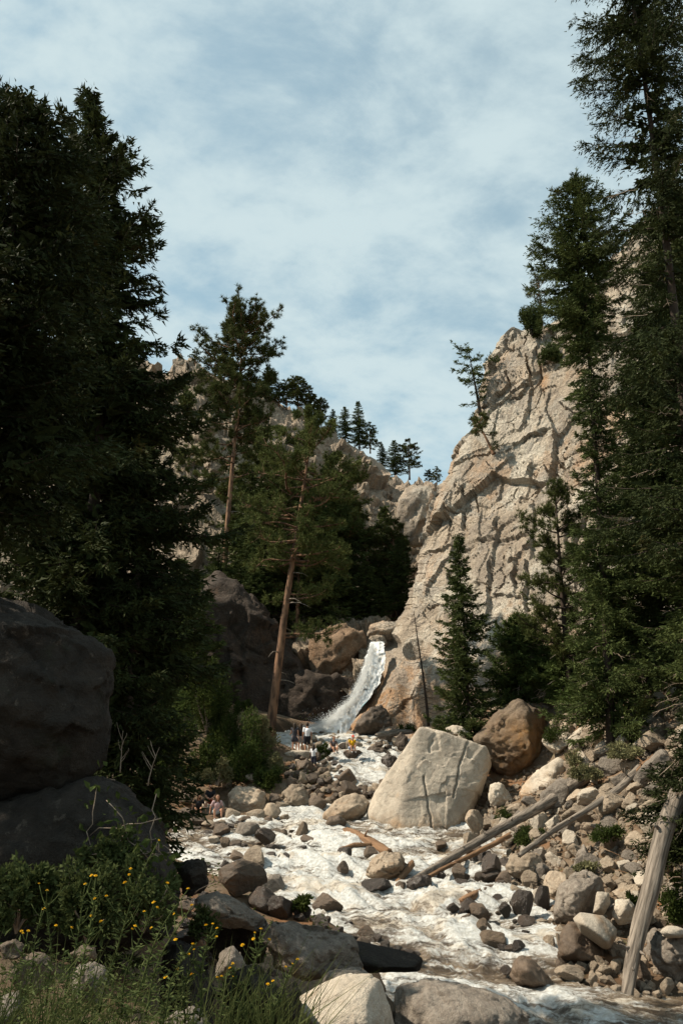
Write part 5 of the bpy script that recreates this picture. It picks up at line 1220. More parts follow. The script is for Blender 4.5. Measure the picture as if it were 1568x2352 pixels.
for k, px, pb, pt, Y, w, lb in [
    ('f2', 560, 1450, 1085, 72, 1.3, 'dark fir just right of the tall ponderosa trunk'),
    ('p2', 600, 1420, 1030, 76, 1.3, 'broad pine between the two big ponderosas'),
    ('f0', 590, 1480, 1130, 68, 1.4, 'low dark fir at the back of the rock dome'),
    ('p0', 655, 1400, 1060, 80, 1.3, 'olive pine behind the crown of the bare ponderosa'),
    ('f1', 700, 1450, 1110, 73, 1.4, 'dark fir behind the bare ponderosa below its crown'),
    ('p1', 745, 1420, 1060, 76, 1.3, 'wide pine right of the bare ponderosa crown'),
    ('f2', 775, 1450, 1120, 74, 1.4, 'dark fir half way between the bare ponderosa and the gorge'),
    ('p2', 790, 1330, 1140, 90, 1.3, 'smaller pine higher up the slope above the gorge trees'),
    ('f0', 735, 1470, 1190, 68, 1.5, 'low dark fir above the shelf behind the bare ponderosa'),
    ('p0', 840, 1440, 1185, 76, 1.2, 'slender pine with a thin pale trunk over the lip of the waterfall'),
    ('f1', 885, 1440, 1165, 80, 1.2, 'fir in the gorge standing in front of the far rock wall'),
    ('p1', 905, 1420, 1195, 74, 1.2, 'rounded pine touching the left edge of the cliff'),
    ('f2', 845, 1445, 1290, 70, 1.5, 'short thick fir just above the lip of the waterfall'),
    ('f0', 915, 1415, 1240, 71, 1.3, 'dark fir tucked against the cliff above the waterfall'),
    ('p2', 680, 1480, 1230, 66, 1.4, 'low pine directly behind the bare trunk half way up'),
    ('f1', 640, 1400, 1180, 70, 1.3, 'dark fir between the rock dome and the bare ponderosa'),
    ('p0', 540, 1330, 1130, 80, 1.3, 'pine crown low behind the tall ponderosa trunk'),
    ('f0', 810, 1450, 1330, 69, 1.6, 'squat fir on the bank left of the waterfall lip'),
    ('f1', 870, 1440, 1330, 69, 1.4, 'squat dark fir directly over the jammed boulder'),
    ('p1', 430, 1180, 1010, 92, 1.2, 'small pine on the slope beside the edge of the left spruces')]:
    place(k, px, pb, pt, Y, lb, G1, w)
for k, px, pb, pt, Y, w, lb in [('f1', 438, 1670, 1320, 55, 1.3, 'dark fir standing before the left flank of the dark dome'), ('f0', 395, 1660, 1290, 53, 1.4, 'dark fir at the back edge of the left spruces near the leafy bush'), ('f1', 500, 1400, 1230, 65, 1.3, 'dark fir growing on the crest of the dark dome'), ('f2', 585, 1420, 1260, 65, 1.3, 'dark fir on the right brow of the dark dome')]:
    place(k, px, pb, pt, Y, lb, G1, w)
G2 = 'trees on the skyline ridge'
for k, px, pb, pt, Y, w, lb in [
    ('p0', 448, 838, 800, 114, 1.5, 'lone little pine on the rocky summit'), ('p1', 492, 885, 790, 114, 1.4, 'bushy pine on the summit left of the tall ponderosa'), ('p2', 515, 880, 812, 115, 1.4, 'dark pine on the summit close to the tall ponderosa'),
    ('f1', 612, 920, 842, 118, 1.5, 'dark tree at the left end of the ridge grove'), ('p0', 640, 935, 880, 119, 1.6, 'rounded pine second in the ridge grove'), ('p1', 658, 940, 872, 119, 1.5, 'pine in the middle of the ridge grove'), ('p2', 684, 952, 868, 120, 1.6, 'tallest rounded pine of the ridge grove'),
    ('p0', 702, 965, 890, 120, 1.5, 'pine at the right shoulder of the ridge grove'), ('p1', 720, 968, 908, 121, 1.4, 'low pine closing the right end of the ridge grove'), ('p2', 738, 985, 915, 121, 1.1, 'thin leaning pine just right of the ridge grove'), ('f2', 765, 1000, 940, 122, 1.2, 'small narrow fir in the ridge gap'),
    ('f0', 793, 1010, 936, 123, 1.4, 'thick fir left of the tallest ridge fir'), ('f1', 825, 1030, 924, 124, 1.2, 'tallest narrow fir on the ridge'), ('p0', 850, 1040, 972, 124, 1.3, 'drooping pine just below the tallest ridge fir'), ('f2', 878, 1072, 1020, 126, 1.4, 'little fir on the falling ridge line'),
    ('f0', 908, 1092, 1012, 127, 1.5, 'dense dark fir of the pair above the gorge'), ('p1', 940, 1100, 1012, 127, 1.3, 'open topped pine of the pair above the gorge'), ('p2', 985, 1118, 1080, 128, 1.4, 'small pine in the notch left of the cliff'), ('p0', 1003, 1112, 1072, 110, 1.3, 'pine peeping out behind the left edge of the cliff')]:
    place(k, px, pb, pt, Y, lb, G2, w)
# ---- trees growing on the cliff
b = at(1102, 948, 66.3); Ht = at(1080, 800, 66.3)[2] - b[2]
w_, l_, f_ = conifer(40, Ht, [(.2, .6), (.4, 1.0), (.6, 1.3), (.85, 1.2), (1, .4)], 34, c0=.15, e0=.1, e1=-.2, dens=12, kl=5, ll=.24, lw=.10, tl=.55, gap=.25, tr=.16, lean=(-.10, 0), bend=.03, extra=[(.96, 3.1, 1.5), (.7, 3.3, 1.4), (.12, 3.2, 1.4), (.5, 3.0, 1.2)])
tree_obj('fir_tree', 'wind bent fir clinging to the left edge of the cliff', w_, l_, M['bark_dark'], M['fir'], b, 0, 'trees rooted on the cliff')
b = at(1133, 1042, 62.3); Ht = at(1105, 965, 62)[2] - b[2]
res = pine(41, Ht, [(.5, .8), (.8, 1.0), (1, .5)], 12, c0=.55, tuft=10, nlen=.28, nw=.05, sub=6, tr=.15, lean=(-.36, 0), bend=.04, tufts_per=4, dead=0)
pine_obj('pine_tree', 'crooked little pine leaning out of a crack in the cliff face', res, M['bark'], M['pine'], b, 0, 'trees rooted on the cliff')
def bush(seed, rx_, ry_, rz_, n, ll, lw, nst=9, lumps=16):
    r = np.random.default_rng(seed)
    C = unit(r.normal(size=(lumps, 3))) * r.uniform(.25, .8, (lumps, 1)); C[:, 2] = np.abs(C[:, 2]) + .05
    k = r.integers(0, lumps, n)
    P = C[k] + unit(r.normal(size=(n, 3))) * (r.random((n, 1)) ** .5) * r.uniform(.16, .36, lumps)[k][:, None]
    P[:, 2] = np.abs(P[:, 2]); P = P * (rx_, ry_, rz_)
    D = unit(P * (1, 1, .6) + r.normal(0, .5 * rx_, P.shape))
    lv = leaves(P, D, ll * r.uniform(.6, 1.3, n), lw * r.uniform(.6, 1.2, n), r)
    wood = MB(); q = r.integers(0, lumps, nst)
    t = np.linspace(0, 1, 5)
    E = C[q] * (rx_, ry_, rz_) * 1.15
    BP = E[:, None] * t[None, :, None] + r.normal(0, .05 * rx_, (nst, 5, 3)) * t[None, :, None]; BP[:, 0, 2] -= .1
    wood.add(*tubes_batch(BP, np.linspace(.028, .008, 5)[None].repeat(nst, 0) * max(rx_, .5), 4))
    return wood, lv
def shrub(px, py, Y, w, h, label, mat='shrub', seed=0, n=1500, ll=.12, lw=.06, group=None, name='shrub', wood='twig', nst=10, cat='shrub'):
    b = at(px, py, Y); s = ppm(px, py, Y)
    wd, lv = bush(seed, w * s / 2, w * s / 2 * .9, h * s, n, ll, lw, nst)
    o = thing(name, label, cat, b, 0, group)
    link('stem', wd.mesh('stem', M[wood]), parent=o)
    link('foliage', mesh_np('foliage', lv[0], lv[1], M[mat], smooth=False), parent=o)
    return o
shrub(1222, 768, 65.2, 78, 92, 'dense dark juniper on the top corner of the cliff', 'fir', 60, 5000, .26, .11, 'trees rooted on the cliff', 'juniper', 'bark_dark')
b = at(1245, 765, 68); Ht = at(1245, 640, 68)[2] - b[2]
res = pine(42, Ht, [(.4, 1.0), (.7, 1.3), (1, .5)], 18, c0=.4, tuft=10, nlen=.3, nw=.05, sub=6, tr=.12, tufts_per=4, dead=0)
pine_obj('pine_tree', 'thin pine rising behind the dark juniper on the cliff top', res, M['bark'], M['pine'], b, 0, 'trees rooted on the cliff')
shrub(1130, 835, 67, 34, 28, 'sparse bush on the skyline right of the wind bent fir', 'fir', 61, 260, .25, .08, 'trees rooted on the cliff')
shrub(1265, 835, 63.5, 80, 56, 'dark bush spilling over the upper cliff under the big conifers', 'fir', 62, 2600, .26, .11, 'trees rooted on the cliff')
shrub(1135, 1035, 61.6, 20, 40, 'wispy bush beside the crooked little pine', 'pine', 63, 160, .25, .06, 'trees rooted on the cliff')
# ---- right: spruce in front of the cliff and the big conifers
def right_tree(seed, px, Y, pyt, prof, label, nb, dens, ll, lw, tl, tr, mat='fir', pxt=None, group='big conifers on the right slope', **k):
    b = onground(px, Y); tp = at(pxt if pxt else px, pyt, Y); Ht = tp[2] - b[2]
    S_ = ([0, 1], [0, tp[0] - b[0]])
    w_, l_, f_ = conifer(seed, Ht, prof, nb, kl=6, dens=dens, ll=ll, lw=lw, tl=tl, tr=tr, S=S_, **k)
    o = tree_obj('fir_tree' if mat == 'firlit' else 'spruce_tree', label, w_, l_, M['bark_dark'], M[mat], b, 0, group)
    q = np.random.default_rng(seed + 500); n = 46; hh = q.uniform(.06, .72, n); az_ = q.uniform(math.pi, 2 * math.pi, n); pa = np.array(prof)
    LL = np.interp(hh, pa[:, 0], pa[:, 1]) * q.uniform(.7, 1.12, n); t5 = np.linspace(.45, 1, 5); bs = f_(hh)
    dirs = np.stack([np.cos(az_), np.sin(az_), 0 * az_], -1)
    BP = bs[:, None] + dirs[:, None] * (LL[:, None] * t5)[..., None] + np.stack([0 * t5, 0 * t5, -.22 * t5 ** 2], -1)[None] * LL[:, None, None] + q.normal(0, .035, (n, 5, 3))
    mb = MB().add(*tubes_batch(BP, np.linspace(.018, .008, 5)[None].repeat(n, 0), 3))
    k_ = q.integers(0, n, n * 3); u_ = q.integers(1, 4, n * 3); st_ = BP[k_, u_]; dv = unit(dirs[k_] + q.normal(0, .8, (n * 3, 3)) + (0, 0, -.5)); ln = q.uniform(.15, .5, n * 3)
    mb.add(*tubes_batch(st_[:, None] + dv[:, None] * (ln[:, None] * np.linspace(0, 1, 3))[..., None], np.array([[.010, .007, .005]]).repeat(n * 3, 0), 3))
    link('dead_branches', mb.mesh('dead_branches', M['twig']), parent=o, kind='stuff')
    return o
right_tree(50, 1080, 45.5, 1238, [(0, 1.4), (.12, 1.75), (.3, 1.6), (.55, 1.3), (.8, .75), (1, .06)], 'neat pointed spruce standing in front of the foot of the cliff', 210, 26, .17, .06, .5, .14, c0=.04, e0=.02, e1=-.22, jit=.3, gap=.06, pxt=1058, hang=.2)
b = onground(1315, 44.0); tp = at(1268, 1125, 44); Ht = tp[2] - b[2]
res = pine(51, Ht, [(.1, 1.2), (.25, 1.9), (.5, 2.0), (.75, 1.5), (1, .3)], 62, c0=.14, tuft=16, nlen=.30, nw=.036, sub=8, tr=.2, S=([0, 1], [0, tp[0] - b[0]]), tufts_per=6, dead=4, spread=.42, e0=.5, e1=.2)
pine_obj('ponderosa_pine', 'young ponderosa with long loose needles in front of the cliff', res, M['bark_dark'], M['pine'], b)
b_ = onground(1405, 37); H_ = at(1322, 425, 37)[2] - b_[2]
pr52 = [(hfrac(y, 37, b_[2], H_), w_ * 37 * 1.02 / F) for y, w_ in ((425, 4), (470, 45), (520, 80), (570, 100), (620, 108), (690, 82), (750, 92), (850, 44), (1000, 36), (1150, 48), (1300, 70), (1500, 105), (1640, 110))][::-1]
right_tree(52, 1405, 37, 425, pr52, 'big conifer whose top ends left of the tallest right tree', 440, 27, .17, .06, .7, .22, c0=.02, e0=.02, e1=-.22, jit=.34, gap=.12, pxt=1322, hang=.3)
right_tree(53, 1640, 31, -330, [(0, 2.4), (.2, 2.9), (.45, 2.8), (.62, 2.5), (.75, 2.4), (.9, 1.9), (1, .2)], 'tallest conifer on the right, its drooping top cut by the frame', 420, 26, .17, .06, .95, .30, 'spruce', pxt=1420, bend=.03, c0=.15, e0=.10, e1=-.30, jit=.6, gap=.34, hang=.55, extra=[(.80, 3.0, 2.5), (.79, 3.3, 2.4), (.735, 3.2, 3.0), (.72, 3.4, 2.6), (.86, 3.1, 2.4), (.70, 3.0, 2.6)])
right_tree(54, 1560, 38, 380, [(0, 2.6), (.2, 3.0), (.5, 2.7), (.8, 1.8), (1, .1)], 'dense conifer at the right edge behind the tallest right tree', 340, 20, .19, .075, .85, .26, c0=.08, e0=.02, e1=-.22, jit=.4, gap=.2, hang=.3)
right_tree(55, 1475, 40, 740, [(0, 2.5), (.2, 2.9), (.5, 2.5), (.8, 1.5), (1, .1)], 'mid height conifer between the big ones above the upper scree', 270, 22, .18, .068, .8, .22, c0=.06, e0=.02, e1=-.22, jit=.4, gap=.12, hang=.3)
right_tree(56, 1620, 33.5, 980, [(0, 2.2), (.25, 2.6), (.6, 1.9), (1, .1)], 'lower conifer leaning in from the right edge over the pale outcrops', 230, 22, .18, .068, .8, .2, c0=.1, e0=.02, e1=-.22, jit=.4, gap=.15, hang=.3)
right_tree(57, 1195, 47.5, 1418, [(0, 2.1), (.2, 2.5), (.5, 2.1), (.8, 1.2), (1, .1)], 'low spreading fir with bright tipped boughs behind the orange lichened boulder', 200, 26, .18, .065, .65, .14, c0=.03, e0=.12, e1=-.25, jit=.35, gap=.08, hang=.12, mat='firlit')
right_tree(58, 1310, 45.5, 1490, [(0, 1.9), (.25, 2.2), (.6, 1.5), (1, .1)], 'low spreading fir left of the cube shaped block', 170, 26, .18, .065, .65, .12, c0=.03, e0=.12, e1=-.25, jit=.35, gap=.08, hang=.12, mat='firlit')
right_tree(59, 1410, 42, 1440, [(0, 1.7), (.25, 2.0), (.6, 1.5), (1, .1)], 'bushy fir at the top of the scree under the big conifers', 170, 24, .18, .065, .65, .12, c0=.03, e0=.1, e1=-.25, jit=.35, gap=.08, hang=.15, mat='firlit')
right_tree(60, 1345, 43.5, 1575, [(0, 1.5), (.3, 1.6), (.6, 1.1), (1, .1)], 'little bushy fir between the orange lichened boulder and the cube shaped block', 110, 26, .17, .06, .55, .1, c0=.03, e0=.12, e1=-.25, jit=.35, gap=.08, hang=.12, mat='firlit')
right_tree(61, 1610, 24.5, 1545, [(0, 1.2), (.3, 1.75), (.6, 1.3), (1, .1)], 'small dark fir hanging over the scree at the right edge', 150, 30, .13, .045, .55, .1, 'spruce', c0=.25, e0=.0, e1=-.35, jit=.35, gap=.1, hang=.3, group='')
# ---- bare dead sapling in front of the cliff foot
b = onground(985, 51.5); b[2] = at(985, 1668, 51.5)[2]
tp = at(952, 1405, 51.5); Ht = tp[2] - b[2]; r = np.random.default_rng(7)
o = thing('dead_tree', 'thin bare dead tree leaning in front of the foot of the cliff', 'tree', b)
t = np.linspace(0, 1, 14); TP = np.stack([(tp[0] - b[0]) * t + .05 * np.sin(5 * t), 0 * t, Ht * t], -1)
link('trunk', MB().tube(TP, .10 - .085 * t, 7).mesh('trunk', M['bark_dark']), parent=o)
nb = 90; hh = r.uniform(.12, .98, nb); az = r.uniform(0, 6.28, nb); LL = r.uniform(.5, 1.6, nb) * (1.05 - hh) + .25
t4 = np.linspace(0, 1, 5)
bb = np.stack([np.interp(hh, t, TP[:, i]) for i in range(3)], -1)
BP = bb[:, None] + np.stack([np.cos(az), np.sin(az), 0 * az], -1)[:, None] * (LL[:, None] * t4)[..., None] + np.stack([0 * t4, 0 * t4, -.32 * t4 + .25 * t4 ** 3], -1)[None] * LL[:, None, None] + r.normal(0, .03, (nb, 5, 3)) * t4[None, :, None]
mb = MB().add(*tubes_batch(BP, np.linspace(.017, .007, 5)[None].repeat(nb, 0), 3))
link('branches', mb.mesh('branches', M['bark_dark']), parent=o)
# ---- shrubs
GS = 'green shrubs on the left bank'
for i, (px, py, Y, w, h, n, mat, lb) in enumerate([
    (475, 1680, 49, 170, 200, 11000, 'shrub', 'tall leafy green bush in sunlight against the shaded rock'), (400, 1700, 44, 130, 150, 5000, 'shrub', 'leafy bush at the dark edge left of the tall leafy bush'), (555, 1640, 54, 60, 38, 1400, 'shrub', 'bright little bush left of the bare ponderosa'),
    (560, 1790, 47.5, 190, 150, 11000, 'shrub', 'large shrub on the bank above the wide tan boulder'), (590, 1715, 49.5, 130, 80, 5000, 'sage', 'pale twiggy dry shrub on top of the large shrub'), (520, 1730, 49, 110, 90, 5000, 'shrub', 'low shrub left of the pale twiggy shrub'),
    (470, 1790, 46, 130, 100, 5000, 'shrub', 'shrub above the seated people'), (640, 1790, 47.5, 80, 60, 3000, 'sage', 'brown scrubby bush beside the cobble pile'), (500, 1800, 45.5, 120, 60, 3500, 'sage', 'dry brush just above the shore rocks behind the seated people'), (610, 1810, 46, 90, 60, 2600, 'shrub', 'scrub at the top of the ribbed boulder'), (385, 1790, 43, 110, 130, 5000, 'shrub', 'shaded leafy bush left of the seated people'), (742, 1745, 49.5, 44, 34, 1500, 'shrub', 'dark green bush behind the child on the cobbles'), (620, 1680, 52.5, 50, 30, 1200, 'shrub', 'small bush around the foot of the bare ponderosa'),
    (690, 2085, 25.5, 50, 26, 700, 'shrub', 'little moss green tuft on the dark river rocks'), (430, 1440, 58, 90, 100, 3000, 'shrub', 'yellow green bush high at the edge of the rock dome'), (380, 1560, 46, 130, 160, 4500, 'shrub', 'broad shaded bush between the left spruces and the leafy bush')]):
    shrub(px, py, Y, w, h, lb, mat, 70 + i, n, .16, .09, GS, nst=16)
GS = 'shaded plants over the long mossy boulder'
for i, (px, py, Y, w, h, n, lb) in enumerate([(330, 2120, 9.9, 190, 150, 2600, 'leafy dark plant growing up the river end of the long mossy boulder'), (200, 2140, 9.3, 240, 170, 3600, 'wide dark leafy plant before the middle of the long mossy boulder'), (40, 2120, 9.4, 220, 160, 3200, 'dark leafy plant before the left end of the long mossy boulder'), (250, 1990, 10.1, 170, 90, 1500, 'small leafy cluster rooted on the face of the long mossy boulder'), (470, 2150, 13.0, 90, 80, 900, 'dark plant between the long mossy boulder and the grey slab')]):
    shrub(px, py, Y, w, h, lb, 'weed', 140 + i, n, .075, .045, GS, nst=14)
GS = 'green shrubs on the right slope'
for i, (px, py, Y, w, h, n, mat, lb) in enumerate([
    (1160, 1895, 37.5, 110, 42, 2600, 'shrub', 'low green bush between the huge cracked boulder and the fallen log'), (1215, 1950, 33.5, 120, 52, 3000, 'shrub', 'green bush growing round the lower fallen log'), (1345, 1790, 35, 100, 36, 2200, 'sage', 'grey green sprawl between the two fallen logs'), (1430, 1740, 34, 110, 40, 2400, 'sage', 'sparse sprawl at the upper end of the fallen log'),
    (1318, 1760, 37.5, 44, 44, 900, 'sage', 'thin brown bush on the pale sloping boulder'), (1400, 1930, 30, 90, 42, 1800, 'shrub', 'scrubby bush in the middle of the scree'), (1220, 2000, 31, 60, 28, 800, 'sage', 'dry tuft on the flat mossy boulder'), (1460, 2110, 25.2, 60, 60, 1600, 'shrub', 'bush filling the gap beside the squarish pale block'),
    (1560, 2120, 24.6, 120, 110, 3600, 'shrub', 'green bush right of the leaning grey log'), (1560, 1985, 26.5, 70, 50, 1400, 'sage', 'dry bush behind the leaning grey log'), (1010, 1688, 51, 40, 22, 900, 'shrub', 'grass green tuft behind the top of the huge cracked boulder'), (935, 1680, 53, 50, 22, 900, 'shrub', 'grassy tuft at the foot of the cliff beside driftwood'),
    (1275, 1705, 41.5, 70, 50, 1600, 'shrub', 'dark bush in the gap right of the orange lichened boulder'), (1420, 1700, 37.5, 60, 36, 1200, 'sage', 'dry bush at the base of the long smooth slab'), (1510, 1570, 41.5, 60, 30, 900, 'sage', 'dry tuft among the pale outcrops'), (1350, 2000, 29.3, 70, 20, 700, 'sage', 'withered tuft above the round backed boulder')]):
    shrub(px, py, Y, w, h, lb, mat, 90 + i, n, .13, .06, GS, nst=16)
GS = 'bushes on the mountain side'
for i, (px, py, Y, w, h, lb) in enumerate([(500, 900, 108, 50, 22, 'bush under the rocks of the summit'), (430, 930, 104, 50, 50, 'bush beside the pale cliff band'), (600, 1010, 100, 70, 40, 'bush on the mountain between ledges'), (560, 930, 110, 40, 24, 'bush below the summit left of the grove'), (690, 1020, 108, 60, 30, 'bush under the ridge grove'),
                                         (640, 1000, 108, 40, 26, 'little bush among the pale ledges'), (780, 1060, 112, 50, 26, 'bush on the ridge below the small narrow fir'), (470, 1120, 84, 60, 40, 'bush beside the pale slab on the slope'), (880, 1130, 118, 50, 40, 'bush near the gorge under the ridge pair')]):
    shrub(px, py, Y, w, h, lb, 'pine', 110 + i, 900, .5, .25, GS)
# ================================================================ logs and driftwood
def log(name, label, pts, rad, mat, seed=0, stubs=0, stublen=.3, sides=12, rough=.10, land=None, split=False, group=None, cat='log'):
    """pts: (px, py, Y); rad: metres at each"""
    r = np.random.default_rng(seed)
    P = np.array([at(*p) for p in pts]); k = np.linspace(0, 1, len(P)); t = np.linspace(0, 1, 70)
    C = np.stack([np.interp(t, k, P[:, i]) for i in range(3)], -1); R = np.interp(t, k, rad)
    C = C + R[:, None] * .22 * np.stack([fbm(np.stack([t * 5 + seed + 9 * j, 0 * t, 0 * t], -1), 2, seed + j) for j in range(3)], -1)
    V, Q, T = tube(C, R, sides * 2)
    n = sides * 2; body = V[:70 * n].reshape(70, n, 3); cen = C[:, None]
    q = np.stack([np.repeat(t[:, None] * np.linalg.norm(P[-1] - P[0]) * .35, n, 1), np.cos(np.arange(n) / n * 6.283)[None].repeat(70, 0) * 1.4, np.sin(np.arange(n) / n * 6.283)[None].repeat(70, 0) * 1.4], -1).reshape(-1, 3)
    dsp = rough * (fbm(q * np.array([1, 1.6, 1.6]) + seed, 4, seed) + .8 * fbm(q * np.array([.5, 5, 5]), 3, seed + 4)).reshape(70, n)
    if split:
        dsp -= .28 * np.clip(1 - np.abs(((np.arange(n)[None] / n + .05 * np.sin(t[:, None] * 9)) % 1) - .62) / .035, 0, 1)
    body = cen + (body - cen) * (1 + dsp[..., None])
    # ragged broken ends
    for e in (0, -1):
        body[e] += (C[e] - C[1 if e == 0 else -2]) / (np.linalg.norm(C[e] - C[1 if e == 0 else -2]) + 1e-9) * (r.uniform(-.5, 1.0, n) * R[e])[:, None]
    V[:70 * n] = body.reshape(-1, 3)
    cen0 = C.mean(0)
    qt = Vector(P[-1] - P[0]).to_track_quat('Z', 'Y'); Rm = np.array(qt.to_matrix())     # local z runs along the wood
    me = mesh_np(name, (V - cen0) @ Rm, [Q, T], M[mat])
    o = link(name, me, cen0, None, label=label, category=cat, group=group)
    o.rotation_mode = 'QUATERNION'; o.rotation_quaternion = qt
    for s in range(stubs):
        u = r.uniform(.15, .9); i = int(u * 69); d = unit_(r.normal(size=3) + np.array([0, -.4, .5]))
        L = stublen * r.uniform(.5, 1.3); tt = np.linspace(0, 1, 5)
        sp = C[i] + d * R[i] * .7 + d * (L * tt)[:, None] + r.normal(0, .02, (5, 3)) * tt[:, None]
        link('branch_stub', MB().tube((sp - cen0) @ Rm, np.linspace(R[i] * .28, R[i] * .10, 5), 6).mesh('branch_stub', M[mat]), parent=o)
    if land: LAND.append((np.mean([p[0] for p in pts]), np.mean([p[1] for p in pts]), land))
    return o
log('fallen_log', 'long grey fallen log reaching from the river up past the huge cracked boulder', [(913, 2042, 29.5), (1010, 1985, 31.8), (1150, 1902, 34.2), (1290, 1822, 35.6), (1442, 1727, 37.0)], [.08, .13, .17, .23, .25], 'dead', 1, 6, .25, rough=.10, land='the long fallen log')
log('fallen_log', 'thinner fallen log with snapped branch stubs lower on the scree', [(1192, 1965, 29.8), (1270, 1908, 31.0), (1345, 1862, 31.8), (1420, 1812, 32.6), (1468, 1766, 33.2)], [.08, .10, .11, .14, .14], 'dead', 2, 12, .34, rough=.12, land='the thinner fallen log')
log('leaning_log', 'bleached grey dead log leaning upright out of the water on the right', [(1436, 2300, 21.9), (1452, 2200, 22.3), (1478, 2090, 22.9), (1512, 1960, 23.6), (1550, 1838, 24.2)], [.15, .18, .21, .24, .25], 'dead', 3, 7, .25, 16, .08, 'the leaning grey log', True)
log('driftwood_log', 'short brown driftwood log wedged in the rapids left of the tan boulder', [(798, 1912, 37.4), (840, 1932, 36.0), (892, 1958, 34.6)], [.20, .24, .17], 'deadbrown', 4, 4, .5, rough=.14, land='the driftwood log')
log('driftwood_log', 'thin dark driftwood under the short brown driftwood log', [(782, 1950, 34.9), (815, 1940, 35.2), (850, 1938, 35.3)], [.07, .09, .06], 'deadbrown', 5, 2, .3)
log('driftwood_log', 'brown pole lying just beneath the long fallen log', [(985, 2012, 30.6), (1080, 1965, 32.3), (1170, 1918, 33.0)], [.07, .09, .10], 'deadbrown', 6, 3, .2)
log('driftwood_log', 'dark log end poking from under the long fallen log beside the tan boulder', [(905, 2040, 29.4), (925, 2010, 30.6), (945, 1985, 31.5)], [.10, .12, .12], 'deadbrown', 7, 2, .3)
log('driftwood_log', 'jagged driftwood chunk on the rocks in the right cascade', [(1060, 2070, 27.9), (1085, 2058, 28.3), (1102, 2046, 28.6)], [.12, .14, .07], 'deadbrown', 8, 2, .3)
log('driftwood_log', 'bleached log lying at the foot of the cliff behind the huge cracked boulder', [(868, 1688, 52.6), (900, 1684, 52.6), (945, 1680, 52.8)], [.20, .24, .14], 'dead', 9, 3, .4)
log('dead_pole', 'thin dead pole leaning over the broad pale slab on the upper right', [(1462, 1624, 39.6), (1500, 1562, 40.0), (1530, 1490, 40.4), (1545, 1440, 40.6)], [.09, .08, .07, .05], 'dead', 10, 4, .5, cat='pole')
log('dead_pole', 'second thinner pole crossing beside the thin dead pole on the upper right', [(1488, 1600, 39.2), (1530, 1530, 39.6), (1570, 1440, 40.0)], [.05, .05, .03], 'deadbrown', 11, 3, .4, cat='pole')
log('driftwood_log', 'rust brown end of a broken log where the long fallen log begins upslope', [(1384, 1762, 36.4), (1410, 1745, 36.6), (1446, 1722, 36.9)], [.16, .22, .24], 'deadbrown', 12, 1, .2, rough=.2)
log('driftwood_log', 'rotten stump end beside the thinner fallen log', [(1455, 1785, 33.0), (1480, 1760, 33.3), (1500, 1740, 33.5)], [.16, .18, .12], 'deadbrown', 13, 2, .3, rough=.2)
log('driftwood_log', 'bent root on the stones left of the leaning grey log', [(1395, 2090, 25.6), (1420, 2072, 25.8), (1450, 2068, 26.0)], [.04, .05, .03], 'dead', 14, 2, .2)

# ---- fallen twigs and needles between the stones, uncountable
q = np.random.default_rng(41); n = 3000
xs = q.uniform(5, 26, n); ys = q.uniform(20, 46, n); zs = Hgt(xs, ys); ok = (river_sd(xs, ys) > .3)
xs, ys, zs = xs[ok], ys[ok], zs[ok]; n = len(xs)
a = q.uniform(0, 6.28, n); L = q.gamma(1.6, .16, n).clip(.08, 1.3); D = np.stack([np.cos(a), np.sin(a), q.normal(.05, .2, n)], -1)
t3 = np.linspace(0, 1, 4); BP = np.stack([xs, ys, zs + .05 + .12 * q.random(n)], -1)[:, None] + D[:, None] * (L[:, None] * t3)[..., None] + q.normal(0, .02, (n, 4, 3))
v, f = tubes_batch(BP, (.006 + .010 * L)[:, None] * np.array([[1, .9, .7, .4]]), 3)
link('litter', mesh_np('litter', v, f, M['deadbrown']), kind='stuff', label='dead twigs and needles lying between the stones of the scree')

# ================================================================ people
def capsules(segs, n=12):
    mb = MB()
    for a, ra, b, rb in segs:
        a = np.array(a, float); b = np.array(b, float); L = np.linalg.norm(b - a) + 1e-6; d = (b - a) / L
        th = np.linspace(-math.pi / 2, 0, 5); th2 = np.linspace(0, math.pi / 2, 5)
        u = np.r_[ra * np.sin(th), L + rb * np.sin(th2)]; R = np.r_[ra * np.cos(th), rb * np.cos(th2)].clip(1e-3)
        mb.tube(a + d * u[:, None], R, n)
    return mb
def remesh(o, vox):
    m = o.modifiers.new('remesh', 'REMESH'); m.mode = 'VOXEL'; m.voxel_size = vox; m.use_smooth_shade = True
    s = o.modifiers.new('smooth', 'SMOOTH'); s.factor = .5; s.iterations = 4
CM = {}
def colmat(c):
    if c not in CM:
        CM[c] = plain_mat('cloth' if c[0] < .9 else 'cloth', c, tuple(x * .85 for x in c), 14, .85)
    return CM[c]
SKIN = plain_mat('skin', (.48, .27, .18), (.42, .22, .14), 6, .55); SKIND = plain_mat('dark_skin', (.16, .085, .055), (.13, .07, .045), 6, .55)
HAIR = plain_mat('dark_hair', (.025, .018, .013), (.04, .028, .02), 12, .6); HAIRB = plain_mat('brown_hair', (.10, .055, .03), (.07, .04, .02), 12, .6)
SHOE = plain_mat('shoe', (.10, .10, .10), (.3, .3, .3), 5, .7)
def mid(a, b, t): return tuple(np.array(a) * (1 - t) + np.array(b) * t)
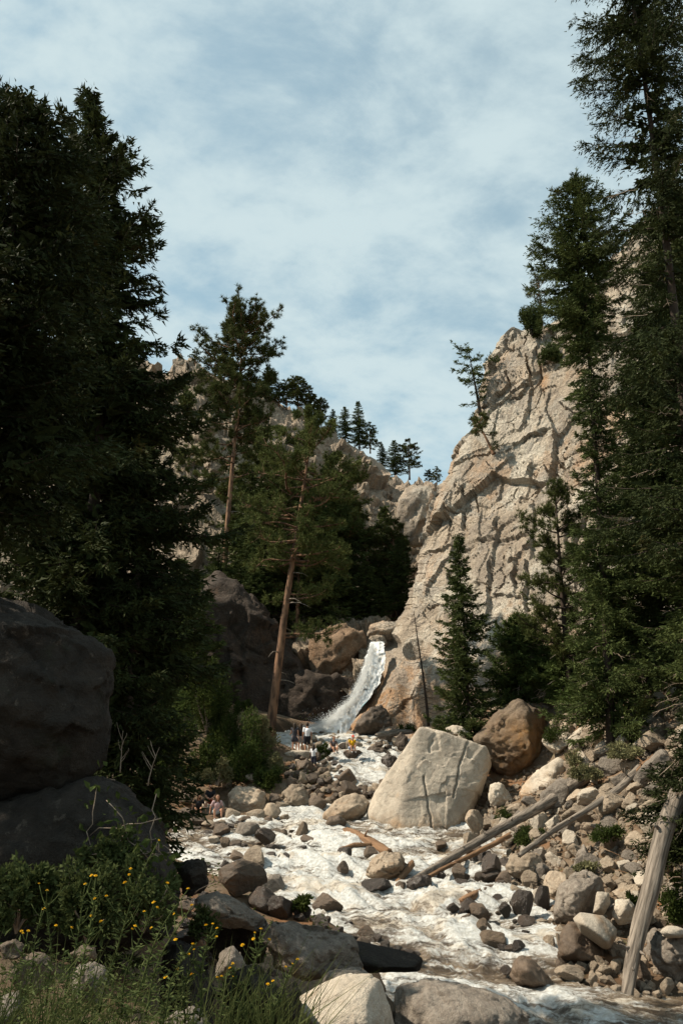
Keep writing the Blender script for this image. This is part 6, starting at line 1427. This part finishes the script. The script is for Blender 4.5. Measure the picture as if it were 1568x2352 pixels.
def person(label, base, yaw, J, shirt=None, shorts=None, hair=HAIR, long=False, skin=SKIN, s=1.0, sleeve=.55, leg=.5, cap=None, bag=None, shoes=True, dress=False):
    """J: joints in a frame facing -y; one continuous body, clothing and hair as its children"""
    o = thing('person', label, 'person', base, yaw); o.scale = (s,) * 3
    pel, chest, neck, head = J['pel'], J['chest'], J['neck'], J['head']
    hv = unit_(np.array(J.get('look', (0, -1, 0)), float)); rt = unit_(np.cross(hv, (0, 0, 1)))
    seg = [(pel, .135, chest, .15), (mid(pel, chest, .55), .125, mid(pel, chest, .6), .125), (chest, .11, neck, .06), (neck, .052, head, .055)]
    H_ = np.array(head, float)
    seg += [(H_ + (0, 0, .06) - hv * .02, .088, H_ + (0, 0, .10) + hv * .01, .086), (H_ + hv * .035 - (0, 0, .035), .052, H_ + hv * .03 + (0, 0, .05), .07), (H_ + hv * .095 + (0, 0, .02), .012, H_ + hv * .088 + (0, 0, .055), .009)]
    for sg in (-1, 1): seg.append((H_ + rt * sg * .088 + (0, 0, .03), .012, H_ + rt * sg * .088 + (0, 0, .06), .016))
    for k in ('l', 'r'):
        sh, el, wr = J[k + 'sh'], J[k + 'el'], J[k + 'wr']
        seg += [(chest, .10, sh, .062), (sh, .058, el, .042), (el, .042, wr, .028)]
        d = unit_(np.array(wr, float) - np.array(el, float)); w = np.array(wr, float); sidev = unit_(np.cross(d, (.3, .2, 1)))
        palm = w + d * .055; seg.append((w, .028, palm, .034))
        for i, (off_, ln) in enumerate(((-.030, .075), (-.010, .088), (.010, .083), (.029, .065))):
            q = palm + sidev * off_ + d * .02; c = np.array([0, 0, -.012])
            seg += [(q, .0095, q + d * ln * .5 + c * .5, .009), (q + d * ln * .5 + c * .5, .009, q + d * ln * .92 + c * 2, .008)]
        seg.append((w + d * .025 + sidev * -.03, .011, w + d * .07 + sidev * -.062, .0095))
        hp, kn, an, to = J[k + 'hp'], J[k + 'kn'], J[k + 'an'], J[k + 'to']
        seg += [(pel, .12, hp, .10), (hp, .095, kn, .058), (kn, .056, mid(kn, an, .35), .056), (mid(kn, an, .35), .056, an, .036), (an, .040, to, .032)]
    body = capsules(seg).mesh('body', skin)
    bo = link('body', body, parent=o); remesh(bo, .013)
    if shirt:
        sg2 = [(mid(pel, chest, .12), .150, chest, .168), (chest, .12, mid(chest, neck, .55), .085)]
        for k in ('l', 'r'): sg2 += [(chest, .115, J[k + 'sh'], .075), (J[k + 'sh'], .072, mid(J[k + 'sh'], J[k + 'el'], sleeve * 1.0), .062)]
        if dress: sg2 += [(pel, .16, mid(J['lhp'], J['lkn'], .45), .135), (pel, .16, mid(J['rhp'], J['rkn'], .45), .135)]
        c = link('shirt', capsules(sg2).mesh('shirt', colmat(shirt)), parent=o); remesh(c, .016)
    if shorts:
        sg3 = [(pel, .152, mid(pel, chest, .15), .15)]
        for k in ('l', 'r'): sg3 += [(pel, .135, J[k + 'hp'], .118), (J[k + 'hp'], .116, mid(J[k + 'hp'], J[k + 'kn'], leg), .09)]
        c = link('shorts', capsules(sg3).mesh('shorts', colmat(shorts)), parent=o); remesh(c, .016)
    hs = [(H_ + (0, 0, .085) - hv * .03, .098, H_ + (0, 0, .115) - hv * .005, .088), (H_ + (0, 0, .02) - hv * .05, .075, H_ + (0, 0, .08) - hv * .035, .095)]
    if long: hs += [(H_ - hv * .06 + (0, 0, .03), .085, np.array(neck) - hv * .085 + (0, 0, -.12), .075), (H_ + rt * .07, .035, np.array(neck) + rt * .10 + hv * .04 + (0, 0, -.10), .03), (H_ - rt * .07, .035, np.array(neck) - rt * .10 + hv * .04 + (0, 0, -.10), .03)]
    c = link('hair', capsules(hs).mesh('hair', hair), parent=o); remesh(c, .014)
    if cap:
        cs = [(H_ + (0, 0, .115) - hv * .02, .098, H_ + (0, 0, .125), .094), (H_ + (0, 0, .105) + hv * .08, .045, H_ + (0, 0, .10) + hv * .14, .04)]
        c = link('cap', capsules(cs).mesh('cap', colmat(cap)), parent=o); remesh(c, .014)
    if shoes:
        for k in ('l', 'r'):
            an, to = J[k + 'an'], J[k + 'to']
            c = link('shoe', capsules([(tuple(np.array(an) - (0, 0, .01)), .048, to, .040), (mid(an, to, -.25), .042, mid(an, to, .5), .045)]).mesh('shoe', SHOE), parent=o); remesh(c, .014)
    return o
def stand(arm=(0, 0), tw=0.0, bend=.0):
    return dict(pel=(0, 0, .93), chest=(0, .01, 1.26), neck=(0, .01, 1.46), head=(0, -.01, 1.56),
                lsh=(.185, .01, 1.40), rsh=(-.185, .01, 1.40), lel=(.24, .04, 1.12), rel=(-.24, .04, 1.12), lwr=(.25, -.05, .88), rwr=(-.25, -.05, .88),
                lhp=(.095, 0, .90), rhp=(-.095, 0, .90), lkn=(.11, -.02, .49), rkn=(-.11, -.02 - tw, .49), lan=(.11, .02, .085), ran=(-.12, .02 - tw, .085), lto=(.14, -.13, .04), rto=(-.15, -.13 - tw, .04))
def sit(lean=.06, spread=.14, fwd=.42, drop=.42, arms='knees'):
    d = dict(pel=(0, 0, .12), chest=(0, -lean, .45), neck=(0, -lean * 1.4, .65), head=(0, -lean * 1.7 - .02, .75),
             lsh=(.18, -lean, .59), rsh=(-.18, -lean, .59), lhp=(.10, -.02, .12), rhp=(-.10, -.02, .12), lkn=(spread, -fwd, .24), rkn=(-spread, -fwd, .24), lan=(spread * .9, -fwd - .05, .24 - drop), ran=(-spread * .9, -fwd - .05, .24 - drop),
             lto=(spread, -fwd - .20, .20 - drop), rto=(-spread, -fwd - .20, .20 - drop))
    if arms == 'knees': d.update(lel=(.23, -.14 - lean, .36), rel=(-.23, -.14 - lean, .36), lwr=(.10, -.33, .30), rwr=(-.10, -.33, .30))
    elif arms == 'side': d.update(lel=(.30, -.02, .36), rel=(-.30, -.02, .36), lwr=(.36, -.10, .14), rwr=(-.34, -.08, .14))
    else: d.update(lel=(.24, -.22, .42), rel=(-.24, -.20, .40), lwr=(.12, -.46, .28), rwr=(-.10, -.45, .05))
    return d
def pfeet(px, py, Y): return at(px, py, Y)
PI = math.pi
J = stand(); J.update(lel=(.26, -.10, 1.15), lwr=(.36, -.24, 1.10))
p0 = pfeet(676, 1727, 49.6)
# the flat rock the three stand on
hrock('boulder', 'flat sunlit rock that the three standing people stand on', 'boulder', [(650, 1730), (668, 1722), (720, 1724), (742, 1732), (735, 1745), (660, 1746)], 49.4, 1.2, M['pale'], [(700, 1740, .5), (700, 1725, .6)], sub=5, k=30, rough=.02, seed=120, land='the flat rock under the standing people')
person('woman in a patterned dark sleeveless dress standing left of the man in white', p0, PI - .3, J, (.05, .05, .06), None, HAIR, True, SKIN, .96, .25, dress=True)
J = stand(); J.update(rel=(-.28, -.12, 1.16), rwr=(-.38, -.28, 1.14), lwr=(.28, -.2, 1.0))
person('woman in a black top and grey skirt between the other two standing people', pfeet(690, 1728, 49.9), PI + .5, J, (.02, .02, .022), (.36, .34, .34), HAIR, True, SKIN, .96, .4, .6)
person('tall man in a white shirt and black shorts seen from behind', pfeet(705, 1731, 49.4), PI + .12, stand(tw=.06), (.80, .80, .82), (.02, .02, .025), HAIR, False, SKIN, 1.03, .6, .75)
person('child in a white tee shirt and dark trousers standing lower on the cobbles', pfeet(720, 1771, 47.9), PI - .5, stand(), (.68, .68, .70), (.035, .035, .05), HAIR, True, SKIND, .84, .55, .98)
hrock('boulder', 'low brown stone under the feet of the child', 'boulder', [(704, 1772), (712, 1764), (732, 1765), (738, 1774), (730, 1784), (710, 1784)], 47.7, .7, M['brown'], [(722, 1776, .3), (722, 1767, .35)], sub=4, k=20, rough=.03, seed=121)
def seat(px, py, Y, zoff=0): 
    p = at(px, py, Y); p[2] += zoff; return p
person('person in black crouched on the stones beside the pool', seat(763, 1726, 49.0), .5, sit(.12, .12, .40, .30, 'fwd'), (.12, .10, .10), (.03, .03, .035), HAIR, False, SKIN, .95, .5, .5)
person('child in a yellow shirt and red cap bending over the cascade edge', seat(806, 1722, 49.3), .35, sit(.22, .13, .40, .36, 'fwd'), (.75, .42, .02), (.30, .36, .48), HAIRB, False, SKIN, .88, .5, .5, cap=(.60, .08, .05))
hrock('boulder', 'flat brown rock under the child in yellow at the cascade', 'boulder', [(785, 1728), (795, 1722), (825, 1722), (838, 1730), (828, 1746), (795, 1745)], 49.8, .9, M['brown'], [(812, 1738, .3), (812, 1724, .3)], sub=5, k=24, rough=.03, seed=122)
hrock('boulder', 'brown upright rock behind the child in yellow', 'boulder', [(790, 1722), (795, 1704), (806, 1698), (814, 1712), (814, 1726)], 50.8, .6, M['tan'], sub=4, k=24, rough=.03, seed=123)
# three sitting on the left shore
hrock('boulder', 'pale rock the person in red shorts sits on', 'boulder', [(462, 1850), (470, 1838), (505, 1836), (520, 1846), (518, 1866), (470, 1868)], 44.0, 1.0, M['pale'], [(492, 1856, .3)], sub=5, k=26, rough=.03, seed=124)
person('person in black tee shirt and red shorts sitting highest on the left shore', seat(483, 1846, 43.6), .1, sit(.10, .17, .40, .40, 'knees'), (.015, .015, .018), (.50, .07, .04), HAIR, False, SKIN, 1.02, .6, .6)
hrock('boulder', 'pale rocks edge where the two lower people sit', 'boulder', [(438, 1872), (448, 1862), (500, 1862), (520, 1870), (515, 1890), (450, 1892)], 43.1, .9, M['pale'], [(480, 1882, .3), (480, 1866, .3)], sub=5, k=26, rough=.03, seed=125)
person('woman in a black top sitting with knees up at the left end of the three', seat(456, 1866, 42.6), .15, sit(.10, .14, .34, .30, 'side'), (.018, .018, .02), (.03, .03, .035), HAIRB, True, SKIN, .97, .5, .25)
person('woman in a pale pink top and denim shorts sitting nearest the water', seat(497, 1870, 42.4), .35, sit(.10, .18, .40, .42, 'side'), (.52, .36, .36), (.56, .66, .70), HAIRB, True, SKIN, 1.0, .75, .4)
LAND.append((478, 1850, 'the three seated people'))
o = link('bag', capsules([((-.16, 0, .10), .10, (.14, 0, .10), .11), ((-.1, 0, .18), .08, (.1, 0, .19), .08)]).mesh('bag', colmat((.02, .09, .12))), at(437, 1874, 42.8), None, label='dark teal bag lying left of the woman in the black top', category='bag')
remesh(o, .02)
link('strap', MB().tube([(-.12, 0, .26), (-.06, -.02, .34), (.06, -.02, .34), (.12, 0, .27)], .012, 5).mesh('strap', colmat((.02, .09, .12))), parent=o)

# ================================================================ weeds, grass and flowers in front
r = np.random.default_rng(77)
flower_v = []
def flower_mesh():
    mb = MB(); n = 13
    a = np.arange(n) / n * 6.283
    for ring, (rd, z, ln) in enumerate(((.004, .006, .013), (.002, .010, .010))):
        D = np.stack([np.cos(a + ring * .3), np.sin(a + ring * .3), np.full(n, .35 + ring * .5)], -1)
        v, f = leaves(D * rd + (0, 0, z), D, ln, .007, r); mb.add(v, f)
    V, Fa = ico(1); mb.add(V * (.0075, .0075, .006) + (0, 0, .009), None, Fa)
    return mb.mesh('flower', M['petal'], False)
FL = flower_mesh()
def weed(px, py, Y, hpx, label, nfl=3, seed=0, lean=.15, leafy=1.0, lean_az=None, group='yellow flowering weeds'):
    q = np.random.default_rng(seed)
    b = at(px, py, Y); s = ppm(px, py, Y); Hh = hpx * s
    o = thing('flowering_weed', label, 'weed', b, 0, group)
    az = q.uniform(-.6, .6) if lean_az is None else lean_az
    t = np.linspace(0, 1, 12)
    st = np.stack([np.cos(az) * lean * Hh * t ** 1.6 + .012 * np.sin(7 * t + seed), np.sin(az) * lean * Hh * t ** 1.6, Hh * t], -1)
    mb = MB().tube(st, .0062 - .0034 * t, 5)
    tips = [st[-1]]
    for k in range(nfl + 2):
        u = q.uniform(.45, .92); a = q.uniform(0, 6.28); L = Hh * q.uniform(.10, .24)
        p = np.array([np.interp(u, t, st[:, i]) for i in range(3)]); tt = np.linspace(0, 1, 5)
        bp = p + np.stack([np.cos(a) * .75 * L * tt, np.sin(a) * .75 * L * tt, L * (.35 * tt + .45 * tt ** 2)], -1)
        mb.tube(bp, .0040 - .0018 * tt, 4); tips.append(bp[-1])
    link('stem', mb.mesh('stem', M['weed']), parent=o)
    n = int(60 * leafy * Hh / .6); u = q.random(n) ** 1.3 * .9
    P = np.stack([np.interp(u, t, st[:, i]) for i in range(3)], -1); a = q.uniform(0, 6.28, n)
    D = np.stack([np.cos(a), np.sin(a), q.uniform(.1, .8, n)], -1)
    v, f = leaves(P, D, q.uniform(.03, .085, n) * (1.15 - .6 * u), q.uniform(.008, .018, n), q)
    link('leaves', mesh_np('leaves', v, f, M['weed'], smooth=False), parent=o)
    for p in tips[:nfl]:
        fo_ = link('flower', FL, p, o); fo_.rotation_euler = (q.uniform(-.5, .5), q.uniform(-.5, .5), q.uniform(0, 6)); fo_.scale = (s / .0062 * 1.0,) * 3 if False else (q.uniform(.75, 1.2) * Y / 7.2,) * 3
    return o
W_ = [(232, 2330, 5.2, 370, 'tallest weed with forked yellow heads in front of the long mossy boulder', 5, .30, .0), (305, 2330, 5.0, 262, 'weed bending right with one high yellow head', 4, .42, .0), (330, 2340, 4.9, 235, 'leafy weed with a single large yellow head at its tip', 3, .40, .0), (275, 2340, 5.1, 240, 'slender weed carrying two yellow heads in the middle of the clump', 3, .25, .1),
      (180, 2330, 5.6, 290, 'weed with yellow heads left of the tallest weed', 4, .06, .0), (150, 2320, 5.8, 262, 'thin weed with a yellow head beside the tall grass blades', 3, .1, .2), (110, 2310, 6.0, 240, 'small headed weed near the left end of the clump', 3, -.1, .0), (60, 2310, 6.2, 200, 'faint weed deep in the shade at the left', 2, .1, .0),
      (455, 2345, 5.0, 200, 'weed with stacked yellow heads before the tall dark rounded rock', 5, .10, .0), (420, 2350, 5.0, 150, 'short weed with small yellow heads left of the stacked heads', 3, .1, .0), (560, 2352, 4.9, 195, 'weed with a cluster of yellow heads against the broad pitted boulder', 5, .18, .0), (540, 2360, 4.9, 130, 'weed with a pale stem in front of the dark ribbed boulder', 3, -.05, .0),
      (620, 2352, 4.8, 130, 'weed leaning right toward the sunlit cream boulder', 3, .5, .0), (500, 2360, 4.8, 120, 'low weed with yellow heads at the bottom edge', 3, .2, .0), (370, 2360, 4.8, 170, 'leafy weed at the bottom below the stacked heads', 3, .35, .0), (590, 2365, 4.8, 90, 'low weed by the foot of the cream boulder', 2, .2, .0), (20, 2330, 6.0, 170, 'weed at the very left edge of the clump', 2, .15, .0)]
for i, (px, py, Y, hp, lb, nf, ln, aa) in enumerate(W_):
    weed(px, py, Y, hp, lb, nf, 200 + i, ln, 1.3, aa)
# grass and leafy ground cover, uncountable
n = 2400
px = np.r_[r.uniform(-40, 480, n), r.uniform(470, 690, 700)]; dep = np.r_[r.uniform(4.4, 8.6, n), r.uniform(4.5, 5.6, 700)]
x = (px - W / 2) / F * dep; z = Hgt(x, dep); P = np.stack([x, dep, z + .02], -1)
hgt = np.r_[r.uniform(.25, .95, n), r.uniform(.35, .9, 700)]
tall = at(px, np.full(len(px), 2352.), dep)[:, 2] - z        # to reach into view the tufts stand on the bank's mounds
P[:, 2] = np.maximum(P[:, 2], P[:, 2] + np.clip(tall - .35, 0, .6))
kq = vnoise(np.stack([x * 2.2, dep * 1.5, 0 * x], -1), 5)
P = P[kq > -.1]; hgt = hgt[kq > -.1]; m_ = len(P)
D = unit_(np.stack([r.normal(.12, .28, m_), r.normal(0, .25, m_), np.ones(m_)], -1))
bend_ = np.stack([r.normal(.15, .3, m_), r.normal(0, .2, m_), r.uniform(-.1, .1, m_)], -1)
wv = unit_(np.cross(D, r.normal(size=(m_, 3)))) * r.uniform(.002, .0055, m_)[:, None]
a0 = P; a1 = P + D * (hgt * .5)[:, None]; a2 = P + D * (hgt * .9)[:, None] + bend_ * hgt[:, None] * .5
V = np.stack([a0 - wv, a0 + wv, a1 + wv * .8, a1 - wv * .8, a2], 1).reshape(-1, 3)
i5 = 5 * np.arange(m_)[:, None]
me = mesh_np('grass', V, [i5 + np.array([[0, 1, 2, 3]]), i5 + np.array([[3, 2, 4]])], M['grass'])
link('grass', me, kind='stuff', label='tall grass growing among the flowering weeds')
n = 15000
px = r.uniform(-40, 470, n); dep = r.uniform(4.6, 7.8, n); x = (px - W / 2) / F * dep
kq = vnoise(np.stack([x * 1.8 + 7, dep * 1.2, 0 * x], -1), 6); ok = kq > -.2; px, dep, x = px[ok], dep[ok], x[ok]
z = Hgt(x, dep); tall = at(px, np.full(len(px), 2352.), dep)[:, 2] - z
P = np.stack([x, dep, z + r.random(len(x)) ** 1.2 * (np.clip(tall, 0, 2) + .20 + .22 * r.random(len(x)))], -1)
D = np.stack([r.normal(size=len(x)), r.normal(size=len(x)), r.uniform(-.1, .9, len(x))], -1)
v, f = leaves(P, D, r.uniform(.02, .065, len(x)), r.uniform(.006, .018, len(x)), r)
link('undergrowth', mesh_np('undergrowth', v, f, M['weed'], smooth=False), kind='stuff', label='low leafy plants covering the shaded near bank')
n = 42000
x = r.uniform(-24, 1, n); y = r.uniform(6, 62, n); kq = fbm(np.stack([x * .45, y * .45, 0 * x], -1), 3, 61)
ok = (river_sd(x, y) > .9) & (kq > -.12) & (r.random(n) < np.clip(.35 + 2 * kq, 0, 1)) & ~((x > -2.5) & (y < 21) & (y > 8)); x, y, kq = x[ok], y[ok], kq[ok]
P = np.stack([x, y, Hgt(x, y) + r.random(len(x)) ** 1.5 * (.12 + .8 * np.clip(kq + .12, 0, .6))], -1)
D = np.stack([r.normal(size=len(x)), r.normal(size=len(x)), r.uniform(-.1, 1.0, len(x))], -1)
v, f = leaves(P, D, r.uniform(.06, .17, len(x)), r.uniform(.03, .08, len(x)), r)
link('ground_cover', mesh_np('ground_cover', v, f, M['shrub'], smooth=False), kind='stuff', label='low green ground cover on the left bank')
# bare twigs and a creeper on the dark boulders
def twigs(px, py, Y, h, label, seed, n=5, lean=0.0):
    q = np.random.default_rng(seed); b = at(px, py, Y); s = ppm(px, py, Y); mb = MB(); t = np.linspace(0, 1, 8)
    main = np.stack([lean * h * s * t ** 1.5, 0 * t, h * s * t], -1) + q.normal(0, .008, (8, 3)) * t[:, None]
    mb.tube(main, .011 - .008 * t, 5)
    for k in range(n):
        u = q.uniform(.2, .8); p = np.array([np.interp(u, t, main[:, i]) for i in range(3)]); L = h * s * q.uniform(.25, .5); a = q.choice([-1, 1]) * q.uniform(.3, .7)
        mb.tube(p + np.stack([a * L * t, q.normal(0, .1) * L * t, L * t * (.8 + .2 * t)], -1) + q.normal(0, .006, (8, 3)) * t[:, None], .006 - .004 * t, 4)
    return link('bare_twig', mb.mesh('bare_twig', M['twig']), b, None, label=label, category='twig')
twigs(276, 1775, 12.0, 92, 'bare forked twig standing on the crest of the long mossy boulder', 1)
twigs(340, 1805, 12.0, 85, 'bare twig with dry tips right of the forked twig', 2, 6, .25)
twigs(448, 2052, 17.4, 34, 'dry twig lying out over the grey slab with the hollow', 3, 2, 2.2)
twigs(10, 1710, 11.0, 30, 'long arching dead stem at the left edge before the giant dark boulder', 4, 1, 3.6)
q = np.random.default_rng(9); n = 130
px = q.uniform(190, 400, n); py = 1830 + (px - 190) * .30 + q.normal(60, 55, n)
P = at(px, py, q.uniform(9.9, 10.4, n))
D = unit_(q.normal(size=(n, 3)) + (0, -.3, -.3))
v, f = leaves(P, D, q.uniform(.05, .14, n), q.uniform(.04, .11, n), q)
o = thing('creeper', 'creeper with broad pale leaves trailing over the long mossy boulder', 'creeper', P.mean(0))
link('leaves', mesh_np('leaves', v - P.mean(0), f, M['shrub'], smooth=False), parent=o)
mb = MB()
for k in range(9):
    a, b_ = q.integers(0, n, 2); t = np.linspace(0, 1, 6)
    mb.tube(P[a] * (1 - t[:, None]) + P[b_] * t[:, None] - P.mean(0) + q.normal(0, .03, (6, 3)), .006, 4)
link('stem', mb.mesh('stem', M['twig']), parent=o)

# ================================================================ names for the small rocks
ORD = ['', 'second ', 'third ', 'fourth ', 'fifth ', 'sixth ', 'seventh ', 'eighth ', 'ninth ', 'tenth ']
WHAT = {'cobble': 'cobble', 'stone': 'small stone', 'scree_rock': 'scree rock', 'rock': 'rock'}
buckets = {}
for rec in SMALL:
    o, px, py, w, mname, ang, lab = rec
    if lab: continue
    kind = WHAT[o.name.split('.')[0]]
    if kind == 'rock': kind = 'angular rock' if ang else 'rounded rock'
    if kind == 'scree rock': kind = 'large scree rock' if w > 42 else 'small scree rock' if w < 24 else 'scree rock'
    # the landmark and side under which fewest alike rocks stand so far, among the five nearest landmarks
    best = None
    for dist, a, b, ph in sorted((math.hypot(px - a, (py - b) * 1.2), a, b, ph) for a, b, ph in LAND)[:5]:
        dx_, dy_ = px - a, py - b
        if abs(dx_) > 2.2 * abs(dy_): rel = 'right of' if dx_ > 0 else 'left of'
        elif abs(dy_) > 2.2 * abs(dx_): rel = 'below' if dy_ > 0 else 'above'
        else: rel = ('below' if dy_ > 0 else 'above') + ' and ' + ('right of' if dx_ > 0 else 'left of')
        key = (TONE[mname], kind, rel, ph)
        sc = dist * (1 + .5 * max(0, len(buckets.get(key, [])) - 3))
        if best is None or sc < best[0]: best = (sc, key, dist)
    buckets.setdefault(best[1], []).append((best[2], o))
for (tone, kind, rel, ph), L in buckets.items():
    L.sort(key=lambda r_: r_[0])
    for i, (dist, o) in enumerate(L):
        if len(L) == 1: o['label'] = f'{tone} {kind} {rel} {ph}'
        else: o['label'] = f'{tone} {kind} {rel} {ph}, {ORD[min(i, 9)]}nearest'
